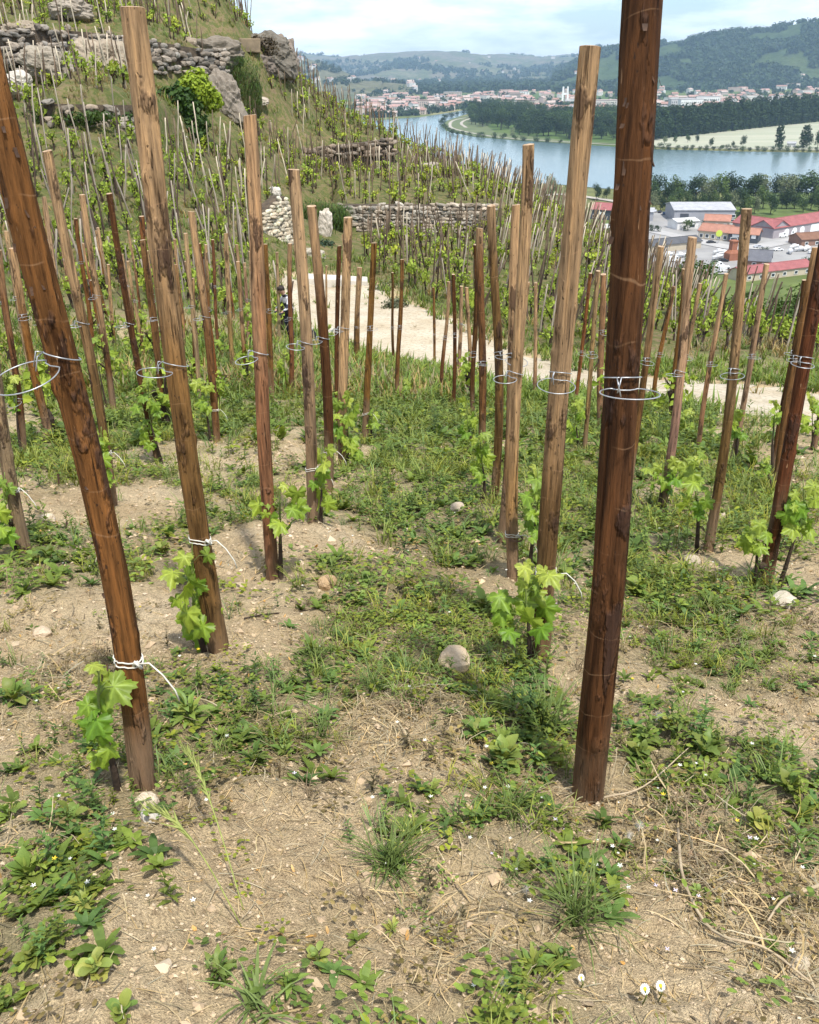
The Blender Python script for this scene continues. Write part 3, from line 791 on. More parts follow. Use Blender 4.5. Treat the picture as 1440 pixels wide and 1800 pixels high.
print('rear posts', _k)

# ------------------------------------------------------------------ young vines of the near plot
VLEAF = leaf_mat('vine_leaf', (1, 1, 1), 0.42, 0.45, attr=False, objcol=True, scale=6, spec=0.35)
_t = VLEAF.node_tree
_pb = [n_ for n_ in _t.nodes if n_.type == 'BSDF_PRINCIPLED'][0]; _src = _pb.inputs['Base Color'].links[0].from_socket
_vc = mixc(_t, 1.0, _src, N(_t, 'ShaderNodeAttribute', attribute_name='Col').outputs['Color'], 'MULTIPLY')
_t.links.new(_vc, _pb.inputs['Base Color'])
def vein_variant(m):
    t = m.node_tree
    return m
STEMG = simple_mat('green_shoot', (0.2, 0.26, 0.06), (0.12, 0.15, 0.04), 30, 0.6, 0.1, 0.002)
STEMB = simple_mat('old_vine_wood', (0.075, 0.05, 0.032), (0.03, 0.02, 0.014), 30, 0.9, 0.8, 0.006)
def vine_leaf(seed):
    rs = np.random.default_rng(seed)
    n = 48
    th = np.linspace(-np.pi, np.pi, n, endpoint=False)
    kn = np.radians([-180, -158, -112, -84, -56, -29, 0, 29, 56, 84, 112, 158, 180])
    kv = np.array([.1, .52, .7, .5, .92, .6, 1.05, .6, .92, .5, .7, .52, .1]) * (1 + rs.uniform(-.07, .07, 13)); kv[-1] = kv[0]
    r = np.interp(th, kn, kv) * (1 + 0.075 * np.where(np.arange(n) % 2 == 0, 1, -1)) * (1 + rs.uniform(-.03, .03, n))
    def zz(x, y):
        rr = np.hypot(x, y); a = np.arctan2(x, y)
        return -0.36 * rr ** 2 + 0.11 * rr * np.cos(a * 6.4) + 0.12 * np.sin(4 * x + seed) * rr + 0.1 * np.sin(5 * y + 2 * seed) * rr
    V = [(0, 0, 0)]
    for k in (0.5, 1.0):
        x, y = np.sin(th) * r * k, np.cos(th) * r * k
        V += list(zip(x, y, zz(x, y)))
    Fc = [(0, 1 + (j + 1) % n, 1 + j) for j in range(n)]
    for j in range(n):
        a, b = 1 + j, 1 + (j + 1) % n
        Fc += [(a, b, b + n), (a, b + n, a + n)]
    va = np.abs(((th[:, None] - np.radians([0, 56, -56, 112, -112])[None]) + np.pi) % (2 * np.pi) - np.pi).min(1)
    vc = np.where(va < 0.09, 1.35, np.where(va < 0.2, 0.98, 0.86)); vc2 = np.where(va < 0.09, 1.1, 0.9 + 0.12 * rs.uniform(0, 1, n))
    C = np.concatenate([[1.4], vc, vc2])[:, None] * np.array([[1.05, 1, 1.0]])
    return mesh_np('leaf', np.array(V) * 0.5, np.array(Fc), [VLEAF], True, col=C)
LEAVES = [vine_leaf(s) for s in range(5)]
# post index, leaf cloud centre px, half extents px, leaf count, leaf size px, side of the stump px, label
VINES = [
 (0, 175, 1250, 42, 88, 9, 78, -30, 'young vine with large toothed leaves tied to the nearest left post'),
 (1, 338, 1035, 42, 82, 10, 74, -22, 'young vine of broad pale leaves at the foot of the thick knotty post'),
 (2, 492, 885, 38, 40, 9, 46, 12, 'young vine with yellow-green leaves either side of the smooth orange-tan post'),
 (3, 566, 838, 18, 55, 7, 34, 14, 'slender young vine right of the grey cracked post'),
 (5, 612, 745, 27, 62, 16, 32, 8, 'bushy young vine below the split-headed tan post'),
 (7, 655, 735, 8, 18, 3, 18, 6, 'tiny vine shoot at the dark red slim post'),
 (9, 711, 692, 10, 26, 8, 17, 6, 'small vine at the slender red-brown post by the track'),
 (15, 822, 742, 14, 42, 9, 24, -14, 'young vine left of the knot-bulged brown post'),
 (17, 846, 800, 18, 44, 10, 30, -16, 'young vine reaching left from the post beside the wall end'),
 (19, 945, 890, 22, 70, 11, 38, 22, 'upright young vine between the two tallest pale posts'),
 (20, 925, 1050, 50, 66, 13, 62, -24, 'big-leaved young vine tied to the tall tan cracked post'),
 (24, 1012, 735, 12, 42, 9, 22, -8, 'young vine between the tall cracked post and the thickest dark post'),
 (25, 1095, 835, 7, 18, 3, 20, -8, 'vine shoot peeping out behind the thickest dark post'),
 (26, 1140, 730, 10, 16, 6, 17, -6, 'small vine at the first slim reddish post of the row'),
 (27, 1165, 835, 32, 26, 10, 27, 0, 'young vine spread either side of the grey-tan post'),
 (28, 1206, 745, 16, 26, 8, 20, 8, 'small vine right of the knobbly orange-tan post'),
 (30, 1222, 850, 24, 60, 13, 31, -20, 'leafy young vine left of the stout grey-topped post'),
 (31, 1298, 742, 12, 26, 7, 22, 6, 'small vine on the pale grey post by the sandy track'),
 (32, 1362, 725, 13, 22, 8, 18, -4, 'small vine before the bunch of posts near the right edge'),
 (33, 1345, 820, 12, 18, 5, 20, -10, 'low vine shoot left of the bunch near the right edge'),
 (34, 1330, 940, 22, 26, 7, 30, -20, 'leafy shoot left of the stout very dark leaning post'),
 (34, 1412, 890, 30, 46, 10, 36, 20, 'big-leaved vine right of the stout very dark leaning post'),
 (35, 1428, 725, 16, 36, 9, 22, 0, 'vine cut by the right edge at the sandy track'),
 (36, 178, 800, 26, 50, 8, 30, 0, 'young vine round the white-tied leaning brown post'),
 (37, 8, 890, 22, 60, 7, 40, -14, 'dark-leaved vine cut by the left edge at the grey-brown post'),
 (38, 28, 690, 16, 30, 6, 22, 0, 'small vine behind the nearest left post'),
 (42, 262, 725, 30, 66, 15, 27, 8, 'tall leafy vine climbing the dark brown leaning post'),
 (43, 262, 650, 10, 16, 4, 18, 0, 'small vine inside the wire ring of the knotty post'),
 (44, 358, 690, 16, 30, 6, 22, -8, 'small vine at the split grey-headed post'),
 (46, 412, 665, 14, 16, 6, 20, 4, 'low vine with pale leaves in front of the notched tan post'),
 (48, 392, 600, 10, 26, 7, 15, 4, 'small vine at the thin brown mid-plot stake'),
 (47, 442, 560, 10, 34, 9, 14, 6, 'vine behind the smooth orange-tan post'),
 (50, 500, 640, 10, 30, 7, 16, -6, 'vine at the brown post in front of the person'),
 (8, 608, 610, 8, 24, 6, 13, -10, 'vine at the frayed short post against the track'),
 (14, 580, 596, 8, 26, 6, 12, 4, 'vine at the thinnest tan stake by the track'),
 (40, 170, 620, 12, 34, 7, 18, -8, 'vine left of the post with pale bulges'),
 (52, 252, 548, 10, 22, 6, 12, 4, 'little vine at the thin short stake on the left'),
 (53, 195, 520, 10, 24, 6, 12, 4, 'little vine at the thin short grey stake'),
]
camv = Vector((0, 0, 0))
for k, (pi, cx, cy, hx, hy, nl, lpx, sx, label) in enumerate(VINES):
    root_p, B, ax, r0, Hgt = POST_INFO[pi]
    if lpx < 45: lpx *= 1.32
    rs = np.random.default_rng(500 + k)
    dep = B @ fw
    foot = B + np.array([sx * dep / F, -0.02, 0]); foot[2] = float(H(foot[0], foot[1]))
    root = obj('grape_vine', None, loc=foot, label=label, cat='vine', group='young vines of the near plot')
    Yd = foot[1] - 0.03
    topc = at_depth(cx, cy - hy, Yd); midc = at_depth(cx, cy, Yd)
    p0 = np.array([0, 0, -0.03]); p1 = (midc - foot) * 0.45 + rs.normal(0, .008, 3); p2 = midc - foot; p3 = topc - foot
    path = catmull([p0, p1, p2, p3], 7)
    rr = np.interp(np.linspace(0, 1, len(path)), [0, 0.3, 0.5, 1], [0.013, 0.009, 0.0045, 0.002]) * min(1.0, 0.6 + dep / 12)
    mb = MB(); half = len(path) // 2
    mb.tube(path[:half + 1], rr[:half + 1], 7)
    stem = obj('stem', mb.mesh('stem', [STEMB], True), parent=root)
    mb = MB(); mb.tube(path[half:], rr[half:], 6)
    leafpos = []
    nl = int(nl * 1.5)
    for q in range(nl):
        u = (q + rs.uniform(0.1, 0.9)) / nl
        yy = cy + hy * (1 - 2 * u) * 0.95
        xx = cx + hx * rs.uniform(-1, 1) * (0.6 + 0.4 * math.sin(u * math.pi))
        dy = rs.uniform(-0.06, 0.05) * min(1.0, lpx * dep / F / 0.1)
        P = at_depth(xx, yy, Yd + dy) - foot
        leafpos.append((P, u))
        s0 = path[int(np.clip(0.35 + 0.6 * u, 0, 0.98) * (len(path) - 1))]
        e = P
        mb.tube([s0, (s0 + e) / 2 + np.array([0, 0, 0.012]), e], 0.0011 * max(1, dep / 4), 4, 0, False)
    obj('shoot', mb.mesh('shoot', [STEMG], True), parent=root)
    for P, u in leafpos:
        size = lpx * dep / F * rs.uniform(0.45, 1.15) * (1.0 - 0.35 * max(0, u - 0.6))
        nrm = Vector((rs.normal(0, .6), -0.7 + rs.normal(0, .45), 0.75 + rs.normal(0, .4))).normalized()
        tip = Vector((rs.normal(0, .6), -0.35, -1.0)); tip = (tip - nrm * tip.dot(nrm)).normalized()
        xa = tip.cross(nrm)
        rotm = Matrix((xa, tip, nrm)).transposed().to_quaternion()
        g = rs.uniform(-.45, 1)
        yng = max(0, u - 0.5)
        c = (0.185 + 0.12 * g + 0.14 * yng, 0.305 + 0.10 * g + 0.07 * yng, 0.035 + 0.02 * g + 0.05 * yng)
        obj('leaf', LEAVES[int(rs.integers(0, 5))], parent=root, loc=P, rot=rotm, scale=float(size), color=c)

# ------------------------------------------------------------------ ground cover of the near plot
PLANT = leaf_mat('weed_leaf', (1, 1, 1), 0.28, 0.55, attr=True, scale=60, spec=0.2)
DRY = leaf_mat('dry_straw', (1, 1, 1), 0.15, 0.8, attr=True, scale=40, spec=0.1)
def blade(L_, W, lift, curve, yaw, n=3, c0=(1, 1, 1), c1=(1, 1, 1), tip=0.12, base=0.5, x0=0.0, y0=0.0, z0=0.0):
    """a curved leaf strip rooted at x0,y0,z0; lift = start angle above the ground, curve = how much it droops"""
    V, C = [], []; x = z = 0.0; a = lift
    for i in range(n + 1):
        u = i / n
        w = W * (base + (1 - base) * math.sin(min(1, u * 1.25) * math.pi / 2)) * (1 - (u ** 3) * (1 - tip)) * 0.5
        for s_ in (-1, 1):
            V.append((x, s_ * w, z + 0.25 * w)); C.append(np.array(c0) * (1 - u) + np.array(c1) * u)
        x += L_ / n * math.cos(a); z += L_ / n * math.sin(a); a -= curve / n
    Fc = []
    for i in range(n):
        a_, b_ = 2 * i, 2 * i + 1
        Fc += [(a_, b_, b_ + 2), (a_, b_ + 2, a_ + 2)]
    V = np.array(V); c, s_ = math.cos(yaw), math.sin(yaw)
    X = V[:, 0] * c - V[:, 1] * s_ + x0; Y = V[:, 0] * s_ + V[:, 1] * c + y0
    return np.stack([X, Y, V[:, 2] + z0], -1), np.array(Fc), np.array(C)
def join(parts):
    Vs, Fs, Cs, n = [], [], [], 0
    for V, Fc, C in parts:
        Vs.append(V); Fs.append(Fc + n); Cs.append(C); n += len(V)
    return np.concatenate(Vs), np.concatenate(Fs), np.concatenate(Cs)
def t_grass(rs, n=15, h=0.16, w=0.0045):
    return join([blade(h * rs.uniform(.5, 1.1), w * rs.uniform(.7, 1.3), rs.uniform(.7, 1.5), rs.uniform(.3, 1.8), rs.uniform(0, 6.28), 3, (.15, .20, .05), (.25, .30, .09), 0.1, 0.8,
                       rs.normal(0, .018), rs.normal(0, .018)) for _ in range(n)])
def t_rosette(rs, n=9, L_=0.075, w=0.03):
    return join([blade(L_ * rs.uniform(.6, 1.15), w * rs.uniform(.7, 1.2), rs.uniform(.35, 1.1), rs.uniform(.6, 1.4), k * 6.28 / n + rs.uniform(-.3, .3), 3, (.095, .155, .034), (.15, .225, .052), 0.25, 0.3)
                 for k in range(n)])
def t_clover(rs, n=20, R=0.07):
    ps = []
    for _ in range(n):
        a, r = rs.uniform(0, 6.28), R * math.sqrt(rs.uniform(0, 1)); h = rs.uniform(.008, .045)
        L_ = rs.uniform(.012, .024)
        g = rs.uniform(.8, 1.25)
        ps.append(blade(L_, L_ * .8, rs.uniform(-.1, .5), .4, rs.uniform(0, 6.28), 2, (.14 * g, .195 * g, .035), (.19 * g, .245 * g, .05), 0.5, 0.35, r * math.cos(a), r * math.sin(a), h))
    return join(ps)
def t_weed(rs, h=0.14, n=16):
    ps = [blade(h, .003, 1.4, .3, 0, 3, (.1, .12, .04), (.12, .16, .05), 0.5, 1)]
    for k in range(n):
        u = k / n
        ps.append(blade(.045 * (1.1 - .6 * u) * rs.uniform(.7, 1.2), .018 * (1.1 - .5 * u), rs.uniform(.1, .8), rs.uniform(.4, 1.2), k * 2.4 + rs.uniform(-.3, .3), 2, (.11, .17, .038), (.17, .235, .055), 0.15, 0.35,
                        h * u * .15, 0, h * u * .95))
    return join(ps)
def t_straw(rs, L_=0.11):
    V, Fc, C = blade(L_ * rs.uniform(.5, 1.3), .0027, rs.uniform(-.05, .35), rs.uniform(.2, .9), 0, 3, (.42, .33, .2), (.54, .45, .3), 0.6, 1, 0, 0, .004)
    V[:, 1] += 0.25 * V[:, 0] ** 2 / L_ * rs.uniform(-2, 2)
    return V, Fc, C
def t_bit(rs):
    return blade(rs.uniform(.015, .035), rs.uniform(.008, .018), rs.uniform(-.2, .5), rs.uniform(-.8, .8), 0, 2, (.33, .22, .12), (.42, .32, .2), .3, .5, 0, 0, .004)
Vi = np.array([(1, 0, 0), (-1, 0, 0), (0, 1, 0), (0, -1, 0), (.2, .1, 1), (.1, -.2, -1)], float); Fi = np.array([(0, 2, 4), (2, 1, 4), (1, 3, 4), (3, 0, 4), (2, 0, 5), (1, 2, 5), (3, 1, 5), (0, 3, 5)])
def t_peb(rs):
    V = Vi * rs.uniform(.7, 1.2, 3) * (1 + rs.uniform(-.25, .25, (len(Vi), 1)))
    return V, Fi, np.ones((len(Vi), 3)) * rs.uniform(.8, 1.1)
rs = np.random.default_rng(3)
TG = [t_grass(rs) for _ in range(5)]; TR = [t_rosette(rs) for _ in range(5)]; TC = [t_clover(rs) for _ in range(6)]; TW = [t_weed(rs) for _ in range(5)]
TS = [t_straw(rs) for _ in range(8)]; TB = [t_bit(rs) for _ in range(6)]; TP = [t_peb(rs) for _ in range(6)]
def sample(n, y0, y1, side=1.25):
    """random places in the wedge of ground in front, even density"""
    u = rng.uniform(0, 1, n); w0, w1 = 0.7 + 0.52 * y0, 0.7 + 0.52 * y1
    s = np.sqrt(w0 ** 2 + u * (w1 ** 2 - w0 ** 2)); Y = (s - 0.7) / 0.52
    X = rng.uniform(-1, 1, n) * s * side
    return X, Y
def wedge_area(y0, y1, side=1.25):
    return side * ((0.7 + .52 * y1) ** 2 - (0.7 + .52 * y0) ** 2) / 0.52
def place(templ, X, Y, scale, tint, tilt=0.0, sink=0.0):
    n = len(X)
    Z = H(X, Y) - sink
    e = 0.05
    tl = np.stack([(H(X + e, Y) - H(X - e, Y)) / (2 * e), (H(X, Y + e) - H(X, Y - e)) / (2 * e)], -1)
    tl = np.clip(tl, -0.7, 0.7) + rng.normal(0, tilt, (n, 2))
    return scatter_np(templ, rng.integers(0, len(templ), n), np.stack([X, Y, Z], -1), rng.uniform(0, 6.28, n), scale, tl, tint)
def tints(n, lo=0.75, hi=1.3, warm=0.15):
    b = rng.uniform(lo, hi, (n, 1)); w = rng.uniform(-warm, warm * 1.6, (n, 1))
    return np.clip(np.concatenate([b * (1 + w * 1.4), b * (1 + w * 0.5), b * (1 - w)], 1), 0, 3)
def cover(name, templ, dens, y0, y1, keep, size, mat, tint=(0.75, 1.3, 0.15), label=None, cat=None, tilt=0.08, sink=0.003):
    n = int(dens * wedge_area(y0, y1))
    X, Y = sample(n, y0, y1)
    k = rng.uniform(0, 1, n) < keep(X, Y)
    k &= track_dist(X, Y) > 0.05
    X, Y = X[k], Y[k]
    s = size * rng.uniform(0.65, 1.35, len(X))
    return place(templ, X, Y, s, tints(len(X), *tint), tilt, sink)
def stuff(name, parts, mat, label, cat):
    V, Fc, C = join(parts)
    obj(name, mesh_np(name, V, Fc, [mat], False, col=C), label=label, cat=cat, kind='stuff')
gk = lambda X, Y: green(X, Y) ** 1.2
kind_a = lambda X, Y: sstep(-0.15, 0.35, fbm(X * 1.1, Y * 1.1, 0, 2, 51))
kind_b = lambda X, Y: sstep(-0.15, 0.35, fbm(X * 1.3, Y * 1.3, 0, 2, 61))
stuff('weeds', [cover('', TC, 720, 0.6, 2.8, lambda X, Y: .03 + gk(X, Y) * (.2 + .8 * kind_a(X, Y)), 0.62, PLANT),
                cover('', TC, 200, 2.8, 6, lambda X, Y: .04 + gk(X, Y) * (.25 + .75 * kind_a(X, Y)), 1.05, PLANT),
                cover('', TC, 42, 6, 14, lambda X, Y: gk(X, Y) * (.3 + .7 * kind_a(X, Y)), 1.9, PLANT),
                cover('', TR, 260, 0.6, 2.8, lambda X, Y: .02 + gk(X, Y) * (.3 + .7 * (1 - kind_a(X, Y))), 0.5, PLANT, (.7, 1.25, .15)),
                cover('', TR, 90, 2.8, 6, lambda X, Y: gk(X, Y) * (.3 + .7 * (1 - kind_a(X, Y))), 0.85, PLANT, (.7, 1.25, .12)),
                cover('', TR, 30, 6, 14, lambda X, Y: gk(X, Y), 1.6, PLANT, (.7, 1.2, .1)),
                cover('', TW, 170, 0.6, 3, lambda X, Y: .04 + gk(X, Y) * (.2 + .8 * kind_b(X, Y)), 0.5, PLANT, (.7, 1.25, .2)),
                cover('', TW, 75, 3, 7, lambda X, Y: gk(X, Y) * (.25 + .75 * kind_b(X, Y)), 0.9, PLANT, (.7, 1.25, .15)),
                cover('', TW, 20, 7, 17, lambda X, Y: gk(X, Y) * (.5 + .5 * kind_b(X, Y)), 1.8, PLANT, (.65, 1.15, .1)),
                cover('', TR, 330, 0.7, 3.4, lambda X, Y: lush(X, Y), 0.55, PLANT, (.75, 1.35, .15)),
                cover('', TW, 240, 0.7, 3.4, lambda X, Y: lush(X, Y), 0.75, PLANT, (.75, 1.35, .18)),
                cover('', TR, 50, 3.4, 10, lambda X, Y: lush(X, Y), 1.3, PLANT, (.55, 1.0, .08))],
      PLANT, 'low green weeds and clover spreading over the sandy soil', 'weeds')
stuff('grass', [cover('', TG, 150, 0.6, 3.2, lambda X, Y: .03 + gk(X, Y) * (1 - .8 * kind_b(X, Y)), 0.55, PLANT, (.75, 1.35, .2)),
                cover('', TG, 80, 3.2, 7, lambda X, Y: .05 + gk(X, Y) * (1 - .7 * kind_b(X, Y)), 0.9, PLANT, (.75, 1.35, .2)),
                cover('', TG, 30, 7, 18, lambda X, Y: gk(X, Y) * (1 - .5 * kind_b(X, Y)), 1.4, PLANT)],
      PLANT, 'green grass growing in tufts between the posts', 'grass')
stuff('straw', [cover('', TS, 9500, 0.6, 2.6, lambda X, Y: .2 + .85 * litter(X, Y), 0.55, DRY, (.5, 1.15, .1), tilt=.14),
                cover('', TS, 17000, 0.7, 2.6, lambda X, Y: litter(X, Y) ** 2 * .8, 0.6, DRY, (.45, 1.1, .06), tilt=.3),
                cover('', TS, 1500, 0.7, 3.0, lambda X, Y: litter(X, Y) ** 2, 1.0, DRY, (.5, 1.15, .1), tilt=.25),
                cover('', TS, 1500, 2.6, 5, lambda X, Y: .1 + litter(X, Y), 0.9, DRY, (.5, 1.15, .1), tilt=.12),
                cover('', TS, 150, 5, 10, lambda X, Y: .2 + litter(X, Y), 1.5, DRY, (.5, 1.15, .1), tilt=.12),
                cover('', TB, 1300, 0.6, 3, lambda X, Y: .25 + .5 * litter(X, Y), 0.5, DRY, (.45, 1.3, .25), tilt=.3),
                cover('', TB, 260, 3, 7, lambda X, Y: .3 + .5 * litter(X, Y), 0.9, DRY, (.45, 1.3, .25), tilt=.3)],
      DRY, 'dead straw and dry leaf bits littering the soil', 'straw')
brown = lambda n_: np.array([1.25, .72, 1.7]) * rng.uniform(.6, 1.3, (n_, 1))
def dead(templ, dens, y0, y1, size, p):
    n_ = int(dens * wedge_area(y0, y1)); X, Y = sample(n_, y0, y1)
    k = rng.uniform(0, 1, n_) < p + .35 * litter(X, Y); X, Y = X[k], Y[k]
    return place(templ, X, Y, size * rng.uniform(.6, 1.3, len(X)), brown(len(X)), .15, .003)
stuff('dead_weeds', [dead(TC, 260, 0.6, 2.8, .55, .12), dead(TW, 130, 0.6, 2.8, .42, .08), dead(TC, 60, 2.8, 7, .9, .1), dead(TG, 60, 0.6, 3, .45, .1)], DRY, 'withered reddish brown weeds on the soil', 'weeds')
PEB = simple_mat('grit', (1, 1, 1), (0.8, 0.78, 0.75), 90, 0.9, 0.3, 0.003)
t = PEB.node_tree
pb = [n for n in t.nodes if n.type == 'BSDF_PRINCIPLED'][0]
a = N(t, 'ShaderNodeAttribute', attribute_name='Col').outputs['Color']
t.links.new(a, pb.inputs['Base Color'])
def grit(dens, y0, y1, smin, smax, p=3.0):
    n = int(dens * wedge_area(y0, y1)); X, Y = sample(n, y0, y1)
    k = rng.uniform(0, 1, n) < 1 - .75 * green(X, Y)
    X, Y = X[k], Y[k]; n = len(X)
    s = smin + (smax - smin) * rng.uniform(0, 1, n) ** p
    sc3 = np.stack([s * rng.uniform(.8, 1.3, n), s, s * rng.uniform(.45, .8, n)], -1)
    g = rng.uniform(0, 1, n)[:, None]
    tint = (1 - g) * np.array([.5, .36, .21]) + g * np.array([.6, .48, .33])
    tint = tint * rng.uniform(.8, 1.15, (n, 1))
    return place(TP, X, Y, sc3, tint, 0.2, 0.0)
def clods(dens, y0, y1, smin, smax):
    n = int(dens * wedge_area(y0, y1)); X, Y = sample(n, y0, y1)
    k = rng.uniform(0, 1, n) < np.clip(.25 + fbm(X * 2.5, Y * 2.5, 0, 2, 151), 0, 1); X, Y = X[k], Y[k]; n = len(X)
    s = smin + (smax - smin) * rng.uniform(0, 1, n) ** 2.5
    return place(TP, X, Y, np.stack([s * 1.2, s, s * .6], -1), np.array([.52, .385, .24]) * rng.uniform(.75, 1.05, (n, 1)), .25, .002)
stuff('gravel', [grit(6500, 0.6, 2.6, .001, .0058), grit(800, 2.6, 7, .003, .014, 4), grit(20, 0.6, 9, .008, .03, 5), clods(170, .6, 3.2, .006, .022), clods(60, 3.2, 8, .012, .035)], PEB, 'coarse tan granite grit and clods on the bare soil', 'gravel')

# ------------------------------------------------------------------ stones, rocks and terrace walls
def stone_mat(name, c1, c2):
    m, t, out = new_mat(name)
    co = N(t, 'ShaderNodeTexCoord').outputs['Object']
    oi = N(t, 'ShaderNodeObjectInfo')
    rnd = N(t, 'ShaderNodeVectorMath', {0: (31, 17, 57)}, operation='SCALE'); t.links.new(oi.outputs['Random'], rnd.inputs['Scale'])
    v = mapping(t, co, (1, 1, 1), rnd.outputs[0])
    c = ramp(t, noise(t, v, 2.5, 6, 0.65), [(0.3, c2), (0.65, c1)])
    c = mixc(t, 1.0, c, oi.outputs['Color'], 'MULTIPLY')
    li = noise(t, v, 7, 4, 0.7)
    c = mixc(t, ramp(t, li, [(0.6, (0, 0, 0)), (0.7, (0.6, 0.6, 0.6))]), c, (0.13, 0.12, 0.095))
    principled(t, out, c, 0.92, bump(t, noise(t, v, 9, 6, 0.7), 0.8, 0.05), 0.15)
    return m
STONE = stone_mat('granite_stone', (1, 1, 1), (0.62, 0.59, 0.55))
FSTONE = simple_mat('field_stone', (1, 1, 1), (0.72, 0.68, 0.62), 30, 0.92, 0.7, 0.01, 0.15, use_obj_color=True)
def stone_mesh(seed, sub=1, box=0.62, rough=0.24):
    rs = np.random.default_rng(seed)
    V, Fc = ico(sub)
    n = np.abs(V).max(1, keepdims=True)
    V = V * (1 - box) + V / n * box
    o = rs.uniform(0, 50, 3)
    V = V * (1 + rough * fbm(V[:, 0] * 1.3 + o[0], V[:, 1] * 1.3 + o[1], V[:, 2] * 1.3 + o[2], 3, seed)[:, None])
    return mesh_np('stone', V * 0.5, Fc, [STONE], False)
STONES = [stone_mesh(900 + i) for i in range(8)]
EARTH = simple_mat('earth_core', (0.12, 0.09, 0.06), (0.05, 0.04, 0.03), 5, 1.0, 0.6, 0.05)
def stone_tint(rs, base, var=0.25):
    k = rs.uniform(1 - var, 1 + var); w = rs.uniform(-.06, .06)
    return tuple(np.clip(np.array(base) * k * np.array([1 + w, 1, 1 - w]), 0, .85))
def build_wall(name, A, B, h, sw, sh, base, label, seed, hfun=None, rough_top=0.25, cap=None, drop=0.15, batter=0.12, dens=1.0):
    """courses of single stones against an earth core, from foot point A to foot point B"""
    rs = np.random.default_rng(seed)
    A = np.array(A, float); B = np.array(B, float)
    Ln = np.linalg.norm((B - A)[:2]); u = (B - A) / Ln; u2 = u[:2] / np.linalg.norm(u[:2])
    nrm = np.array([u2[1], -u2[0], 0.0])
    if nrm @ -A < 0: nrm = -nrm
    mb = MB()
    n = max(6, int(Ln / 0.6)); top, bot = [], []
    for k in range(n + 1):
        s = k / n; P = A + (B - A) * s
        hh = h * (hfun(s) if hfun else 1.0)
        z0 = min(P[2], float(H(P[0], P[1]))) - 0.3
        bot.append(P * [1, 1, 0] + [0, 0, z0] - nrm * 0.04); top.append(P * [1, 1, 0] + [0, 0, P[2] + hh - 0.05] - nrm * (0.04 + batter * hh))
    V = bot + top + [p - nrm * 0.6 for p in top] + [p - nrm * 0.6 for p in bot]
    m_ = n + 1
    Fc = []
    for r in range(3):
        for k in range(n): Fc.append((r * m_ + k, r * m_ + k + 1, (r + 1) * m_ + k + 1, (r + 1) * m_ + k))
    Fc += [(0, m_, 2 * m_, 3 * m_), (n, n + m_, n + 2 * m_, n + 3 * m_)]
    mb.add(V, Fc)
    root = obj(name, mb.mesh(name, [EARTH]), label=label, cat='wall')
    rotz = math.atan2(u2[1], u2[0])
    z = -drop
    while z < h * 1.02:
        rowh = sh * rs.uniform(0.7, 1.2); x = -rs.uniform(0, sw)
        while x < Ln:
            k_ = rs.uniform(0, 1); w = sw * (0.45 + 1.15 * k_ * k_ + .3 * rs.uniform())
            s = np.clip((x + w / 2) / Ln, 0, 1)
            hm = h * (hfun(s) if hfun else 1.0) * (1 + rough_top * 0.4 * float(fbm(s * 9, 0, 0, 2, seed)))
            zc = z + rowh / 2 + rs.normal(0, .1) * rowh
            if z + rowh * 0.5 < hm and rs.uniform() < dens:
                P = A + (B - A) * s
                c = P + np.array([0, 0, zc]) + nrm * (rs.uniform(-.05, .05) - batter * max(z, 0))
                hh_ = rowh * rs.uniform(.85, 1.25)
                obj('stone', STONES[int(rs.integers(0, 8))], parent=root, loc=c, rot=(rs.normal(0, .1), rs.normal(0, .14), rotz + rs.normal(0, .14)),
                    scale=(w * 1.12, sw * rs.uniform(.6, 1.0), hh_), color=stone_tint(rs, base, .38))
            x += w * .93
        z += rowh * .92
    return root
w0, w1, w2, w3 = WALLS
build_wall('dry_stone_wall', w0['A'], w0['B'], 1.2, 0.29, 0.165, (0.43, 0.375, 0.30), 'pale dry stone terrace wall beyond the bend of the track', 1)
build_wall('dry_stone_wall', w1['A'], w1['B'], 0.8, 0.42, 0.22, (0.29, 0.235, 0.18), 'low brown terrace wall higher up, partly overgrown', 2, hfun=lambda s: 0.55 + 0.45 * s, dens=0.6)
build_wall('dry_stone_wall', w2['A'], w2['B'], 1.55, 0.36, 0.2, (0.30, 0.265, 0.22), 'grey rubble wall built over rock at the top left', 3, hfun=lambda s: 0.75 + 0.3 * math.sin(3 * s + 1), dens=0.7)
build_wall('dry_stone_wall', w3['A'], w3['B'], 0.95, 0.42, 0.22, (0.34, 0.29, 0.23), 'low overgrown wall with ivy on the left slope', 4, dens=0.5)
eA, eB = at_depth(466, 432, 35.6), at_depth(519, 424, 37.2)
build_wall('dry_stone_wall', eA, eB, 1.62, 0.24, 0.15, (0.68, 0.6, 0.46), 'bright cream end of a broken stone wall left of the track end', 5, hfun=lambda s: 0.55 + 0.6 * s ** 0.6 if s < .9 else 0.85, batter=0.05)
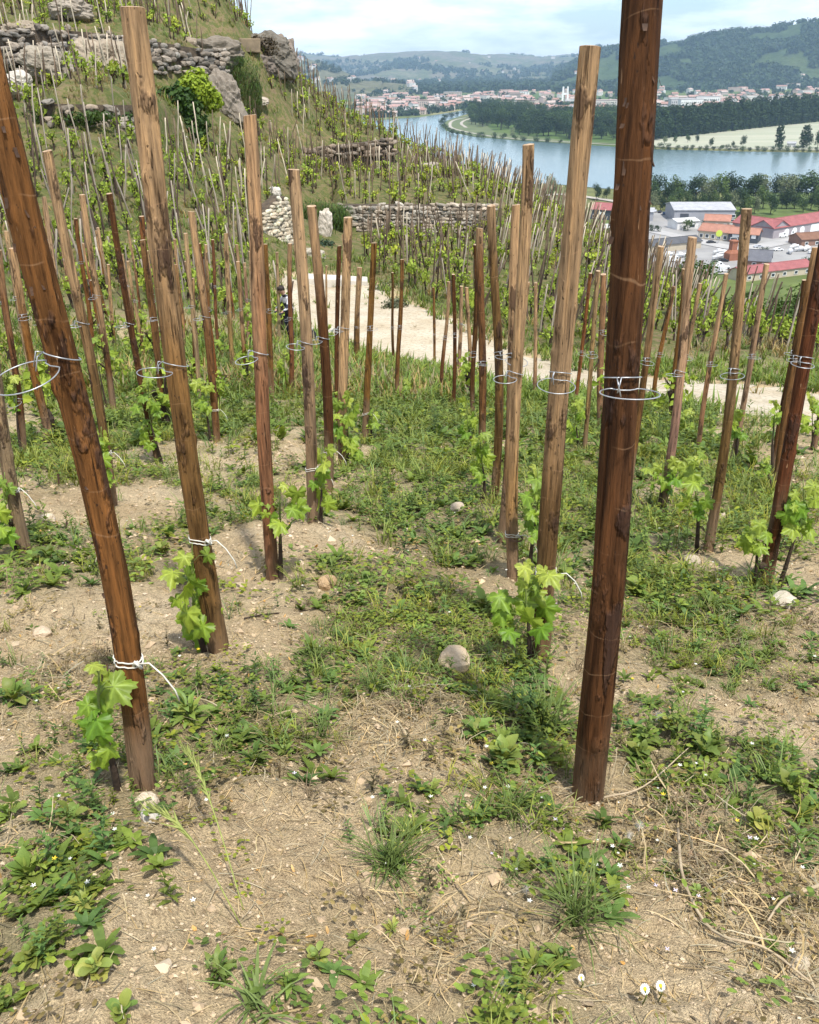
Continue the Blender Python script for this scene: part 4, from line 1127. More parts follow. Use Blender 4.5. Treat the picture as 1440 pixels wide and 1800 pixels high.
def rock(name, px, py, Y, sx, sy, sz, base, label, seed, sub=3, rough=0.3, rot=0.0, cat='rock', P=None, dz=0.0, box=0.3):
    rs = np.random.default_rng(seed)
    V, Fc = ico(sub)
    n = np.abs(V).max(1, keepdims=True); V = V * (1 - box) + V / n * box
    o = rs.uniform(0, 50, 3)
    f = fbm(V[:, 0] * 1.2 + o[0], V[:, 1] * 1.2 + o[1], V[:, 2] * 1.2 + o[2], 4, seed)
    g = np.abs(fbm(V[:, 0] * 2.6 + o[1], V[:, 1] * 2.6, V[:, 2] * 2.6 + o[0], 3, seed + 5))
    if sub > 3:
        st = np.abs(fbm(V[:, 0] * 1.1 + o[2], V[:, 1] * 1.1, V[:, 2] * 4.5 + V[:, 0] * 2.2 + o[1], 3, seed + 9))
        f = f + 0.3 * (0.35 - st) + 0.12 * fbm(V[:, 0] * 7, V[:, 1] * 7, V[:, 2] * 7, 3, seed + 11)
    V = V * (1 + rough * f + 0.25 * rough * (0.4 - g))[:, None] * np.array([sx, sy, sz]) * 0.5
    if P is None: P = at_depth(px, py, Y)
    return obj(name, mesh_np(name, V, Fc, [FSTONE if cat == 'stone' else STONE], False), loc=P + np.array([0, 0, dz]), rot=(rs.normal(0, .1), rs.normal(0, .1), rot), label=label, cat=cat, color=stone_tint(rs, base, .1))
GR, WH = (0.33, 0.285, 0.22), (0.6, 0.56, 0.49)
rock('rock_outcrop', 78, 114, 40.6, 1.7, 1.1, 1.25, GR, 'big grey boulder under the rubble wall at the top left', 21, 4, .3)
rock('rock_outcrop', 176, 106, 42.2, 2.3, 1.4, 1.6, GR, 'streaked grey rock face left of the thick knotty post top', 22, 4, .3)
rock('rock_outcrop', 118, 120, 41.0, 1.2, 1.0, 1.3, (0.28, 0.24, 0.185), 'dark grey rock between the two larger rock faces', 23, 4, .3)
rock('rock_outcrop', 30, 60, 43.5, 1.4, 1.0, 0.9, GR, 'pale rubble heap at the left end of the top rubble wall', 24, 4, .3)
rock('rock_outcrop', 128, 18, 46.5, 1.6, 1.2, .8, (0.36, 0.33, 0.28), 'rounded grey boulders above the top rubble wall', 25, 4, .3)
rock('rock_outcrop', 30, 150, 38.4, 0.9, 0.7, 0.9, WH, 'white boulder low at the left behind the nearest post', 26, 4, .3)
rock('rock_outcrop', 322, 258, 40.3, 0.42, 0.4, 0.95, WH, 'small white rock sticking out under the ivy', 27, 4, .3)
rock('rock_outcrop', 305, 95, 50.0, 2.6, 1.6, 1.5, (0.31, 0.265, 0.205), 'brown-grey rock face right of the thick knotty post top', 28, 4, .3)
rock('rock_outcrop', 380, 100, 53.5, 2.8, 1.8, 1.6, (0.26, 0.22, 0.17), 'dark rock face below the ochre concrete block', 29, 4, .3)
rock('rock_outcrop', 396, 180, 49.0, 1.7, 1.3, 2.6, (0.28, 0.235, 0.185), 'leaning brown rock slab between ivy and hanging grass', 30, 4, .3)
rock('rock_outcrop', 470, 100, 62.0, 3.4, 2.2, 2.4, (0.23, 0.195, 0.15), 'dark rocky bluff on the skyline', 31, 4, .3)
rock('rock_outcrop', 497, 108, 63.0, 1.7, 1.6, 2.6, (0.26, 0.23, 0.2), 'pale-edged end of the rocky bluff on the skyline', 32, 4, .3)
rock('rock_outcrop', 440, 118, 60.0, 2.6, 1.8, 1.4, (0.18, 0.155, 0.13), 'low dark rocks at the foot of the skyline bluff', 33, 4, .3)
rock('rock_outcrop', 572, 398, 39.6, 0.55, 0.5, 1.35, WH, 'tall white rock below the hanging grass mound', 34, 4, .3)
rock('rock_outcrop', 545, 448, 36.5, 1.3, 0.7, 0.5, (0.5, 0.45, 0.36), 'pale rock ledge above the far end of the track', 35, 4, .3)
rock('rock_outcrop', 484, 340, 43.0, 0.5, 0.4, 0.5, WH, 'small white rock on the slope above the cream wall end', 36, 4, .3)
rock('rock_outcrop', 458, 178, 57.0, 0.9, 0.6, 0.4, (0.5, 0.46, 0.4), 'pale rock below the skyline bluff', 37, 4, .3)
rock('rock_outcrop', 755, 302, 53.5, 0.9, 0.7, 0.9, (0.4, 0.36, 0.3), 'pale stones among stakes on the upper terrace', 38, 4, .3)
CONC = simple_mat('ochre_concrete', (0.27, 0.205, 0.13), (0.15, 0.115, 0.075), 2.2, 0.9, 0.3, 0.03)
P = at_depth(422, 78, 59.0)
mb = MB(); mb.box(-1.15, 1.15, -.5, .5, -.4, .3)
V = np.concatenate(mb.V); V += 0.05 * fbm(V[:, 0] * 3, V[:, 1] * 3, V[:, 2] * 3, 2, 4)[:, None]; mb.V = [V]
o = obj('concrete_block', mb.mesh('concrete_block', [CONC]), loc=P, rot=(0, 0.03, 0.15), label='ochre concrete block set in the bluff below the skyline stakes', cat='block')
bv = o.modifiers.new('b', 'BEVEL'); bv.width = 0.05; bv.segments = 2
# kerb slab across the far end of the track
KERB = simple_mat('pale_concrete', (0.6, 0.56, 0.48), (0.45, 0.41, 0.34), 3, 0.9, 0.3, 0.02)
kA, kB = ground(536, 492), ground(646, 498)
mb = MB(); Lk = np.linalg.norm(kB - kA); mb.box(0, Lk, -.35, .35, -.3, .16)
o = obj('kerb_slab', mb.mesh('kerb_slab', [KERB]), loc=kA, rot=(0, -math.asin((kB - kA)[2] / Lk), math.atan2((kB - kA)[1], (kB - kA)[0])), label='pale concrete kerb slab across the far end of the track', cat='kerb')
bv = o.modifiers.new('b', 'BEVEL'); bv.width = 0.04; bv.segments = 2

# ------------------------------------------------------------------ foliage builders (shared by shrubs and trees)
FOL = leaf_mat('foliage', (1, 1, 1), 0.22, 0.55, attr=True, scale=3.0, spec=0.2)
FOLO = leaf_mat('foliage_tinted', (1, 1, 1), 0.22, 0.6, attr=True, scale=0.35, spec=0.15)
t = FOLO.node_tree
for n_ in list(t.nodes):
    pass
def crown(seed, lobes, n, ls, c_lo, c_hi, shell=0.75):
    """leaf faces spread through lobes [(x,y,z,rx,ry,rz)]; returns V,F,C"""
    rs = np.random.default_rng(seed)
    vol = np.array([l[3] * l[4] * l[5] for l in lobes]) ** 0.67
    which = rs.choice(len(lobes), n, p=vol / vol.sum())
    Lb = np.array(lobes)[which]
    d = rs.normal(0, 1, (n, 3)); d /= np.linalg.norm(d, axis=1)[:, None]
    r = np.where(rs.uniform(0, 1, n) < shell, rs.uniform(.78, 1.08, n), rs.uniform(.2, .9, n))
    r *= 1 + 0.22 * fbm(d[:, 0] * 2.2 + which, d[:, 1] * 2.2, d[:, 2] * 2.2, 2, seed)
    P = Lb[:, :3] + d * r[:, None] * Lb[:, 3:]
    nr = d + rs.normal(0, .55, (n, 3)) + np.array([0, 0, .25]); nr /= np.linalg.norm(nr, axis=1)[:, None]
    ref = rs.normal(0, 1, (n, 3))
    a = np.cross(nr, ref); a /= np.linalg.norm(a, axis=1)[:, None]
    b = np.cross(nr, a)
    s = ls * rs.uniform(.55, 1.35, n)[:, None]
    V = np.stack([P - a * s, P + b * s * .62 + nr * s * .12, P + a * s, P - b * s * .62 + nr * s * .12], 1).reshape(-1, 3)
    q = np.arange(n) * 4
    Fc = np.concatenate([np.stack([q, q + 1, q + 2], -1), np.stack([q, q + 2, q + 3], -1)])
    g = rs.uniform(0, 1, (n, 1)) * .6 + .4 * (0.5 + 0.5 * fbm(P[:, 0] / ls * .12, P[:, 1] / ls * .12, P[:, 2] / ls * .12, 2, seed + 3))[:, None]
    g = np.clip(g, 0, 1)
    C = np.repeat(np.array(c_lo) * (1 - g) + np.array(c_hi) * g, 4, 0)
    return V, Fc, C
def lobes_for(rs, k, R, Hh, z0):
    L_ = []
    for i in range(k):
        a = rs.uniform(0, 6.28); r = R * rs.uniform(.1, .62); z = z0 + Hh * rs.uniform(.15, .85)
        s = rs.uniform(.32, .55)
        L_.append((r * math.cos(a), r * math.sin(a), z, R * s, R * s, Hh * s * .62))
    return L_
BARK = simple_mat('tree_bark', (0.11, 0.085, 0.06), (0.05, 0.038, 0.028), 4, 0.95, 0.6, 0.05)
def shrub(name, px, py, Y, rx, ry, rz, lo, hi, ls, n, label, seed, cat='shrub', P=None, stems=True):
    rs = np.random.default_rng(seed)
    if P is None: P = at_depth(px, py, Y)
    lob = [(0, 0, 0, rx * .7, ry * .7, rz * .7)] + [(rx * rs.uniform(-.6, .6), ry * rs.uniform(-.5, .5), rz * rs.uniform(-.5, .6), rx * .5, ry * .5, rz * .5) for _ in range(6)]
    V, Fc, C = crown(seed, lob, n, ls, lo, hi)
    zb = float(H(P[0], P[1])) - P[2] if Y is not None and Y < 90 else -rz
    root = obj(name, None, loc=P, label=label, cat=cat)
    obj('foliage', mesh_np('foliage', V, Fc, [FOL], False, col=C), parent=root)
    mb = MB()
    for k in range(5):
        e = np.array([rx * rs.uniform(-.5, .5), ry * rs.uniform(-.4, .4), rz * rs.uniform(-.1, .5)])
        mb.tube([(e[0] * .2, e[1] * .2, min(zb, -rz * .5)), e * .5 + (0, 0, -rz * .1), e], [.03, .022, .01], 5)
    obj('stems', mb.mesh('stems', [BARK], True), parent=root)
    return root
DG0, DG1, LG0, LG1 = (.02, .045, .012), (.055, .105, .025), (.16, .24, .02), (.30, .38, .035)
shrub('creeper', 343, 160, 43.2, 1.0, .8, .95, LG0, LG1, .1, 2600, 'lime green creeper mounded on the rock, lit at its top', 41)
shrub('ivy', 306, 205, 42.6, 1.4, .9, 1.15, DG0, (.075, .14, .03), .12, 3600, 'dark green ivy hanging below the lime creeper', 42, 'ivy')
shrub('ivy', 335, 222, 42.3, .95, .6, 1.0, DG0, (.08, .14, .03), .11, 2200, 'dark ivy skirt above the small white rock', 49, 'ivy')
shrub('ivy', 214, 204, 36.4, .75, .5, .38, DG0, DG1, .08, 500, 'dark ivy tuft left of the thick knotty post', 43, 'ivy')
shrub('ivy', 120, 212, 34.9, 1.7, .45, .36, DG0, (.08, .13, .03), .08, 900, 'ivy trailing along the overgrown wall on the left', 44, 'ivy')
shrub('scrub', 448, 88, 60.2, 1.7, .9, .75, (.07, .055, .04), (.16, .125, .085), .09, 1300, 'brown dry scrub on the bluff under the skyline stakes', 45)
shrub('scrub', 484, 78, 62.2, .9, .7, .6, (.05, .045, .03), (.12, .1, .06), .08, 600, 'dark scrub on the tip of the skyline bluff', 46)
shrub('shrub', 575, 432, 38.0, .5, .4, .36, (.03, .06, .04), (.07, .12, .07), .05, 420, 'bluish green low shrub below the tall white rock', 47)
shrub('shrub', 694, 545, 27.5, .6, .5, .42, (.07, .08, .05), (.17, .19, .11), .045, 1100, 'pale grey-green shrub at the upper edge of the track', 48)
shrub('shrub', 668, 512, 30.5, .5, .4, .4, (.06, .07, .04), (.14, .16, .08), .045, 700, 'small grey-green shrub further up the track edge', 50)
shrub('shrub', 852, 388, 42.0, .5, .4, .62, (.14, .12, .1), (.3, .26, .2), .05, 500, 'dry pale shrub at the right end of the dry stone wall', 51)
for k, (px, py, Y, r, lab) in enumerate(((1352, 560, 36, 1.5, 'dark green shrub below the long red shed roof'), (1425, 548, 35, 1.8, 'big dark shrub at the hill edge on the far right'), (1388, 585, 32, 1.1, 'mid green shrub in front of the dark hill-edge shrubs'),
                                   (1218, 478, 47, 1.25, 'rounded green shrub at the hill edge left of the orange crane'), (1300, 540, 38, .9, 'small shrub at the hill edge under the little slate house'))):
    shrub('shrub', px, py, Y, r, r * .9, r * .75, (.03, .06, .012), (.095, .16, .03), .085, 1600, lab, 60 + k)
# hanging grass banks
def hanging_grass(px, py, Y, rx, rz, n, label, seed):
    rs = np.random.default_rng(seed); P = at_depth(px, py, Y); parts = []
    for _ in range(n):
        x = rx * rs.uniform(-1, 1); z = rz * rs.uniform(-.7, 1) * (1 - .4 * (x / rx) ** 2)
        g = rs.uniform(.7, 1.4)
        V, Fc, C = blade(rs.uniform(.35, .75), .02, rs.uniform(.2, .9), rs.uniform(1.6, 2.6), -1.57 + rs.normal(0, .5), 3, (.035 * g, .075 * g, .015), (.07 * g, .13 * g, .025), .2, .8, x, rs.uniform(-.1, .5) - .15 * z, z)
        parts.append((V, Fc, C))
    V, Fc, C = join(parts)
    root = obj('grass_mound', None, loc=P, label=label, cat='grass')
    obj('blades', mesh_np('blades', V, Fc, [FOL], False, col=C), parent=root)
    v, f = ico(2); v = v * (1 + .15 * fbm(v[:, 0] * 2, v[:, 1] * 2, v[:, 2] * 2, 2, seed)[:, None]) * [rx, .7, rz] + [0, .55, -.1]
    obj('earth', mesh_np('earth', v, f, [SOIL], True, col=np.ones((len(v), 3)) * [1, 1, 0]), parent=root)
hanging_grass(565, 384, 42.6, 1.25, .75, 900, 'dark green grass mound hanging over left of the dry stone wall', 71)
hanging_grass(424, 160, 53.0, 1.05, 1.6, 1000, 'dark green grass bank hanging between rock slab and bluff', 72)

# ------------------------------------------------------------------ stakes and old vines on the hillside
STAKE = simple_mat('weathered_stake', (1, 1, 1), (0.55, 0.52, 0.5), 6, 0.9, 0.5, 0.01, 0.15, (4, 4, .5), use_obj_color=True)
STAKEC = leaf_mat('weathered_stakes_far', (1, 1, 1), 0.0, 0.9, attr=True, scale=3, spec=0.1)
def stake_geo(seed):
    rs = np.random.default_rng(seed); mb = MB()
    k = rs.normal(0, .009, (5, 2)); k[0] = 0
    mb.tube([(k[i, 0], k[i, 1], -0.15 + i * 1.15 / 4) for i in range(5)], np.array([1, 1, .95, .9, .75]) * 0.025, 6)
    return mb
SG = [stake_geo(s) for s in range(6)]
SM = [g.mesh('vine_stake', [STAKE], True) for g in SG]
def hvine_geo(seed, nl=70, ls=.048):
    rs = np.random.default_rng(seed)
    lob = [(rs.uniform(-.12, .12), rs.uniform(-.1, .1), rs.uniform(.3, .6), rs.uniform(.1, .2), rs.uniform(.1, .18), rs.uniform(.1, .2)) for _ in range(4)]
    V, Fc, C = crown(seed, lob, nl, ls, (.16, .245, .025), (.38, .46, .07), .6)
    mb = MB(); mb.tube([(0, 0, -.1), (rs.normal(0, .03), 0, .15), (rs.normal(0, .05), rs.normal(0, .03), .36)], [.04, .032, .026], 6)
    for _ in range(3): mb.tube([(0, 0, .28), (rs.normal(0, .1), rs.normal(0, .08), .5)], [.018, .008], 4)
    return V, Fc, C, mb
HV = []
for s in range(7):
    V, Fc, C, mb = hvine_geo(300 + s)
    tv = np.concatenate(mb.V); HV_V = V
    me = mesh_np('old_vine', np.vstack([V, tv]), Fc.tolist() + [[i + len(V) for i in f] for f in mb.F], [FOL, STEMB], False, mi=[0] * len(Fc) + [1] * len(mb.F), col=np.vstack([C, np.ones_like(tv)]))
    tri = []
    for f in mb.F:
        for k in range(1, len(f) - 1): tri.append((f[0] + len(V), f[k] + len(V), f[k + 1] + len(V)))
    V, Fc, C, mb = hvine_geo(300 + s, 34, .066)
    tri = np.array(tri) - len(HV_V) + len(V)
    HV.append((me, (np.vstack([V, tv]), np.vstack([Fc, tri]), np.vstack([C, np.ones_like(tv) * [.06, .04, .025]]))))
rs = np.random.default_rng(77)
cand = []
for a in np.arange(-40, 62, 0.74):
    for b in np.arange(14, 74, 0.92):
        X = a + rs.normal(0, .16) + 0.25 * b * 0.0; Y = b + rs.normal(0, .2)
        cand.append((X, Y))
cand = np.array(cand)
Zc = H(cand[:, 0], cand[:, 1])
Pc = np.column_stack([cand, Zc])
px, py = proj(Pc)
left_new = (px < 560) & (Pc[:, 1] < 20)
ok = (px > -30) & (px < 1470) & (py > -10) & (track_dist(cand[:, 0], cand[:, 1]) > 0.7) & (~left_new) & (Zc > -14)
right_side = ((px > 840) & (Pc[:, 1] < 22.5)) | ((px > 520) & (px <= 850) & (Pc[:, 1] < 25.5) & (py > 480)) | ((px > 500) & (px < 600) & (Pc[:, 1] < 34))
ok &= ~right_side
sl = np.abs(H(cand[:, 0], cand[:, 1] + .5) - H(cand[:, 0], cand[:, 1] - .5))
ok &= sl < 0.9
ok &= ~((px > 250) & (px < 440) & (py > 110) & (py < 265))           # ivy rock
ok &= ~((px > 360) & (px < 510) & (py > 55) & (py < 135))             # bluff
ok &= ~((px > 455) & (px < 640) & (py > 365) & (py < 500))           # wall end and kerb
ok &= ~((px > 1240) & (Pc[:, 1] > 30))
Pc = Pc[ok]
top = Pc + [0, 0, 1.3]
vis = np.ones(len(top), bool)
for f in np.linspace(.45, .97, 36):
    Q = top * f
    vis &= Q[:, 2] > H(Q[:, 0], Q[:, 1]) - 0.05
Pc = Pc[vis]
px, py = proj(Pc)
order = np.argsort(Pc @ fw)
def zone(x, y):
    if x < 520 and y < 130: return 'near the skyline top left'
    if x < 470 and y < 470: return 'on the steep left slope'
    if x < 600 and y < 620: return 'beyond the near plot'
    if 470 <= x < 880 and y < 362 and y > 262: return 'on the terrace above the dry stone wall'
    if y <= 262: return 'on the ridge above the brown wall'
    if x < 880: return 'between the dry stone wall and the track'
    return 'on the flank falling to the valley'
far_st, far_v = [], []
ns = nv = 0
for k in order:
    P = Pc[k]; z_ = zone(px[k], py[k])
    pale = rs.uniform() < (0.55 if px[k] < 480 else 0.18 if px[k] < 880 else 0.3)
    if py[k] < 60 or (420 < px[k] < 900 and py[k] < 300): pale = rs.uniform() < .14
    c = np.array([.5, .43, .34]) * rs.uniform(.6, 1.15) if pale else np.array([.12, .088, .064]) * rs.uniform(.6, 1.6)
    hgt = rs.uniform(1.25, 2.05) * (1.0 if P[1] > 24 else 0.8)
    lean = (rs.normal(0, .07), rs.normal(0, .09) + (0.16 if px[k] > 840 else 0.0) + (.28 * rs.choice([-1, 1]) if rs.uniform() < .08 else 0), rs.uniform(0, 6.28))
    if rs.uniform() < 0.93:
        v = int(rs.integers(0, 6))
        if ns < 300:
            # lean about the world x/y axes: local spin first
            q = Quaternion((0, 1, 0), lean[1]) @ Quaternion((1, 0, 0), lean[0]) @ Quaternion((0, 0, 1), lean[2])
            obj('vine_stake', SM[v], loc=P, rot=q, scale=(rs.uniform(.8, 1.25), rs.uniform(.8, 1.25), hgt), color=c,
                label=('short ' if hgt < 1.5 else 'tall ' if hgt > 1.85 else '') + ('thin pale grey stake ' if pale else 'thin dark stake ') + ('leaning right ' if lean[1] > .12 else 'leaning left ' if lean[1] < -.08 else 'upright ') + z_, cat='stake', group=('pale' if pale else 'dark') + ' vine stakes ' + z_)
        else: far_st.append((P, lean, hgt, v, c))
        ns += 1
    if rs.uniform() < 0.8:
        v = int(rs.integers(0, 7)); s = rs.uniform(.75, 1.25)
        Pv = P + [rs.normal(0, .12), rs.normal(0, .12), 0]; Pv[2] = float(H(Pv[0], Pv[1]))
        if nv < 300:
            obj('old_vine', HV[v][0], loc=Pv, rot=(0, 0, rs.uniform(0, 6.28)), scale=(s, s, s * rs.uniform(.9, 1.5)), label=('small ' if s < .9 else 'large ' if s > 1.1 else '') + 'leafing old bush vine ' + z_, cat='vine', group='old vines ' + z_)
        else: far_v.append((Pv, v, s))
        nv += 1
for Bp, kind, sd_ in REAR:
    if rs.uniform() < .75:
        v = int(rs.integers(0, 7)); s = rs.uniform(.7, 1.0); Pv = Bp + [rs.normal(0, .06), -.08, 0]; Pv[2] = float(H(Pv[0], Pv[1]))
        obj('young_vine', HV[v][0], loc=Pv, rot=(0, 0, rs.uniform(0, 6.28)), scale=s, label=f"{'small ' if s < .85 else ''}leafy young vine at a {['brown', 'red-brown', 'tan', 'grey'][kind]} post in the rear rows, {sd_} of the plot", cat='vine', group='young vines of the rear rows')
if far_st:
    mb = MB()
    cl = []
    for P, lean, hgt, v, c in far_st:
        V = np.concatenate(SG[v].V) * [1.1, 1.1, hgt]
        M = np.array((Quaternion((0, 1, 0), lean[1]) @ Quaternion((1, 0, 0), lean[0])).to_matrix())
        mb.add(V @ M.T + P, SG[v].F); cl.append(np.tile(c, (len(V), 1)))
    me = mb.mesh('distant_stakes', [STAKEC], True); ca = me.color_attributes.new('Col', 'FLOAT_COLOR', 'POINT'); cc_ = np.ones((len(me.vertices), 4), np.float32); cc_[:, :3] = np.concatenate(cl); ca.data.foreach_set('color', cc_.ravel())
    obj('distant_stakes', me, label='mass of thin stakes on the farther terraces', cat='stakes', kind='stuff')
if far_v:
    A = np.array([f[0] for f in far_v]); w = np.array([f[1] for f in far_v]); s = np.array([f[2] for f in far_v])
    V, Fc, C = scatter_np([h[1] for h in HV], w, A, rs.uniform(0, 6.28, len(w)), s, None, tints(len(w), .8, 1.2, .1))
    obj('distant_vines', mesh_np('distant_vines', V, Fc, [FOL], False, col=C), label='mass of leafing vines on the farther terraces', cat='vines', kind='stuff')
# grass of the hillside and of the banks along the track
def t_big(rs, dry):
    c0, c1 = ((.2, .155, .08), (.32, .26, .14)) if dry else ((.085, .135, .025), (.18, .25, .055))
    return join([blade(.3 * rs.uniform(.5, 1.1), .03, rs.uniform(.8, 1.5), rs.uniform(.3, 1.6), rs.uniform(0, 6.28), 2, c0, c1, .15, .8, rs.normal(0, .07), rs.normal(0, .07)) for _ in range(6)])
rs2 = np.random.default_rng(9)
TBG = [t_big(rs2, d) for d in (0, 0, 0, 1, 1)]
n = 46000
u = rng.uniform(0, 1, n); Y = 11 + 63 * u ** 1.5; X = rng.uniform(-.62, .66, n) * Y * 1.02
k = track_dist(X, Y) > -0.25 - 1.2 * (rng.uniform(0, 1, n) < .12) * (fbm(X * .8, Y * .8, 0, 2, 44) > .25)
bank = np.exp(-(np.maximum(track_dist(X, Y), 0) / 2.2) ** 2)
dn = np.clip(.26 + .5 * fbm(X * .35, Y * .35, 0, 3, 131) + .75 * bank + .5 * sstep(24, 17, Y), 0, 1)
k &= rng.uniform(0, 1, n) < dn
X, Y = X[k], Y[k]
w = np.where(rng.uniform(0, 1, len(X)) < .45 + .5 * fbm(X * .25, Y * .25, 0, 2, 141) - .5 * bank[k] - .3 * sstep(24, 17, Y), rng.integers(3, 5, len(X)), rng.integers(0, 3, len(X)))
V, Fc, C = scatter_np(TBG, w, np.column_stack([X, Y, H(X, Y) - .02]), rng.uniform(0, 6.28, len(X)), rng.uniform(.55, 1.4, len(X)) * (0.75 + .008 * Y), None, tints(len(X), .75, 1.3, .12))
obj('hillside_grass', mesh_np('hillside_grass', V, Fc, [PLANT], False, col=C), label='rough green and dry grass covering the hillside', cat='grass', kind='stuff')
print('hill grass', len(X))

# ------------------------------------------------------------------ valley floor, river, far hills
m, t, out = new_mat('valley_fields')
co = N(t, 'ShaderNodeTexCoord').outputs['Object']
vo = N(t, 'ShaderNodeTexVoronoi', {'Scale': 0.006}); t.links.new(mapping(t, co, (1, .6, 1)), vo.inputs['Vector'])
sp = N(t, 'ShaderNodeSeparateColor'); t.links.new(vo.outputs['Color'], sp.inputs[0])
c = ramp(t, sp.outputs[0], [(0.0, (.06, .10, .03)), (.35, (.085, .13, .035)), (.6, (.13, .15, .05)), (.85, (.22, .2, .09)), (1, (.1, .12, .04))])
c = mixc(t, 1.0, c, ramp(t, noise(t, co, .08, 5), [(.3, (.7, .7, .7)), (.7, (1.25, 1.25, 1.2))]), 'MULTIPLY')
principled(t, out, c, 0.95, None, 0.1)
VAL = m
gy = np.geomspace(60, 12000, 40); gx = np.linspace(-1, 1, 31)
V = [(x * (400 + y * 1.1), y, VALLEY) for y in gy for x in gx]
i, j = np.meshgrid(np.arange(39), np.arange(30), indexing='ij'); q = (i * 31 + j).ravel()
obj('valley_ground', mesh_np('valley_ground', V, np.stack([q, q + 1, q + 32, q + 31], -1), [VAL]), kind='structure')
def sheet(name, pxs, dz, mat, kind='structure', label=None, cat=None):
    from mathutils.geometry import tessellate_polygon
    P = [on_level(a, b, VALLEY + dz) for a, b in pxs]
    tri = tessellate_polygon([[Vector(p) for p in P]])
    V = np.array(P); Fc = []
    for tr in tri:
        a, b, c_ = tr
        nz_ = np.cross(V[b] - V[a], V[c_] - V[a])[2]
        Fc.append(tr if nz_ > 0 else (a, c_, b))
    return obj(name, mesh_np(name, V, np.array(Fc), [mat]), kind=kind, label=label, cat=cat)
m, t, out = new_mat('river_water')
co = N(t, 'ShaderNodeTexCoord').outputs['Object']
rip = noise(t, mapping(t, co, (1, .35, 1)), .25, 4)
cw = ramp(t, noise(t, co, .006, 3), [(.35, (.105, .165, .165)), (.65, (.135, .2, .195))])
principled(t, out, cw, 0.16, bump(t, rip, .35, .6), 0.5)
WATER = m
sheet('river', [(300, 262), (560, 222), (688, 209), (740, 205.5), (800, 196.5), (838, 190), (868, 185.5), (905, 181), (960, 178), (960, 181), (900, 186), (850, 193), (812, 203), (786, 212), (776, 219), (785, 230), (830, 240), (900, 246), (1000, 252.5), (1150, 262), (1300, 266), (1440, 268), (2200, 283), (2600, 420), (1440, 338), (1200, 336), (1060, 331), (960, 322), (800, 330), (500, 345), (200, 370)], .25, WATER)
sheet('lake', [(1120, 152), (1150, 150.5), (1212, 152.5), (1205, 156), (1140, 157.5), (1110, 156)], .3, WATER)
FIELD = simple_mat('ripe_field', (.41, .39, .29), (.28, .3, .2), .02, .95, 0, stretch=(.25, 3, 1))
sheet('field', [(1095, 255), (1150, 258), (1300, 262), (1440, 264), (1800, 275), (1800, 196), (1440, 214), (1300, 227.5), (1150, 244)], .3, FIELD)
BANKG = simple_mat('bank_grass', (.14, .16, .07), (.08, .11, .04), .05, .95, 0)
sheet('bank_meadow', [(786, 213), (800, 207), (838, 200), (850, 216), (870, 232), (1000, 247), (1100, 252), (1000, 252), (900, 245), (830, 239), (787, 229), (778, 219)], .3, BANKG)
def strip(name, pxs, w, dz, mat):
    P = catmull([on_level(a, b, VALLEY + dz) for a, b in pxs], 8)
    T = np.gradient(P[:, :2], axis=0); T /= np.linalg.norm(T, axis=1)[:, None]
    Nn_ = np.column_stack([-T[:, 1], T[:, 0], 0 * T[:, 0]])
    V = np.concatenate([P - Nn_ * w / 2, P + Nn_ * w / 2]); n = len(P); q = np.arange(n - 1)
    Fc = np.stack([q, q + 1, q + n + 1, q + n], -1)
    if np.cross(V[1] - V[0], V[n] - V[0])[2] < 0: Fc = Fc[:, ::-1]
    return obj(name, mesh_np(name, V, Fc, [mat]), kind='structure')
ROADM = simple_mat('pale_road', (.42, .38, .31), (.33, .3, .25), .1, .95, 0)
strip('path', [(1440, 262), (1150, 257), (1000, 249.5), (900, 243), (850, 237), (800, 226.5), (791, 219), (800, 210.5), (838, 203.5)], 4.5, .5, ROADM)
strip('path', [(836, 206), (818, 211), (811, 217), (820, 224)], 4.5, .5, ROADM)
ASPH = simple_mat('yard_asphalt', (.33, .32, .3), (.24, .23, .22), .08, .95, 0)
sheet('car_park', [(1100, 384), (1150, 371), (1186, 372), (1236, 393), (1290, 392), (1460, 398), (1500, 470), (1330, 480), (1240, 482), (1100, 452)], .3, ASPH)
strip('road', [(1120, 400), (1180, 412), (1250, 428), (1310, 436), (1380, 424), (1460, 410)], 9, .5, simple_mat('road_grey', (.42, .4, .38), (.33, .32, .3), .1, .95, 0))
strip('road', [(930, 348), (985, 341), (1060, 350), (1130, 362)], 6, .5, ROADM)
# far hills: ridge line as (px, py, depth) and depth of the foot
def hill_mat(name, stops, sc_=.004, bumpd=12):
    m, t, out = new_mat(name)
    co = N(t, 'ShaderNodeTexCoord').outputs['Object']
    c = ramp(t, noise(t, co, sc_, 7, .62), stops)
    f = noise(t, co, .03, 5, .7)
    c = mixc(t, 1.0, c, ramp(t, f, [(.3, (.6, .62, .6)), (.7, (1.3, 1.3, 1.25))]), 'MULTIPLY')
    principled(t, out, c, .98, bump(t, f, .9, bumpd), .05)
    return m
HM1 = hill_mat('far_hill_land', [(.3, (.12, .12, .08)), (.45, (.17, .145, .11)), (.55, (.09, .105, .05)), (.7, (.2, .18, .12))])
HM2 = hill_mat('wooded_hill_land', [(.35, (.035, .055, .022)), (.5, (.055, .08, .03)), (.66, (.07, .09, .035)), (.78, (.15, .145, .08))])
HM3 = hill_mat('vine_hill_land', [(.3, (.10, .11, .055)), (.5, (.14, .13, .08)), (.65, (.08, .1, .04)), (.75, (.19, .165, .11))])
HILLS = {}
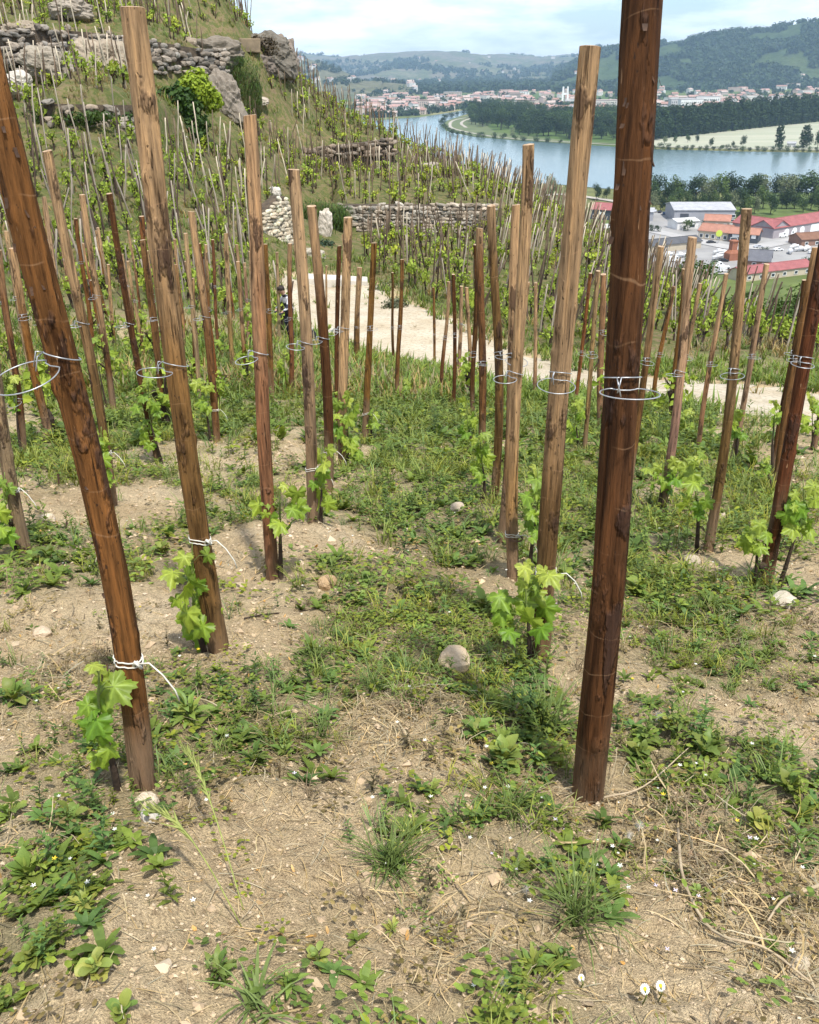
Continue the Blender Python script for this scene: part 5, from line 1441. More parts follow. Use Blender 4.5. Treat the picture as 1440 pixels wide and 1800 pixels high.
def hill(name, ridge, foot, mat, seed, amp, kind='structure', nx=160, ny=40):
    R = catmull([at_depth(a, b, c_) for a, b, c_ in ridge], 12)
    s = np.linspace(0, len(R) - 1, nx); R = np.array([np.interp(s, np.arange(len(R)), R[:, k]) for k in range(3)]).T
    V = []
    for P in R:
        fy = foot(P)
        F0 = np.array([P[0] * fy / P[1], fy, VALLEY - 3])
        for u in np.linspace(0, 1.35, ny):
            k = min(u, 1.0)
            xy = F0[:2] + (P[:2] - F0[:2]) * u
            z = F0[2] + (P[2] - F0[2]) * (k ** 1.25 * (1 - .25 * k) / .75 if u <= 1 else 1 - (u - 1) ** 1.5 * 1.2)
            V.append((xy[0], xy[1], z))
    V = np.array(V)
    U = np.tile(np.clip(np.linspace(0, 1.35, ny), 0, 1), nx)
    V[:, 2] += amp * fbm(V[:, 0] / 420, V[:, 1] / 420, 0, 5, seed, .55) * (U * (1.15 - U) * 3.2 + .08)
    i, j = np.meshgrid(np.arange(nx - 1), np.arange(ny - 1), indexing='ij'); q = (i * ny + j).ravel()
    HILLS[name] = V.reshape(nx, ny, 3)
    return obj(name, mesh_np(name, V, np.stack([q, q + ny, q + ny + 1, q + 1], -1), [mat], True), kind=kind)
hill('hill', [(330, 96, 9000), (480, 93, 9000), (560, 98, 9000), (620, 101, 8800), (690, 94, 8500), (735, 90, 8500), (790, 93, 8500), (850, 99, 8800), (930, 98, 9200), (1010, 95, 9600), (1120, 96, 9800), (1300, 92, 9800)], lambda P: 5600, HM1, 5, 34)
hill('hill', [(380, 70, 4600), (470, 88, 4600), (520, 98, 4500), (560, 109, 4300), (600, 124, 4000), (650, 142, 3700), (700, 158, 3500), (730, 165, 3400)], lambda P: 2700 + 400 * (P[1] < 3600), HM3, 6, 20)
hill('hill', [(975, 132, 6200), (1000, 121, 5900), (1030, 100, 5400), (1060, 82, 5100), (1090, 75, 4900), (1160, 69, 4700), (1240, 60, 4500), (1330, 54, 4300), (1440, 44, 4100), (1560, 34, 3900), (1750, 25, 3700)], lambda P: 3300 if P[0] > 900 else 3300 + (900 - P[0]) * 1.2, HM2, 7, 34)

# ------------------------------------------------------------------ trees of the valley
def tree_tpl(seed, kind):
    rs = np.random.default_rng(seed)
    if kind == 'poplar':
        lob = [(rs.normal(0, .02), rs.normal(0, .02), z, .12 * (1 - .55 * abs(z - .45)), .12 * (1 - .55 * abs(z - .45)), .13) for z in np.linspace(.14, .9, 8)]
        V, Fc, C = crown(seed, lob, 620, .036, (.8, .8, .8), (1.35, 1.25, 1.1)); th, tr = .3, .012
    elif kind == 'round':
        lob = lobes_for(rs, 11, .42, .8, .2); V, Fc, C = crown(seed, lob, 1100, .034, (.7, .75, .7), (1.4, 1.3, 1.15)); th, tr = .45, .022
    elif kind == 'bush':
        lob = lobes_for(rs, 9, .7, .95, .02); V, Fc, C = crown(seed, lob, 520, .055, (.7, .75, .7), (1.4, 1.3, 1.15)); th, tr = .35, .02
    mb = MB(); mb.tube([(0, 0, -.03), (rs.normal(0, .008), rs.normal(0, .008), th * .5), (rs.normal(0, .015), 0, th)], [tr, tr * .8, tr * .5], 7)
    for _ in range(5):
        a = rs.uniform(0, 6.28); h0 = th * rs.uniform(.5, .95)
        mb.tube([(0, 0, h0), (.1 * math.cos(a), .1 * math.sin(a), h0 + .14), (.2 * math.cos(a), .2 * math.sin(a), h0 + .3)] if kind != 'poplar' else [(0, 0, h0), (.03 * math.cos(a), .03 * math.sin(a), h0 + .2)], [tr * .5, tr * .35, tr * .15] if kind != 'poplar' else [tr * .5, tr * .2], 5)
    return mesh_np('crown', V, Fc, [TREEFOL], False, col=C), mb.mesh('trunk', [BARK], True)
# tree foliage: leaf tone times the tree's own colour
m, t, out = new_mat('tree_foliage')
a = N(t, 'ShaderNodeAttribute', attribute_name='Col').outputs['Color']
c = mixc(t, 1.0, a, N(t, 'ShaderNodeObjectInfo').outputs['Color'], 'MULTIPLY')
p = N(t, 'ShaderNodeBsdfPrincipled', {'Roughness': .6, 'Specular IOR Level': .15}); t.links.new(c, p.inputs['Base Color'])
tr_ = N(t, 'ShaderNodeBsdfTranslucent'); t.links.new(c, tr_.inputs[0])
mx_ = N(t, 'ShaderNodeMixShader', {0: .2}); t.links.new(p.outputs[0], mx_.inputs[1]); t.links.new(tr_.outputs[0], mx_.inputs[2]); t.links.new(mx_.outputs[0], out.inputs[0])
TREEFOL = m
TPL = {k: [tree_tpl(s + 1000 * i, k) for s in range(4)] for i, k in enumerate(('poplar', 'round', 'bush'))}
rs = np.random.default_rng(55)
TDG, TMG, TYG, TPG = (.03, .055, .018), (.05, .085, .025), (.085, .13, .035), (.17, .2, .11)
def tree(name, kind, P, h, w, colr, label, group=None, cat='tree'):
    cr, tk = TPL[kind][int(rs.integers(0, 4))]
    root = obj(name, tk, loc=P, rot=(0, 0, rs.uniform(0, 6.28)), scale=(h * w, h * w, h), label=label, cat=cat, group=group)
    obj('crown', cr, parent=root, color=tuple(np.array(colr) * rs.uniform(.8, 1.2)))
    return root
def on_val(px, py): return on_level(px, py, VALLEY + .2)
# trees along the near bank
bank = []
for k, x in enumerate(np.linspace(1138, 1470, 22)):
    bank.append((x + rs.uniform(-5, 5), rs.uniform(352, 360), rs.uniform(36, 52)))
for k, x in enumerate(np.linspace(1132, 1470, 25)):
    bank.append((x + rs.uniform(-5, 5), rs.uniform(366, 377), rs.uniform(26, 42)))
bank.sort()
for k, (x, y, hp) in enumerate(bank):
    P = on_val(x, y); c = [TDG, TDG, TDG, TMG, TMG, TYG, TPG][int(rs.integers(0, 7))]
    tone = 'dark green' if c == TDG else 'mid green' if c == TMG else 'light green' if c == TYG else 'pale blossoming'
    tree('bank_tree', 'round', P, hp * P[1] / F, rs.uniform(.85, 1.15), c, f'{tone} leafy tree in the belt between yards and river', 'trees along the near river bank')
for x, y, hp, kd, c, lab in ((967, 348, 34, 'round', TPG, 'pale round tree on the near bank left of the tall cracked post'), (998, 340, 14, 'bush', TDG, 'dark bush beside the near bank, left of the tall cracked post'),
                             (948, 330, 12, 'bush', TDG, 'low dark bush on the bank by the skyline stakes'), (1048, 352, 26, 'round', TDG, 'dark round tree between the two tallest posts'),
                             (1066, 350, 20, 'round', TDG, 'smaller dark tree hugging the thickest post, at the river'), (1208, 406, 20, 'bush', TYG, 'bright green tree beside the white bungalow'),
                             (1146, 407, 12, 'bush', TDG, 'dark ball-shaped bush at the yard, left one'), (1156, 408, 12, 'bush', TDG, 'dark ball-shaped bush at the yard, right one'),
                             (1238, 398, 12, 'bush', TMG, 'green bush between white bungalow and orange-roofed house'), (1340, 447, 16, 'bush', TDG, 'dark hedge bush by the yard in front of the warehouse'),
                             (1352, 474, 14, 'bush', TMG, 'green bush beside the slate-roofed house'), (1420, 474, 22, 'bush', TMG, 'green bush above the long red shed'), (1385, 470, 10, 'bush', TMG, 'low hedge right of the slate-roofed house'),
                             (1060, 385, 18, 'bush', TMG, 'green bush under the dark red-roofed building'), (1300, 390, 14, 'bush', TDG, 'dark bush at the back of the red-roofed warehouse'),
                             (1255, 470, 14, 'bush', TMG, 'green bush left of the orange tower'), (1216, 470, 24, 'bush', TMG, 'green tree below the long dark shed')):
    P = on_val(x, y); tree('valley_tree' if kd == 'round' else 'valley_bush', kd, P, hp * P[1] / F, 1.0, c, lab, cat='tree' if kd == 'round' else 'bush')
# trees on the far bank field
for x, y, hp, kd, w, c, lab in ((1168, 252, 13, 'round', 1, TPG, 'pale small tree at the left end of the pale field'), (1187, 252, 11, 'round', 1, TMG, 'small tree second along the far bank'),
                                (1209, 250, 13, 'round', 1, TMG, 'light tree on the pale field, third from its left end'), (1226, 250, 12, 'round', 1, TDG, 'dark little tree on the pale field, fourth from its left end'),
                                (1249, 258, 16, 'round', .8, TDG, 'dark egg-shaped tree on the far bank'), (1289, 258, 10, 'round', 1, TDG, 'smallest round tree on the far bank'),
                                (1306, 258, 17, 'round', 1, TDG, 'dark leaning round tree on the far bank'), (1369, 259, 34, 'poplar', 1.7, TDG, 'tall dark poplar alone on the pale field'),
                                (1412, 260, 35, 'poplar', 1.8, TDG, 'tall dark poplar beside the white shed on the field'), (1422, 260, 29, 'round', .7, TDG, 'dark tree right of the poplar by the white shed'),
                                (1437, 260, 28, 'round', .7, TDG, 'dark tree at the right frame edge on the field'), (902, 238, 12, 'bush', 1, TPG, 'pale willow bush in front of the island wood')):
    P = on_val(x, y); tree('field_tree', kd, P, hp * P[1] / F, w, c, lab)
for k, x in enumerate(np.linspace(1150, 1450, 24)):
    P = on_val(x, 263 + 4 * (x - 1150) / 300 + rs.uniform(-.5, .5)); tree('bank_bush', 'bush', P, rs.uniform(6, 11) * P[1] / F, 1.3, TDG if k % 3 else TMG, 'dark bush in the hedge along the far river bank', 'bushes along the far river bank', 'bush')
for x, y in [(777, 217), (779, 222), (783, 226), (789, 231), (797, 235), (806, 237), (816, 238.5), (827, 240), (840, 241), (850, 242), (868, 243), (885, 245), (905, 246), (922, 247.5), (945, 249), (960, 250), (985, 252), (1010, 253), (1030, 254), (783, 211), (793, 206), (805, 202), (815, 200), (826, 198), (834, 196.5)]:
    P = on_val(x, y); tree('bank_bush', 'bush', P, rs.uniform(6, 10) * P[1] / F, 1.3, TDG, 'low bush on the curved shore of the island', 'bushes round the island shore', 'bush')
# poplar rows behind the field
for r in range(3):
    for x in np.arange(1148, 1452, 6.2):
        xx = x + rs.uniform(-2, 2); yb = np.interp(xx, [1148, 1300, 1440], [245.5, 228.5, 213.5]) - 3.2 * r
        P = on_val(xx, yb); hp = np.interp(xx, [1148, 1440], [44, 38]) * rs.uniform(.72, 1.1)
        tree('poplar_tree', 'poplar', P, hp * P[1] / F, rs.uniform(1.0, 1.5), TDG, 'dark poplar in the dense rows behind the pale field', 'poplar rows behind the field')
# island wood
cnt = 0
while cnt < 230:
    x, y = rs.uniform(826, 1150), rs.uniform(188, 246)
    lo = np.interp(x, [830, 870, 1000, 1150], [221, 234, 245, 247]); hi = np.interp(x, [830, 870, 960, 1150], [196, 196, 206, 222])
    if not (hi < y < lo): continue
    P = on_val(x, y); tree('wood_tree', 'round', P, rs.uniform(17, 27), rs.uniform(.95, 1.35), TDG if rs.uniform() < .6 else TMG, 'broad green tree in the island wood', 'trees of the island wood'); cnt += 1

# ------------------------------------------------------------------ buildings near the foot of the hill
def plain(name, c, rough=.85, **kw): return simple_mat(name, c, tuple(x * .82 for x in c), .4, rough, 0, **kw)
GLASS = plain('window_glass', (.05, .06, .07), .15)
def corr_mat(name, c):
    m, t, out = new_mat(name)
    co = N(t, 'ShaderNodeTexCoord').outputs['Object']
    cc = mixc(t, 1.0, ramp(t, noise(t, co, .35, 5, .7), [(.3, tuple(x * .75 for x in c)), (.7, tuple(x * 1.12 for x in c))]), (1, 1, 1), 'MULTIPLY')
    wv = N(t, 'ShaderNodeTexWave', {'Scale': 1.2}, bands_direction='X'); t.links.new(co, wv.inputs['Vector'])
    principled(t, out, cc, .75, bump(t, wv.outputs['Fac'], .6, .08), .2)
    return m
R_RED, R_ORG, R_GRY, R_DRK, R_BRN, R_SLT, R_WHT = [corr_mat('roof_' + n_, c) for n_, c in (('red', (.33, .115, .11)), ('orange', (.40, .195, .135)), ('grey', (.42, .42, .43)), ('dark', (.10, .10, .105)), ('brown', (.23, .12, .075)), ('slate', (.15, .15, .165)), ('white', (.72, .71, .68)))]
W_LIL, W_GRY, W_WHT, W_CRM, W_DRK, W_BRK = [plain('wall_' + n_, c) for n_, c in (('lilac', (.36, .32, .33)), ('grey', (.33, .33, .35)), ('white', (.75, .73, .7)), ('cream', (.52, .44, .32)), ('dark', (.07, .075, .09)), ('brick', (.26, .15, .105)))]
WHT = plain('white_paint', (.8, .8, .78))
def building(name, a, b, depth, h, rh, wall, roof, label, feats=(), over=.5, cat='building', flip=0):
    A, B = on_level(*a, VALLEY), on_level(*b, VALLEY)
    Ln = np.linalg.norm(B - A); rz = math.atan2((B - A)[1], (B - A)[0])
    root = obj(name, None, loc=A, rot=(0, 0, rz), label=label, cat=cat)
    mb = MB()
    V = [(0, 0, -1), (Ln, 0, -1), (Ln, depth, -1), (0, depth, -1), (0, 0, h), (Ln, 0, h), (Ln, depth, h), (0, depth, h), (0, depth / 2, h + rh), (Ln, depth / 2, h + rh)]
    mb.add(V, [(0, 1, 5, 4), (1, 2, 6, 9, 5), (2, 3, 7, 6), (3, 0, 4, 8, 7)])
    obj('wall', mb.mesh('wall', [wall]), parent=root)
    s = rh / (depth / 2); mb = MB(); o_ = over
    for sg in (0, 1):
        ye, yr = (-o_, depth / 2) if sg == 0 else (depth + o_, depth / 2)
        V = [(-o_, ye, h - s * o_ + .05), (Ln + o_, ye, h - s * o_ + .05), (Ln + o_, yr, h + rh + .05), (-o_, yr, h + rh + .05)]
        V += [(x, y, z + .22) for x, y, z in V]
        f = [(0, 1, 2, 3), (4, 7, 6, 5), (0, 4, 5, 1), (1, 5, 6, 2), (2, 6, 7, 3), (3, 7, 4, 0)]
        mb.add(V, f)
    rf = obj('roof', mb.mesh('roof', [roof]), parent=root)
    mb = MB(); mb.tube([(-o_, depth / 2, h + rh + .28), (Ln + o_, depth / 2, h + rh + .28)], .16, 6); obj('ridge_cap', mb.mesh('ridge_cap', [roof]), parent=rf)
    for kind, u, z, w, hh in feats:
        x = u * Ln; mb = MB()
        if kind == 'arch':
            th = np.linspace(0, np.pi, 9)
            pts = [(x - w / 2, z), (x + w / 2, z), (x + w / 2, z + hh * .6)] + [(x + w / 2 * math.cos(k), z + hh * .6 + hh * .4 * math.sin(k)) for k in th[1:-1]] + [(x - w / 2, z + hh * .6)]
            n_ = len(pts); V = [(p_, -.12, q_) for p_, q_ in pts] + [(p_, .05, q_) for p_, q_ in pts]
            mb.add(V, [tuple(range(n_))] + [(k, n_ + k, n_ + (k + 1) % n_, (k + 1) % n_) for k in range(n_)])
            obj('arched_door', mb.mesh('arched_door', [WHT]), parent=root)
        else:
            mt = {'win': GLASS, 'door': W_DRK, 'white': WHT, 'sign': WHT}[kind]
            mb.box(x - w / 2, x + w / 2, -.1, .05, z, z + hh)
            wn_ = obj({'win': 'window', 'door': 'door', 'white': 'shutter', 'sign': 'sign_board'}[kind], mb.mesh('window', [mt]), parent=root)
            if kind == 'win':
                mb = MB()
                for bx in ((x - w / 2 - .12, x - w / 2 + .06, z - .1, z + hh + .1), (x + w / 2 - .06, x + w / 2 + .12, z - .1, z + hh + .1), (x - w / 2 + .06, x + w / 2 - .06, z + hh - .06, z + hh + .12), (x - w / 2 + .06, x + w / 2 - .06, z - .12, z + .06)):
                    mb.box(bx[0], bx[1], -.16, -.02, bx[2], bx[3])
                obj('frame', mb.mesh('frame', [WHT]), parent=wn_)
    return root
wins = lambda n_, z, w, h, k='win': [(k, (i_ + .5) / n_, z, w, h) for i_ in range(n_)]
building('warehouse', (1286, 409), (1357, 420.5), 12, 5.0, 3, W_LIL, R_RED, 'lilac-grey warehouse wing with raspberry red roof, left half behind a post', [('arch', .78, .2, 3.6, 3.8), ('white', .93, 1.8, 2.2, 1.6), ('arch', .3, .2, 3.6, 3.8)])
building('warehouse', (1358, 420.8), (1470, 402), 12, 5.0, 3, W_LIL, R_RED, 'red-roofed warehouse wing with a row of white arched doors, right frame edge', [('arch', .2, .2, 3.6, 3.8), ('arch', .32, .2, 3.6, 3.8), ('arch', .44, .2, 3.6, 3.8), ('white', .66, .6, 9, 3.6)])
building('warehouse', (1184, 391), (1290, 391), 26, 6.2, 2.2, W_GRY, R_GRY, 'long grey metal warehouse in front of the tree belt', [('door', .17, 0, 4.5, 4.5), ('win', .82, 2.6, 12, 1.4), ('win', .82, .6, 12, 1.0)])
building('warehouse', (1112, 389), (1147, 390), 14, 5, 1.0, W_GRY, R_GRY, 'small grey metal building just right of the thickest post', [('win', .7, 2, 2.4, 1)])
building('workshop', (1038, 385), (1088, 388), 13, 5.2, 2.6, W_DRK, R_RED, 'dark building with bright red roof between the two tallest posts', [('sign', .4, 2.8, 3.0, 1.2), ('win', .15, 1, 2, 1.6), ('win', .75, 1, 2, 1.6)])
building('bungalow', (1190, 405), (1227, 402.5), 9, 4, .9, W_WHT, R_WHT, 'white bungalow with pale flat roof in front of the grey warehouse', [('win', .7, 1, 3.2, 1.6), ('door', .35, 0, 1.2, 2.2)], cat='house')
building('house', (1236, 410), (1280, 412), 8, 6.2, 2.2, W_CRM, R_ORG, 'taller cream house behind, with orange tile roof', wins(3, 3.4, 1.1, 1.5), cat='house')
building('house', (1227, 420), (1279, 425), 10, 4.1, 2.5, W_CRM, R_ORG, 'cream house with broad orange tile roof and glazed porch', wins(5, 1, 1.6, 1.6), cat='house')
building('shop', (1279.5, 426), (1331, 429.5), 10, 4.2, 2.0, W_DRK, R_ORG, 'dark-fronted shop with orange roof and white signs beside the cream house', [('sign', .25, 2.7, 3.4, 1.1), ('win', .2, .4, 3, 1.9), ('win', .5, .4, 3, 1.9), ('sign', .85, 2.5, 2, 1.6)])
building('long_shed', (1146, 446), (1232, 437), 9, 3.4, 1.7, W_CRM, R_DRK, 'long cream shed with dark corrugated roof below the bungalow', [('door', .75, 0, 3, 2.6), ('door', .25, 0, 3, 2.6)], cat='shed')
building('cottage', (1313, 470), (1352, 472.5), 8.5, 3, 3.4, W_BRK, R_SLT, 'small brick cottage with steep slate roof', [('win', .3, .8, 1.4, 1.3), ('win', .75, .8, 1.4, 1.3)], cat='house')
building('long_shed', (1306, 496), (1428, 481), 9, 3, 1.7, W_CRM, R_RED, 'long low shed with dull red roof and yellow edges nearest the hill', wins(6, .8, 1.6, 1.2), cat='shed')
building('barn', (1408, 434), (1462, 431), 10, 3.2, 2.0, W_BRK, R_BRN, 'brown-roofed barn at the right frame edge below the warehouse', wins(3, .8, 1.4, 1.2))
building('shed', (1383, 258.5), (1398, 258.8), 8, 3.5, 1.2, W_WHT, R_GRY, 'small white shed on the pale field beside the poplars', [], cat='shed')
# orange tower and yellow-green sign
ORG = plain('orange_paint', (.33, .13, .07))
P = on_val(1286, 457)
mb = MB(); mb.box(-2.6, 2.6, -2, 2, 0, 3.0); mb.box(-1.3, 1.3, -1.2, 1.2, 3.0, 7.6); mb.add([(-2.6, -2, 3), (2.6, -2, 3), (2.6, 2, 3), (-2.6, 2, 3), (-1.3, -1.2, 4.4), (1.3, -1.2, 4.4), (1.3, 1.2, 4.4), (-1.3, 1.2, 4.4)], [(0, 1, 5, 4), (1, 2, 6, 5), (2, 3, 7, 6), (3, 0, 4, 7)]); mb.box(-1.6, 1.6, -1.5, 1.5, 7.6, 8.2)
obj('hopper_tower', mb.mesh('hopper_tower', [ORG]), loc=P, rot=(0, 0, .3), label='small orange tower standing among the white boats', cat='tower')
P = on_val(1262, 429)
root = obj('sign_post', None, loc=P, label='yellow-green sign on a pole in front of the cream house', cat='sign')
mb = MB(); mb.tube([(0, 0, 0), (0, 0, 4.2)], .12, 8); obj('pole', mb.mesh('pole', [W_GRY]), parent=root)
mb = MB(); th = np.linspace(0, 6.283, 14, endpoint=False); V = [(1.5 * math.cos(k), -.1, 4.8 + 1.5 * math.sin(k)) for k in th] + [(1.5 * math.cos(k), .1, 4.8 + 1.5 * math.sin(k)) for k in th]
mb.add(V, [tuple(range(14)), tuple(range(27, 13, -1))] + [(k, 14 + k, 14 + (k + 1) % 14, (k + 1) % 14) for k in range(14)]); obj('sign_plate', mb.mesh('sign_plate', [plain('lime_paint', (.5, .6, .08))]), parent=root)
# vehicles and boats in the yards
TYRE = plain('tyre_rubber', (.02, .02, .02))
def vehicle(name, px_, py_, rz, kind, paint, label, cat, group='vehicles and boats in the yards'):
    P = on_val(px_, py_)
    root = obj(name, None, loc=P, rot=(0, 0, rz), label=label, cat=cat, group=group)
    mb = MB()
    if kind == 'boat':
        n_ = 9; V = []
        for k in range(n_):
            u = k / (n_ - 1); w = 1.15 * math.sin(min(1, u * 1.6 + .25) * math.pi / 2) * (1 - max(0, u - .55) ** 2 * 4.4)
            w = max(w, .03); V += [(-3 + 6 * u, -w, 1.5 + .35 * u * u), (-3 + 6 * u, -w * .55, .55 + .35 * u ** 3), (-3 + 6 * u, w * .55, .55 + .35 * u ** 3), (-3 + 6 * u, w, 1.5 + .35 * u * u)]
        Fc = [(k * 4 + j, k * 4 + 4 + j, k * 4 + 5 + j, k * 4 + 1 + j) for k in range(n_ - 1) for j in range(3)] + [(k * 4 + 3, k * 4 + 7, k * 4 + 4, k * 4) for k in range(n_ - 1)] + [(0, 1, 2, 3)]
        mb.add(V, Fc); obj('hull', mb.mesh('hull', [paint]), parent=root)
        mb = MB(); mb.add([(-1.2, -.7, 1.6), (1.2, -.6, 1.6), (1.2, .6, 1.6), (-1.2, .7, 1.6), (-1, -.55, 2.5), (.5, -.5, 2.4), (.5, .5, 2.4), (-1, .55, 2.5)], [(0, 1, 5, 4), (1, 2, 6, 5), (2, 3, 7, 6), (3, 0, 4, 7), (4, 5, 6, 7)]); obj('cabin', mb.mesh('cabin', [W_WHT]), parent=root)
        mb = MB(); mb.box(-2, -1.8, -.6, .6, 0, .7); mb.box(1, 1.2, -.6, .6, 0, .8); obj('cradle', mb.mesh('cradle', [W_DRK]), parent=root)
        return
    van = kind == 'van'; Lh, hw, ht = (2.6, 1.0, 2.3) if van else (2.1, .88, 1.45)
    prof = [(-Lh, .4), (-Lh, ht * .97), (Lh * .45, ht), (Lh * .68, ht * .62), (Lh, ht * .5), (Lh, .4)] if van else [(-Lh, .4), (-Lh, .85), (-Lh * .72, .95), (-Lh * .45, ht), (Lh * .2, ht), (Lh * .5, .95), (Lh, .8), (Lh, .4)]
    k = len(prof); V = [(x, -hw, z) for x, z in prof] + [(x, hw, z) for x, z in prof]
    mb.add(V, [tuple(range(k - 1, -1, -1)), tuple(range(k, 2 * k))] + [(i_, (i_ + 1) % k, k + (i_ + 1) % k, k + i_) for i_ in range(k)]); obj('body', mb.mesh('body', [paint]), parent=root)
    mb = MB()
    if van: mb.add([(Lh * .46, -.85, ht * .97), (Lh * .67, -.85, ht * .64), (Lh * .67, .85, ht * .64), (Lh * .46, .85, ht * .97)], [(0, 1, 2, 3)]); mb.V[-1] += [.03, 0, .02]; mb.box(Lh * .1, Lh * .42, -hw - .02, hw + .02, ht * .62, ht * .88)
    else: mb.box(-Lh * .4, Lh * .2, -hw - .02, hw + .02, 1.0, ht - .1); mb.box(Lh * .3, Lh * .42, -.75, .75, .98, ht - .2)
    obj('windows', mb.mesh('windows', [GLASS]), parent=root)
    for sx in (-.62, .62):
        for sy in (-1, 1):
            mb = MB(); mb.tube([(Lh * sx, sy * hw * .8, .36), (Lh * sx, sy * hw * 1.02, .36)], .36, 10); obj('wheel', mb.mesh('wheel', [TYRE]), parent=root)
PW, PG_, PB, PD = WHT, plain('silver_paint', (.45, .46, .48), .4), plain('blue_paint', (.08, .12, .2), .4), plain('black_paint', (.03, .03, .035), .4)
VEH = [(1374, 417, .35, 'van', PW, 'white van parked in front of the first arched door'), (1389, 414, .35, 'van', PW, 'white van parked in front of the middle arched doors'), (1402, 427, -.25, 'van', PW, 'long white van below the warehouse, near the brown barn'),
       (1368, 441, .2, 'car', PW, 'white car alone on the yard left of the boats'), (1396, 438, .6, 'boat', PW, 'white boat on its cradle below the parked vans'), (1407, 442, .2, 'boat', PW, 'white boat in the middle of the boat row'),
       (1418, 441, .9, 'boat', PW, 'white boat third along the boat row'), (1430, 446, .4, 'boat', PW, 'white boat last in the row at the right frame edge'), (1389, 446, 1.2, 'boat', PG_, 'grey boat in front of the boat row'),
       (1264, 447, .3, 'boat', PW, 'white boat left of the orange tower, upper one'), (1275, 450, .1, 'boat', PW, 'white boat touching the orange tower'), (1262, 456, .5, 'boat', PW, 'white boat left of the orange tower, lower one'),
       (1272, 460, -.2, 'car', PD, 'dark car in front of the orange tower'), (1300, 452, .1, 'car', PW, 'white car between orange tower and stout post'), (1262, 470, .2, 'van', PW, 'white van below the boats by the hill edge'), (1276, 478, -.1, 'van', PW, 'white van nearest the hill edge'),
       (1250, 428, .2, 'car', PD, 'black car beside the yellow-green sign'), (1333, 436, .2, 'car', PG_, 'silver car right of the dark-fronted shop'), (1160, 374, 1.2, 'car', PD, 'dark car left of the long grey warehouse'), (1168, 377, 1.2, 'car', PB, 'blue car left of the long grey warehouse'),
       (1152, 373, 1.2, 'car', PG_, 'silver car farthest left by the grey warehouse'), (1175, 452, .4, 'boat', PW, 'white boat below the long cream shed, left one'), (1196, 453, .2, 'boat', PW, 'white boat below the long cream shed, right one'), (1186, 460, .1, 'van', PW, 'white van half hidden by stakes under the cream shed'),
       (1068, 402, .1, 'van', PW, 'white van below the dark red-roofed workshop')]
for x, y, rz, kd, pt, lab in VEH:
    vehicle({'van': 'parked_van', 'car': 'parked_car', 'boat': 'stored_boat'}[kd], x, y, rz, kd, pt, lab, {'van': 'van', 'car': 'car', 'boat': 'boat'}[kd])

# ------------------------------------------------------------------ the town across the river
TW_ = simple_mat('town_wall', (1, 1, 1), (.9, .88, .85), .3, .9, 0, use_obj_color=True)
TR_ = [corr_mat('town_roof_' + n_, c) for n_, c in (('rose', (.40, .25, .21)), ('tile', (.34, .2, .155)), ('pale', (.45, .35, .3)), ('grey', (.33, .31, .3)))]
def house_mesh(k, rm):
    mb = MB(); w, d, h, r = [(12, 9, 6, 2.6), (16, 9, 6, 2.6), (10, 10, 8.5, 2.2), (22, 10, 7, 2.4), (34, 13, 11, .6)][k]
    V = [(-w / 2, -d / 2, -1), (w / 2, -d / 2, -1), (w / 2, d / 2, -1), (-w / 2, d / 2, -1), (-w / 2, -d / 2, h), (w / 2, -d / 2, h), (w / 2, d / 2, h), (-w / 2, d / 2, h), (-w / 2, 0, h + r), (w / 2, 0, h + r)]
    mb.add(V, [(0, 1, 5, 4), (1, 2, 6, 9, 5), (2, 3, 7, 6), (3, 0, 4, 8, 7)], 0)
    o_ = .5; s = r / (d / 2)
    V = [(-w / 2 - o_, -d / 2 - o_, h - s * o_ + .1), (w / 2 + o_, -d / 2 - o_, h - s * o_ + .1), (w / 2 + o_, 0, h + r + .1), (-w / 2 - o_, 0, h + r + .1), (w / 2 + o_, d / 2 + o_, h - s * o_ + .1), (-w / 2 - o_, d / 2 + o_, h - s * o_ + .1)]
    mb.add(V, [(0, 1, 2, 3), (3, 2, 4, 5)], 1)
    for i_ in range(int(w / 3)):
        x = -w / 2 + 1.6 + i_ * 3
        for z in ((1, 3.8) if h < 9 else (1, 4, 7)): mb.box(x - .55, x + .55, -d / 2 - .06, -d / 2 + .02, z, z + 1.6, 2)
    mb.box(w * .25, w * .25 + .8, .4, 1.2, h + r * .5, h + r + 1.0, 0)
    return mb.mesh('town_house', [TW_, rm, GLASS])
HMS = [[house_mesh(k, rm) for rm in TR_] for k in range(5)]
def town(n_, xr, yr, inside, label, group, seed, big=.05, zf=None):
    r_ = np.random.default_rng(seed); c_ = 0; tries = 0
    while c_ < n_ and tries < 9000:
        tries += 1
        x, y = r_.uniform(*xr), r_.uniform(*yr)
        if not inside(x, y): continue
        P = on_level(x, y, VALLEY)
        k = 4 if r_.uniform() < big else int(r_.integers(0, 4))
        wc_ = np.array([(.68, .63, .57), (.6, .5, .42), (.74, .71, .67), (.56, .44, .37)][int(r_.integers(0, 4))]) * r_.uniform(.85, 1.1)
        obj('town_house', HMS[k][int(r_.choice(4, p=[.42, .28, .22, .08]))], loc=P, rot=(0, 0, r_.normal(0, .5)), scale=r_.uniform(1.0, 1.45), color=tuple(wc_), label=label, cat='house', group=group); c_ += 1
bankl = lambda x: np.interp(x, [600, 690, 740, 800, 838, 880], [212, 206, 203, 194, 188, 181])
town(95, (625, 872), (166, 206), lambda x, y: y < bankl(x) - 1.2 and y > np.interp(x, [625, 700, 872], [176, 169, 165]), 'pale house with tile roof in the riverside town left of the island', 'houses of the riverside town', 1)
town(62, (872, 1075), (160, 200), lambda x, y: y > 162 and y < np.interp(x, [872, 960, 1075], [179, 196, 202]), 'pale house with tile roof in the town behind the island wood', 'houses behind the island wood', 2, .1)
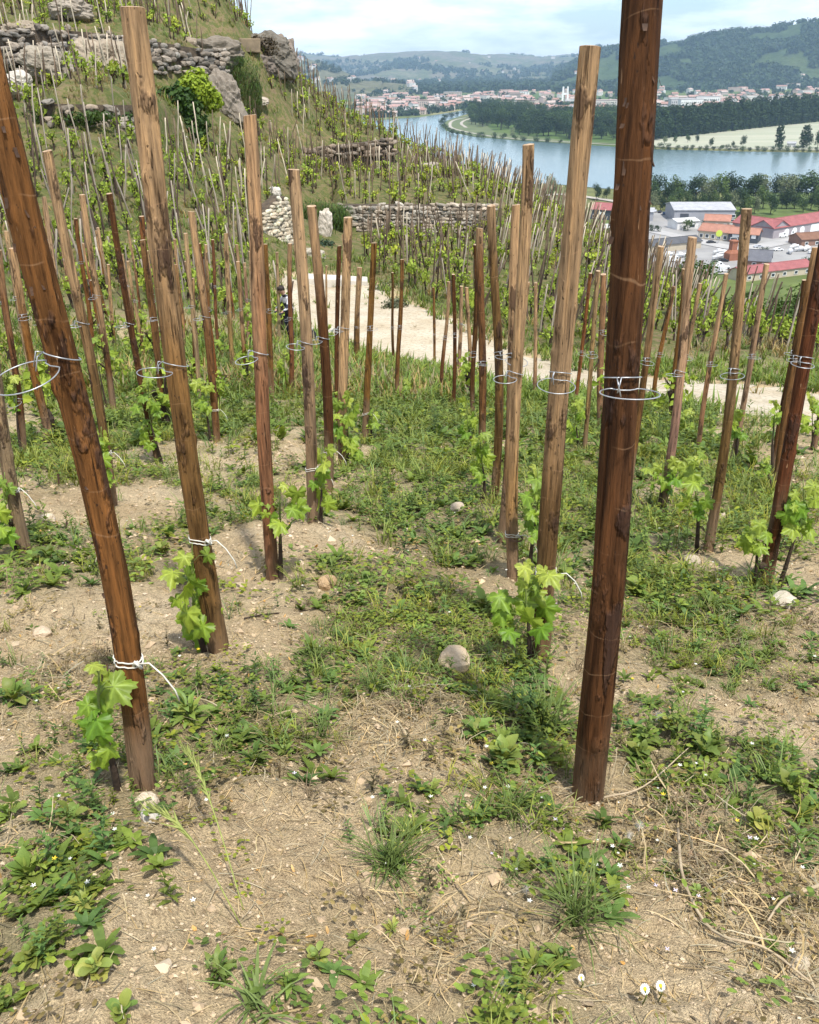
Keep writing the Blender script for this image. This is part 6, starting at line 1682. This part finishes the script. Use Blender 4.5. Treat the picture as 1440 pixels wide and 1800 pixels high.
town(105, (1135, 1460), (152, 200), lambda x, y: y > np.interp(x, [1135, 1210, 1300, 1460], [159, 160, 156, 148]) and y < np.interp(x, [1135, 1460], [203, 186]), 'pale house with tile roof in the town beyond the poplars', 'houses beyond the poplars', 3, .06)
for x, y, lab, sx in ((1196, 193, 'grey apartment block above the poplars', 0), (1213, 194, 'white apartment block above the poplars', 2), (1243, 188, 'second white apartment block above the poplars', 2), (1345, 190, 'long white building behind the right-hand poplars', 2), (905, 168, 'long white hall behind the island', 2), (1375, 186, 'long cream building behind the right-hand poplars', 1)):
    obj('apartment_block', HMS[4][3], loc=on_level(x, y, VALLEY), rot=(0, 0, rs.normal(0, .2)), scale=(1.3, 1, 1.7) if y > 170 else (2.4, 1.5, 1), color=[(.5, .49, .48), (.62, .56, .46), (.78, .77, .74)][sx], label=lab, cat='building')
# suspension bridge pylon
P = on_level(993, 181, VALLEY)
mb = MB()
for s_ in (-1, 1): mb.add([(s_ * 6 - 2.2, -2, -2), (s_ * 6 + 2.2, -2, -2), (s_ * 6 + 2.2, 2, -2), (s_ * 6 - 2.2, 2, -2), (s_ * 5 - 1.6, -1.6, 34), (s_ * 5 + 1.6, -1.6, 34), (s_ * 5 + 1.6, 1.6, 34), (s_ * 5 - 1.6, 1.6, 34)], [(0, 1, 5, 4), (1, 2, 6, 5), (2, 3, 7, 6), (3, 0, 4, 7), (4, 5, 6, 7)])
mb.box(-3.6, 3.6, -1.3, 1.3, 17, 21)
obj('bridge_pylon', mb.mesh('bridge_pylon', [WHT]), loc=P, label='white H-shaped bridge pylon beside the tall cracked post', cat='pylon')
# woods, gardens and hill forest as masses
def clump_tpl(seed):
    return crown(seed, [(0, 0, .45, .6, .6, .5), (.3, .1, .3, .4, .4, .3), (-.3, -.1, .35, .4, .4, .35)], 17, .34, (.75, .8, .75), (1.3, 1.25, 1.15))
CT = [clump_tpl(s) for s in range(5)]
def mass(name, P, s, base, label, cat):
    n_ = len(P); tn = np.array(base) * rng.uniform(.7, 1.35, (n_, 1))
    V, Fc, C = scatter_np(CT, rng.integers(0, 5, n_), P, rng.uniform(0, 6.28, n_), s, None, tn)
    obj(name, mesh_np(name, V, Fc, [FOL], False, col=C), label=label, cat=cat, kind='stuff')
def px_pts(n_, xr, yr, inside):
    r = []
    while len(r) < n_:
        x, y = rng.uniform(*xr), rng.uniform(*yr)
        if inside(x, y): r.append(on_level(x, y, VALLEY))
    return np.array(r)
mass('town_greenery', np.vstack([px_pts(150, (620, 880), (165, 207), lambda x, y: y < bankl(x) - .3), px_pts(60, (640, 850), (185, 207), lambda x, y: bankl(x) - 2.5 < y < bankl(x) - .3), px_pts(150, (870, 1150), (158, 215), lambda x, y: y < 165 + (x - 870) * .17 + 14), px_pts(260, (1130, 1460), (150, 215), lambda x, y: y < 206)]), rng.uniform(8, 15, 620), (.03, .05, .02), 'dark garden trees scattered among the town houses', 'greenery')
P = px_pts(3800, (640, 1470), (131, 168), lambda x, y: y < np.interp(x, [640, 760, 900, 1130, 1250, 1460], [168, 166, 160, 158, 155, 150]) and not (1112 < x < 1212 and 149 < y < 158.5))
mass('distant_woods', P, rng.uniform(14, 26, len(P)), (.03, .052, .025), 'dark band of woods on the valley floor behind the town', 'woods')
Vh = HILLS['hill'] if False else None
hv = [o_ for o_ in bpy.data.objects if o_.name.startswith('hill') and o_.get('kind') == 'structure' and o_.name in ('hill', 'hill.001', 'hill.002')]
def hill_pts(o_, n_, umax=1.0, ny=40):
    me = o_.data; V = np.empty(len(me.vertices) * 3, np.float32); me.vertices.foreach_get('co', V); V = V.reshape(-1, ny, 3)
    a = rng.uniform(0, V.shape[0] - 1.001, n_); b = rng.uniform(0, (ny - 1) * umax / 1.35, n_)
    i0, j0 = a.astype(int), b.astype(int); fa, fb = (a - i0)[:, None], (b - j0)[:, None]
    return (V[i0, j0] * (1 - fa) + V[i0 + 1, j0] * fa) * (1 - fb) + (V[i0, j0 + 1] * (1 - fa) + V[i0 + 1, j0 + 1] * fa) * fb
P = hill_pts(hv[2], 12500, 1.03)
k = fbm(P[:, 0] / 260, P[:, 1] / 260, 0, 4, 17) > -.28
P = P[k]; mass('hillside_forest', P, rng.uniform(13, 26, len(P)), (.032, .055, .022), 'forest covering the big hill on the right', 'forest')
P = np.vstack([hill_pts(hv[1], 1500, 1.0)]); P = P[fbm(P[:, 0] / 200, P[:, 1] / 200, 0, 3, 27) > .12]
mass('hillside_groves', P, rng.uniform(10, 18, len(P)), (.035, .055, .025), 'dark groves on the slope behind the skyline stakes', 'groves')
P = hill_pts(hv[0], 3000, 1.0); P = P[fbm(P[:, 0] / 500, P[:, 1] / 500, 0, 3, 37) > .2]
mass('far_hill_woods', P, rng.uniform(18, 34, len(P)), (.035, .055, .03), 'patchy woods on the farthest hills', 'woods')
for o_, n_, lab, grp in ((hv[1], 30, 'pale house dotted on the slope behind the skyline bluff', 'houses on the left far slope'), (hv[0], 34, 'tiny pale house on the farthest hillside', 'houses on the farthest hills'), (hv[2], 16, 'pale house on the wooded hill at the right', 'houses on the wooded hill')):
    for P in hill_pts(o_, n_, .8):
        obj('hill_house', HMS[int(rs.integers(0, 4))][int(rs.integers(0, 3))], loc=P + [0, 0, 2], rot=(0, 0, rs.normal(0, .5)), scale=rs.uniform(1.1, 1.6), color=(.72, .69, .64), label=lab, cat='house', group=grp)

# ------------------------------------------------------------------ valley air
m = bpy.data.materials.new('valley_haze'); m.use_nodes = True; t = m.node_tree; t.nodes.clear()
out = t.nodes.new('ShaderNodeOutputMaterial')
pv = t.nodes.new('ShaderNodeVolumePrincipled')
pv.inputs['Color'].default_value = (.52, .74, 1, 1); pv.inputs['Density'].default_value = 7.5e-5; pv.inputs['Anisotropy'].default_value = 0.1
t.links.new(pv.outputs[0], out.inputs['Volume'])
mb = MB(); mb.box(-16000, 16000, -60, 13500, VALLEY - 5, 330)
hz = obj('haze', mb.mesh('haze', [m]), kind='stuff', label='pale blue haze filling the valley air', cat='haze')

# ------------------------------------------------------------------ single plants, stones and small things of the foreground
WLEAF = leaf_mat('single_weed_leaf', (1, 1, 1), 0.25, 0.5, attr=False, objcol=True, scale=40, spec=0.3)
def one_leaf(kind, seed):
    rs = np.random.default_rng(seed); n = 6
    V, Fc = [], []
    for i in range(n + 1):
        u = i / n
        if kind == 'lance': w = .16 * math.sin(math.pi * (u ** .8)) + .012
        elif kind == 'broad': w = .30 * math.sin(math.pi * min(1, u * .96 + .03)) ** .8 + .02
        elif kind == 'round': w = .34 * math.sqrt(max(0, 1 - (2 * u - 1.1) ** 2 / 1.3)) * (u > .12) + .02
        else: w = (.28 * math.sin(math.pi * u ** .9) + .02) * (1.15 if i % 2 else .62)
        z = .28 * u - .42 * u * u + rs.normal(0, .012)
        V += [(-w, u, z + .35 * w + rs.normal(0, .01)), (0, u, z), (w, u, z + .35 * w + rs.normal(0, .01))]
    for i in range(n):
        a = 3 * i
        Fc += [(a, a + 1, a + 4, a + 3), (a + 1, a + 2, a + 5, a + 4)]
    return mesh_np('leaf', V, np.array(Fc), [WLEAF], True)
OL = {k: [one_leaf(k, 60 + s) for s in range(3)] for k in ('lance', 'broad', 'round', 'lobed')}
GD, GM, GL = (.115, .185, .042), (.165, .24, .052), (.23, .295, .07)
WEEDS = [(335, 1262, 13, 66, 'lance', GM, 'lance-leaved weed just right of the nearest left post'), (128, 1450, 4, 60, 'broad', GM, 'dock weed with one broad pale leaf at the edge of the bare patch'),
 (52, 1545, 12, 62, 'broad', GM, 'broad-leaved weed at the left edge below the dock'), (150, 1600, 10, 52, 'lance', GL, 'narrow-leaved weed beside the bare patch, lower left'), (60, 1690, 14, 60, 'broad', GM, 'dense leafy weed in the lower left corner'),
 (170, 1710, 10, 50, 'round', GL, 'round-leaved weed right of the lower left corner'), (20, 1440, 9, 55, 'lobed', GM, 'lobed weed cut by the left edge'), (215, 1790, 8, 50, 'round', GM, 'round-leaved weed at the bottom edge, left'),
 (385, 1716, 15, 56, 'lance', GD, 'dark bushy weed at the bottom of the bare patch'), (560, 1690, 10, 40, 'round', GL, 'clover-like weed right of the dark bushy weed'), (510, 1740, 8, 52, 'lance', GM, 'long-leaved weed at the bottom edge, centre left'),
 (885, 1345, 13, 62, 'broad', GM, 'broad weed left of the thickest post foot'), (945, 1265, 12, 56, 'broad', GD, 'dark broad weed behind the thickest post foot'), (838, 1300, 9, 50, 'lobed', GM, 'lobed weed at the left of the thickest post weeds'), (915, 1180, 9, 46, 'lobed', GD, 'dark lobed weed under the big-leaved vine'),
 (1125, 1335, 14, 46, 'broad', GM, 'leafy weed right of the thickest post foot'), (1238, 1330, 10, 58, 'lobed', GD, 'dark lobed weed second right of the thickest post'), (1180, 1285, 12, 42, 'round', GL, 'light round-leaved weed between its darker neighbours'), (1385, 1395, 12, 50, 'broad', GM, 'broad weed by the right edge at mid height'), (1330, 1455, 9, 42, 'round', GL, 'round-leaved weed below the right-hand soil bank'),
 (1118, 1045, 13, 44, 'broad', GM, 'leafy weed right behind the thickest post'), (1098, 985, 10, 36, 'lance', GD, 'dark weed behind the thickest post, upper one'), (850, 1075, 11, 44, 'broad', GM, 'upright nettle-like weed left of the big-leaved vine'), (700, 1085, 6, 34, 'broad', GD, 'small dark two-leaved weed in the middle path'),
 (285, 975, 11, 36, 'lobed', GM, 'weed left of the thick knotty post, mid distance'), (88, 990, 13, 42, 'broad', GD, 'dark weed between the left edge and the nearest post'), (28, 1235, 11, 50, 'broad', GM, 'weed at the left edge level with the white tie'), (448, 1345, 13, 52, 'lance', GD, 'spreading weed in the centre left foreground'), (500, 1330, 9, 46, 'lance', GM, 'long-leaved weed beside the spreading centre weed'),
 (563, 990, 12, 30, 'lance', GM, 'weed at the foot of the grey cracked post'), (630, 1060, 10, 30, 'broad', GM, 'small weed in the middle of the path'), (545, 1150, 12, 40, 'lance', GM, 'weed tuft in the centre above the straw'), (935, 1712, 13, 62, 'lance', GM, 'long-leaved weed left of the daisies'), (985, 1700, 8, 56, 'broad', GD, 'dark broad weed between long-leaved weed and daisies'),
 (925, 1770, 6, 40, 'round', GL, 'round pale leaf weed at the bottom edge'), (1085, 1500, 8, 42, 'broad', GM, 'weed with two round leaves in the flowery patch'), (1020, 1560, 8, 36, 'round', GL, 'little round-leaved weed among the white flowers'), (1225, 1575, 7, 30, 'round', GL, 'pale weed in the dry straw at right'), (690, 1640, 7, 34, 'lance', GL, 'narrow weed in the centre bottom'), (760, 1400, 8, 34, 'lobed', GM, 'small lobed weed in the middle foreground')]
for k, (x, y, n, lp, kd, c, lab) in enumerate(WEEDS):
    rs = np.random.default_rng(700 + k); P = ground(x, y); s = lp * 0.62 * (P @ fw) / F; n = int(n * 2.2)
    root = obj('weed_plant', None, loc=P, label=lab, cat='weed', group='larger single weeds of the foreground')
    mb = MB()
    for q in range(n):
        a = q * 2.4 + rs.uniform(-.4, .4); u = q / n
        el = rs.uniform(-.05, .9) + .4 * u; h0 = s * .8 * u * rs.uniform(.5, 1.2) + .003
        mb.tube([(0, 0, 0), (.12 * s * math.cos(a) * .5, .12 * s * math.sin(a) * .5, h0 * .7), (.16 * s * math.cos(a), .16 * s * math.sin(a), h0)], s * .014, 4, 0, False)
        a += rs.normal(0, .5); q_ = Quaternion((0, 0, 1), a - math.pi / 2) @ Quaternion((1, 0, 0), el) @ Quaternion((0, 1, 0), rs.normal(0, .3))
        g = rs.uniform(.75, 1.3)
        obj('leaf', OL[kd][int(rs.integers(0, 3))], parent=root, loc=(.16 * s * math.cos(a), .16 * s * math.sin(a), h0), rot=q_, scale=float(s * rs.uniform(.35, 1.05)), color=tuple(np.array(c) * g * [1 + rs.uniform(-.1, .35), 1, 1]))
    obj('stalks', mb.mesh('stalks', [STEMG], True), parent=root)
# grass tufts that stand out
for k, (x, y, hp, n, lab) in enumerate(((690, 1530, 130, 110, 'largest wiry grass tuft in the centre foreground'), (655, 1215, 75, 60, 'spiky grass tuft in the middle of the path'), (560, 1165, 80, 40, 'thin grass tuft left of the spiky tuft'), (1015, 1620, 170, 60, 'tall grass tuft among the white flowers'),
                                        (955, 1290, 130, 60, 'tall grass tuft leaning against the thickest post'), (565, 1300, 90, 40, 'silvery grass tuft in the centre left foreground'), (450, 1770, 110, 16, 'few broad grass blades at the bottom edge'), (900, 1440, 110, 34, 'grass tuft in front of the thickest post'), (1030, 905, 60, 40, 'grass tuft behind the thickest post'))):
    rs = np.random.default_rng(800 + k); P = ground(x, y); s = hp * (P @ fw) / F
    V, Fc, C = join([blade(s * rs.uniform(.5, 1.1), s * (.02 if n > 20 else .07) * rs.uniform(.7, 1.2), rs.uniform(.6, 1.5), rs.uniform(.2, 1.5), rs.uniform(0, 6.28), 5, (.09, .135, .035), (.19, .25, .08), .08, .8, rs.normal(0, .08 * s), rs.normal(0, .08 * s)) for _ in range(n)])
    root = obj('grass_tuft', mesh_np('grass_tuft', V, Fc, [PLANT], False, col=C), loc=P, label=lab, cat='grass')
# green cereal ears lying over the bare soil
EAR = leaf_mat('green_ear', (.36, .40, .12), .25, .6, attr=False, scale=80)
for k, (x0, y0, x1, y1, lab) in enumerate(((428, 1600, 338, 1400, 'pale green barley ear arching over the bare patch, right one'), (425, 1630, 278, 1515, 'pale green barley ear lying over the bare patch, left one'))):
    A, B = ground(x0, y0), ground(x1, y1); B = B + [0, 0, .05]
    root = obj('barley_ear', None, loc=A, label=lab, cat='grass'); Lv = B - A
    path = np.array([Lv * u + np.array([0, 0, .11 * math.sin(u * math.pi * .8)]) for u in np.linspace(0, 1, 12)])
    mb = MB(); mb.tube(path, .0013, 5); obj('stalk', mb.mesh('stalk', [EAR], True), parent=root)
    mb = MB(); rs = np.random.default_rng(k)
    for q in range(34):
        u = .45 + .55 * q / 34; i0 = u * 11; p = path[int(i0)] + (path[min(int(i0) + 1, 11)] - path[int(i0)]) * (i0 % 1)
        d = Lv / np.linalg.norm(Lv) * .03 + rs.normal(0, .006, 3); mb.tube([p, p + d * .35, p + d], [.0012, .0022, .0004], 4)
        if q % 2: mb.tube([p, p + d * 2.0], [.0006, .0002], 3)
    obj('spikelets', mb.mesh('spikelets', [EAR], True), parent=root)
# stones on the soil
for k, (x, y, w, h, base, lab) in enumerate(((798, 1158, 58, 42, (.74, .57, .38), 'big pale pointed stone in the middle of the path'), (261, 1408, 44, 34, (.62, .53, .41), 'cream stone at the foot of the nearest left post'), (266, 1432, 40, 18, (.58, .52, .44), 'flat cream stone below the cream stone'),
                                             (575, 1022, 34, 26, (.45, .33, .2), 'tan stone right of the smooth orange-tan post'), (1378, 1054, 46, 22, (.6, .51, .38), 'flat pale stone at the foot of the stout very dark post'), (1402, 1690, 40, 28, (.55, .45, .32), 'tan stone in the straw, lower right'),
                                             (75, 1110, 34, 16, (.52, .44, .33), 'flat pale stone on the bare soil at left'), (803, 892, 26, 18, (.52, .44, .34), 'pale stone on the path between the post rows'), (1265, 905, 20, 14, (.55, .48, .38), 'small pale stone behind the stout grey-topped post'), (1215, 985, 30, 18, (.56, .46, .34), 'pale stone left of the stout grey-topped post foot'),
                                             (85, 910, 22, 18, (.6, .52, .4), 'pale stone between the left-edge posts'), (600, 975, 16, 12, (.55, .46, .34), 'small stone behind the grey cracked post'), (960, 1010, 20, 14, (.5, .4, .28), 'small stone by the tall cracked post'), (420, 1030, 24, 12, (.5, .38, .25), 'low tan stone left of the smooth orange-tan post'))):
    P = ground(x, y + h * .35); s = (P @ fw) / F
    rock('stone', 0, 0, 0, w * s, w * s * .85, h * s * 1.1, base, lab, 400 + k, 2, .2, rot=k, cat='stone', P=P, dz=h * s * .3, box=.2)
# fallen stick, twigs, vine stump
def stick(name, pts, r, mat, label, cat='stick', lift=.006):
    W = [ground(a, b) + [0, 0, lift] for a, b in pts]; P0 = W[0].copy(); mb = MB()
    mb.tube(catmull([w - P0 for w in W], 5), np.linspace(1, .5, (len(W) - 1) * 5 + 1) * r, 6)
    obj(name, mb.mesh(name, [mat], True), loc=P0, label=label, cat=cat)
stick('fallen_stick', [(1152, 901), (1170, 903), (1196, 910)], .014, STEMB, 'dark fallen stick at the foot of the grey-tan post', lift=.012)
stick('dry_twig', [(430, 1090), (470, 1082), (530, 1078), (560, 1070)], .003, STEMB, 'thin dark twig on the bare soil right of the thick knotty post', 'twig')
DRYT = simple_mat('dry_stalk', (.5, .4, .26), (.32, .24, .15), 30, .9, .3, .003)
stick('dry_twig', [(1440, 1575), (1400, 1590), (1370, 1605), (1345, 1640)], .004, DRYT, 'forked pale dry stalk at the lower right edge', 'twig', .03)
stick('dry_twig', [(1190, 1470), (1200, 1560), (1250, 1650), (1340, 1680), (1420, 1740)], .0035, DRYT, 'long pale dry stalk curving through the straw at lower right', 'twig', .02)
stick('dry_twig', [(1060, 1420), (1130, 1400), (1210, 1330)], .0025, DRYT, 'thin pale stalk right of the thickest post foot', 'twig', .03)
P = ground(1331, 1030); d = (P @ fw) / F
mb = MB(); mb.tube(catmull([(0, 0, -.03), (-.005, 0, 20 * d), (0.0, -.01, 42 * d), (18 * d, -.01, 48 * d)], 5), np.linspace(.019, .012, 16), 8); mb.tube([(0, -.01, 38 * d), (-8 * d, -.015, 52 * d)], [.017, .01], 7)
obj('vine_stump', mb.mesh('vine_stump', [STEMB], True), loc=P, label='gnarled dark vine stump beside the stout very dark post', cat='vine')
# flowers
PETW, PETY, PETR = plain('white_petal', (.85, .85, .82), .6), plain('yellow_disc', (.75, .5, .03), .6), plain('poppy_petal', (.62, .035, .02), .5)
def daisy(x, y, hpx, wpx_, label):
    P = ground(x, y + hpx); d = (P @ fw) / F; h = hpx * d * 1.15; r = wpx_ * d / 2
    root = obj('daisy', None, loc=P, label=label, cat='flower', group='daisies')
    mb = MB(); mb.tube([(0, 0, 0), (.004, 0, h * .5), (0, -.004, h)], .0012, 5); obj('stem', mb.mesh('stem', [STEMG], True), parent=root)
    mb = MB(); n = 16
    for k in range(n):
        a = 6.283 * k / n; c, s = math.cos(a), math.sin(a); w = r * .17
        mb.add([(c * r * .25, s * r * .25, h), (c * r * .7 - s * w, s * r * .7 + c * w, h + r * .06), (c * r, s * r, h), (c * r * .7 + s * w, s * r * .7 - c * w, h + r * .06)], [(0, 3, 2, 1)])
    V = np.concatenate(mb.V); V[:, 1], V[:, 2] = V[:, 1] - (V[:, 1] - 0) * .25, V[:, 2] + V[:, 1] * .8; mb.V = [V]
    obj('petals', mb.mesh('petals', [PETW]), parent=root)
    v, f = ico(1); v = v * [r * .36, r * .3, r * .2] + [0, 0, h + r * .06]; v[:, 2] += v[:, 1] * .8; obj('disc', mesh_np('disc', v, f, [PETY], True), parent=root)
daisy(1130, 1731, 34, 18, 'daisy with yellow disc near the bottom right, left of the pair'); daisy(1157, 1725, 36, 18, 'daisy with yellow disc near the bottom right, right of the pair'); daisy(1020, 1713, 26, 12, 'single small daisy left of the daisy pair')
def poppy(x, y, wpx_, Y, label):
    P = at_depth(x, y, Y); r = wpx_ * Y / F / 2; g = float(H(P[0], P[1])) - P[2]
    root = obj('poppy', None, loc=P + [0, 0, g], label=label, cat='flower')
    mb = MB(); mb.tube([(0, 0, 0), (.01, 0, -g * .5), (0, 0, -g)], .002, 5); obj('stem', mb.mesh('stem', [STEMG], True), parent=root)
    v, f = ico(2); k = v[:, 2] > .35; v = v * [r, r, r * .8]; v[k, 2] = v[k, 2] * -.1 + r * .25; v = v * (1 + .12 * np.sin(np.arctan2(v[:, 1], v[:, 0]) * 4))[:, None] + [0, 0, -g]
    obj('petals', mesh_np('petals', v, f, [PETR], True), parent=root)
poppy(288, 658, 14, 12.2, 'red poppy seen through the wire ring of the knotty post'); poppy(877, 707, 11, 8.5, 'red poppy between the knot-bulged post and the pale posts')
# small white, lilac and yellow flowers: too many and too small to count
FLW = leaf_mat('small_flowers', (1, 1, 1), .2, .6, attr=True, scale=50)
def t_fl(c, n=5):
    return join([blade(.007, .005, .3, .3, k * 6.283 / n, 1, c, c, .6, .5, 0, 0, .05) for k in range(n)] + [blade(.05, .0012, 1.5, .1, 0, 2, (.12, .16, .05), (.12, .16, .05), .6, 1)])
TF = [t_fl((.85, .85, .8)), t_fl((.85, .85, .8)), t_fl((.7, .62, .8), 4), t_fl((.8, .6, .05))]
X, Y = sample(2300, .75, 4.5)
cx_ = np.exp(-(((X - .38) / .35) ** 2 + ((Y - 1.35) / .35) ** 2)) + .8 * np.exp(-(((X + .55) / .15) ** 2 + ((Y - 1.1) / .2) ** 2)) + .09
k = rng.uniform(0, 1, len(X)) < cx_
X, Y = X[k], Y[k]; n = len(X)
V, Fc, C = scatter_np(TF, rng.choice(4, n, p=[.4, .3, .15, .15]), np.column_stack([X, Y, H(X, Y)]), rng.uniform(0, 6.28, n), rng.uniform(.35, .8, n), None, None)
obj('wildflowers', mesh_np('wildflowers', V, Fc, [FLW], False, col=C), label='tiny white, lilac and yellow flowers scattered in the weeds', cat='flowers', kind='stuff')
# dandelion clocks
CLK = plain('seed_down', (.7, .68, .62), .8)
def clock_mesh():
    mb = MB(); v, f = ico(1)
    for p in v: mb.tube([p * .15, p], [.012, .02], 3, 0, False)
    mb.tube([(0, 0, 0), (0, 0, -3.2)], .06, 5); return mb.mesh('dandelion_clock', [CLK], True)
CM = clock_mesh()
for x, y, lab in ((1122, 1448, 'dandelion clock in front of the soil bank at right'), (1153, 1256, 'dandelion clock in the yellow-green clover at right'), (1104, 1466, 'lower of the two dandelion clocks right of the thickest post'), (925, 1560, 'dandelion clock in the flowery weeds'), (885, 1722, 'dandelion clock near the bottom edge')):
    P = ground(x, y + 22); d = (P @ fw) / F
    obj('dandelion_clock', CM, loc=P + [0, 0, 26 * d], scale=9 * d, label=lab, cat='flower', group='dandelion clocks')

# ------------------------------------------------------------------ person bending over at the edge of the track
def skin_body():
    J = [((0, 0, .92), .13), ((0.02, -.02, 1.08), .135), ((.05, -.10, 1.25), .15), ((.07, -.17, 1.38), .08), ((.08, -.22, 1.46), .06), ((.09, -.28, 1.55), .1),
         ((-.1, .0, .86), .085), ((-.13, -.05, .48), .06), ((-.13, .03, .09), .045), ((-.14, -.1, .04), .04),
         ((.1, .0, .86), .085), ((.14, -.09, .48), .06), ((.15, .02, .09), .045), ((.16, -.11, .04), .04),
         ((-.14, -.1, 1.31), .06), ((-.22, -.22, 1.06), .045), ((-.12, -.4, .92), .036), ((-.09, -.46, .88), .03),
         ((.22, -.12, 1.3), .06), ((.3, -.24, 1.05), .045), ((.2, -.42, .9), .036), ((.17, -.48, .86), .03), ((.1, -.33, 1.62), .085)]
    E = [(0, 1), (1, 2), (2, 3), (3, 4), (4, 5), (5, 22), (0, 6), (6, 7), (7, 8), (8, 9), (0, 10), (10, 11), (11, 12), (12, 13), (2, 14), (14, 15), (15, 16), (16, 17), (2, 18), (18, 19), (19, 20), (20, 21)]
    me = bpy.data.meshes.new('body'); me.from_pydata([j[0] for j in J], E, [])
    o = bpy.data.objects.new('tmp', me); COL.objects.link(o)
    md = o.modifiers.new('s', 'SKIN'); o.modifiers.new('u', 'SUBSURF').levels = 2
    for k, j in enumerate(J): me.skin_vertices[0].data[k].radius = (j[1], j[1]); me.skin_vertices[0].data[k].use_root = k == 0
    dg = bpy.context.evaluated_depsgraph_get(); r = bpy.data.meshes.new_from_object(o.evaluated_get(dg)); bpy.data.objects.remove(o)
    return r
bm_ = skin_body()
for mm in (plain('skin', (.45, .27, .19), .6), plain('navy_cloth', (.03, .035, .06), .9), plain('white_cloth', (.72, .72, .74), .9), plain('dark_boots', (.02, .017, .015), .7)): bm_.materials.append(mm)
for p_ in bm_.polygons:
    c = p_.center
    p_.material_index = 3 if c.z < .14 else 1 if c.z < .93 else 0 if (c.z > 1.42 or (c.y < -.37 and c.z < 1.0)) else (2 if (1.16 < c.z < 1.36 or 1.0 < c.z < 1.05) else 1)
    p_.use_smooth = True
P = ground(512, 596); d = 94 * (P @ fw) / F / 1.66
per = obj('person', None, loc=P, rot=(0, 0, -.9), scale=d, label='person in navy and white clothes, half hidden behind the posts beside the track', cat='person')
bm_.name = 'body'; obj('body', bm_, parent=per)
v, f = ico(3); v = v * [.098, .115, .09] + [.1, -.30, 1.62]; v = v[:] ; keepf = [t_ for t_ in f if np.mean(v[list(t_)][:, 2]) > 1.585 or np.mean(v[list(t_)][:, 1]) > -.27]
obj('hair', mesh_np('hair', v * (1 + .01 * fbm(v[:, 0] * 40, v[:, 1] * 40, v[:, 2] * 40, 2, 3)[:, None]), np.array(keepf), [plain('dark_hair', (.03, .02, .015), .6)], True), parent=per)
P = ground(545, 598); d = (P @ fw) / F
v, f = ico(3); v = v * (1 + .12 * fbm(v[:, 0] * 2, v[:, 1] * 2, v[:, 2] * 2, 3, 8)[:, None]) * [11 * d, 8 * d, 12 * d] + [0, 0, 10 * d]
root = obj('bag', None, loc=P, label='small black bag with pale top on the edge of the track', cat='bag')
obj('sack', mesh_np('sack', v, f, [plain('black_cloth', (.025, .025, .03), .8)], True), parent=root)
v2, f2 = ico(2); v2 = v2 * [6 * d, 5 * d, 5 * d] + [1 * d, -2 * d, 21 * d]; obj('pale_top', mesh_np('pale_top', v2 * (1 + .02 * fbm(v2[:, 0] * 9, v2[:, 1] * 9, v2[:, 2] * 9, 2, 3)[:, None]), f2, [plain('pale_cloth', (.55, .52, .47), .9)], True), parent=root)
mb = MB(); mb.tube(catmull([(-7 * d, -7 * d, 4 * d), (-8 * d, -9 * d, 12 * d), (-2 * d, -6 * d, 21 * d)], 5), .012, 5); obj('strap', mb.mesh('strap', [plain('grey_strap', (.2, .2, .2), .8)], True), parent=root)
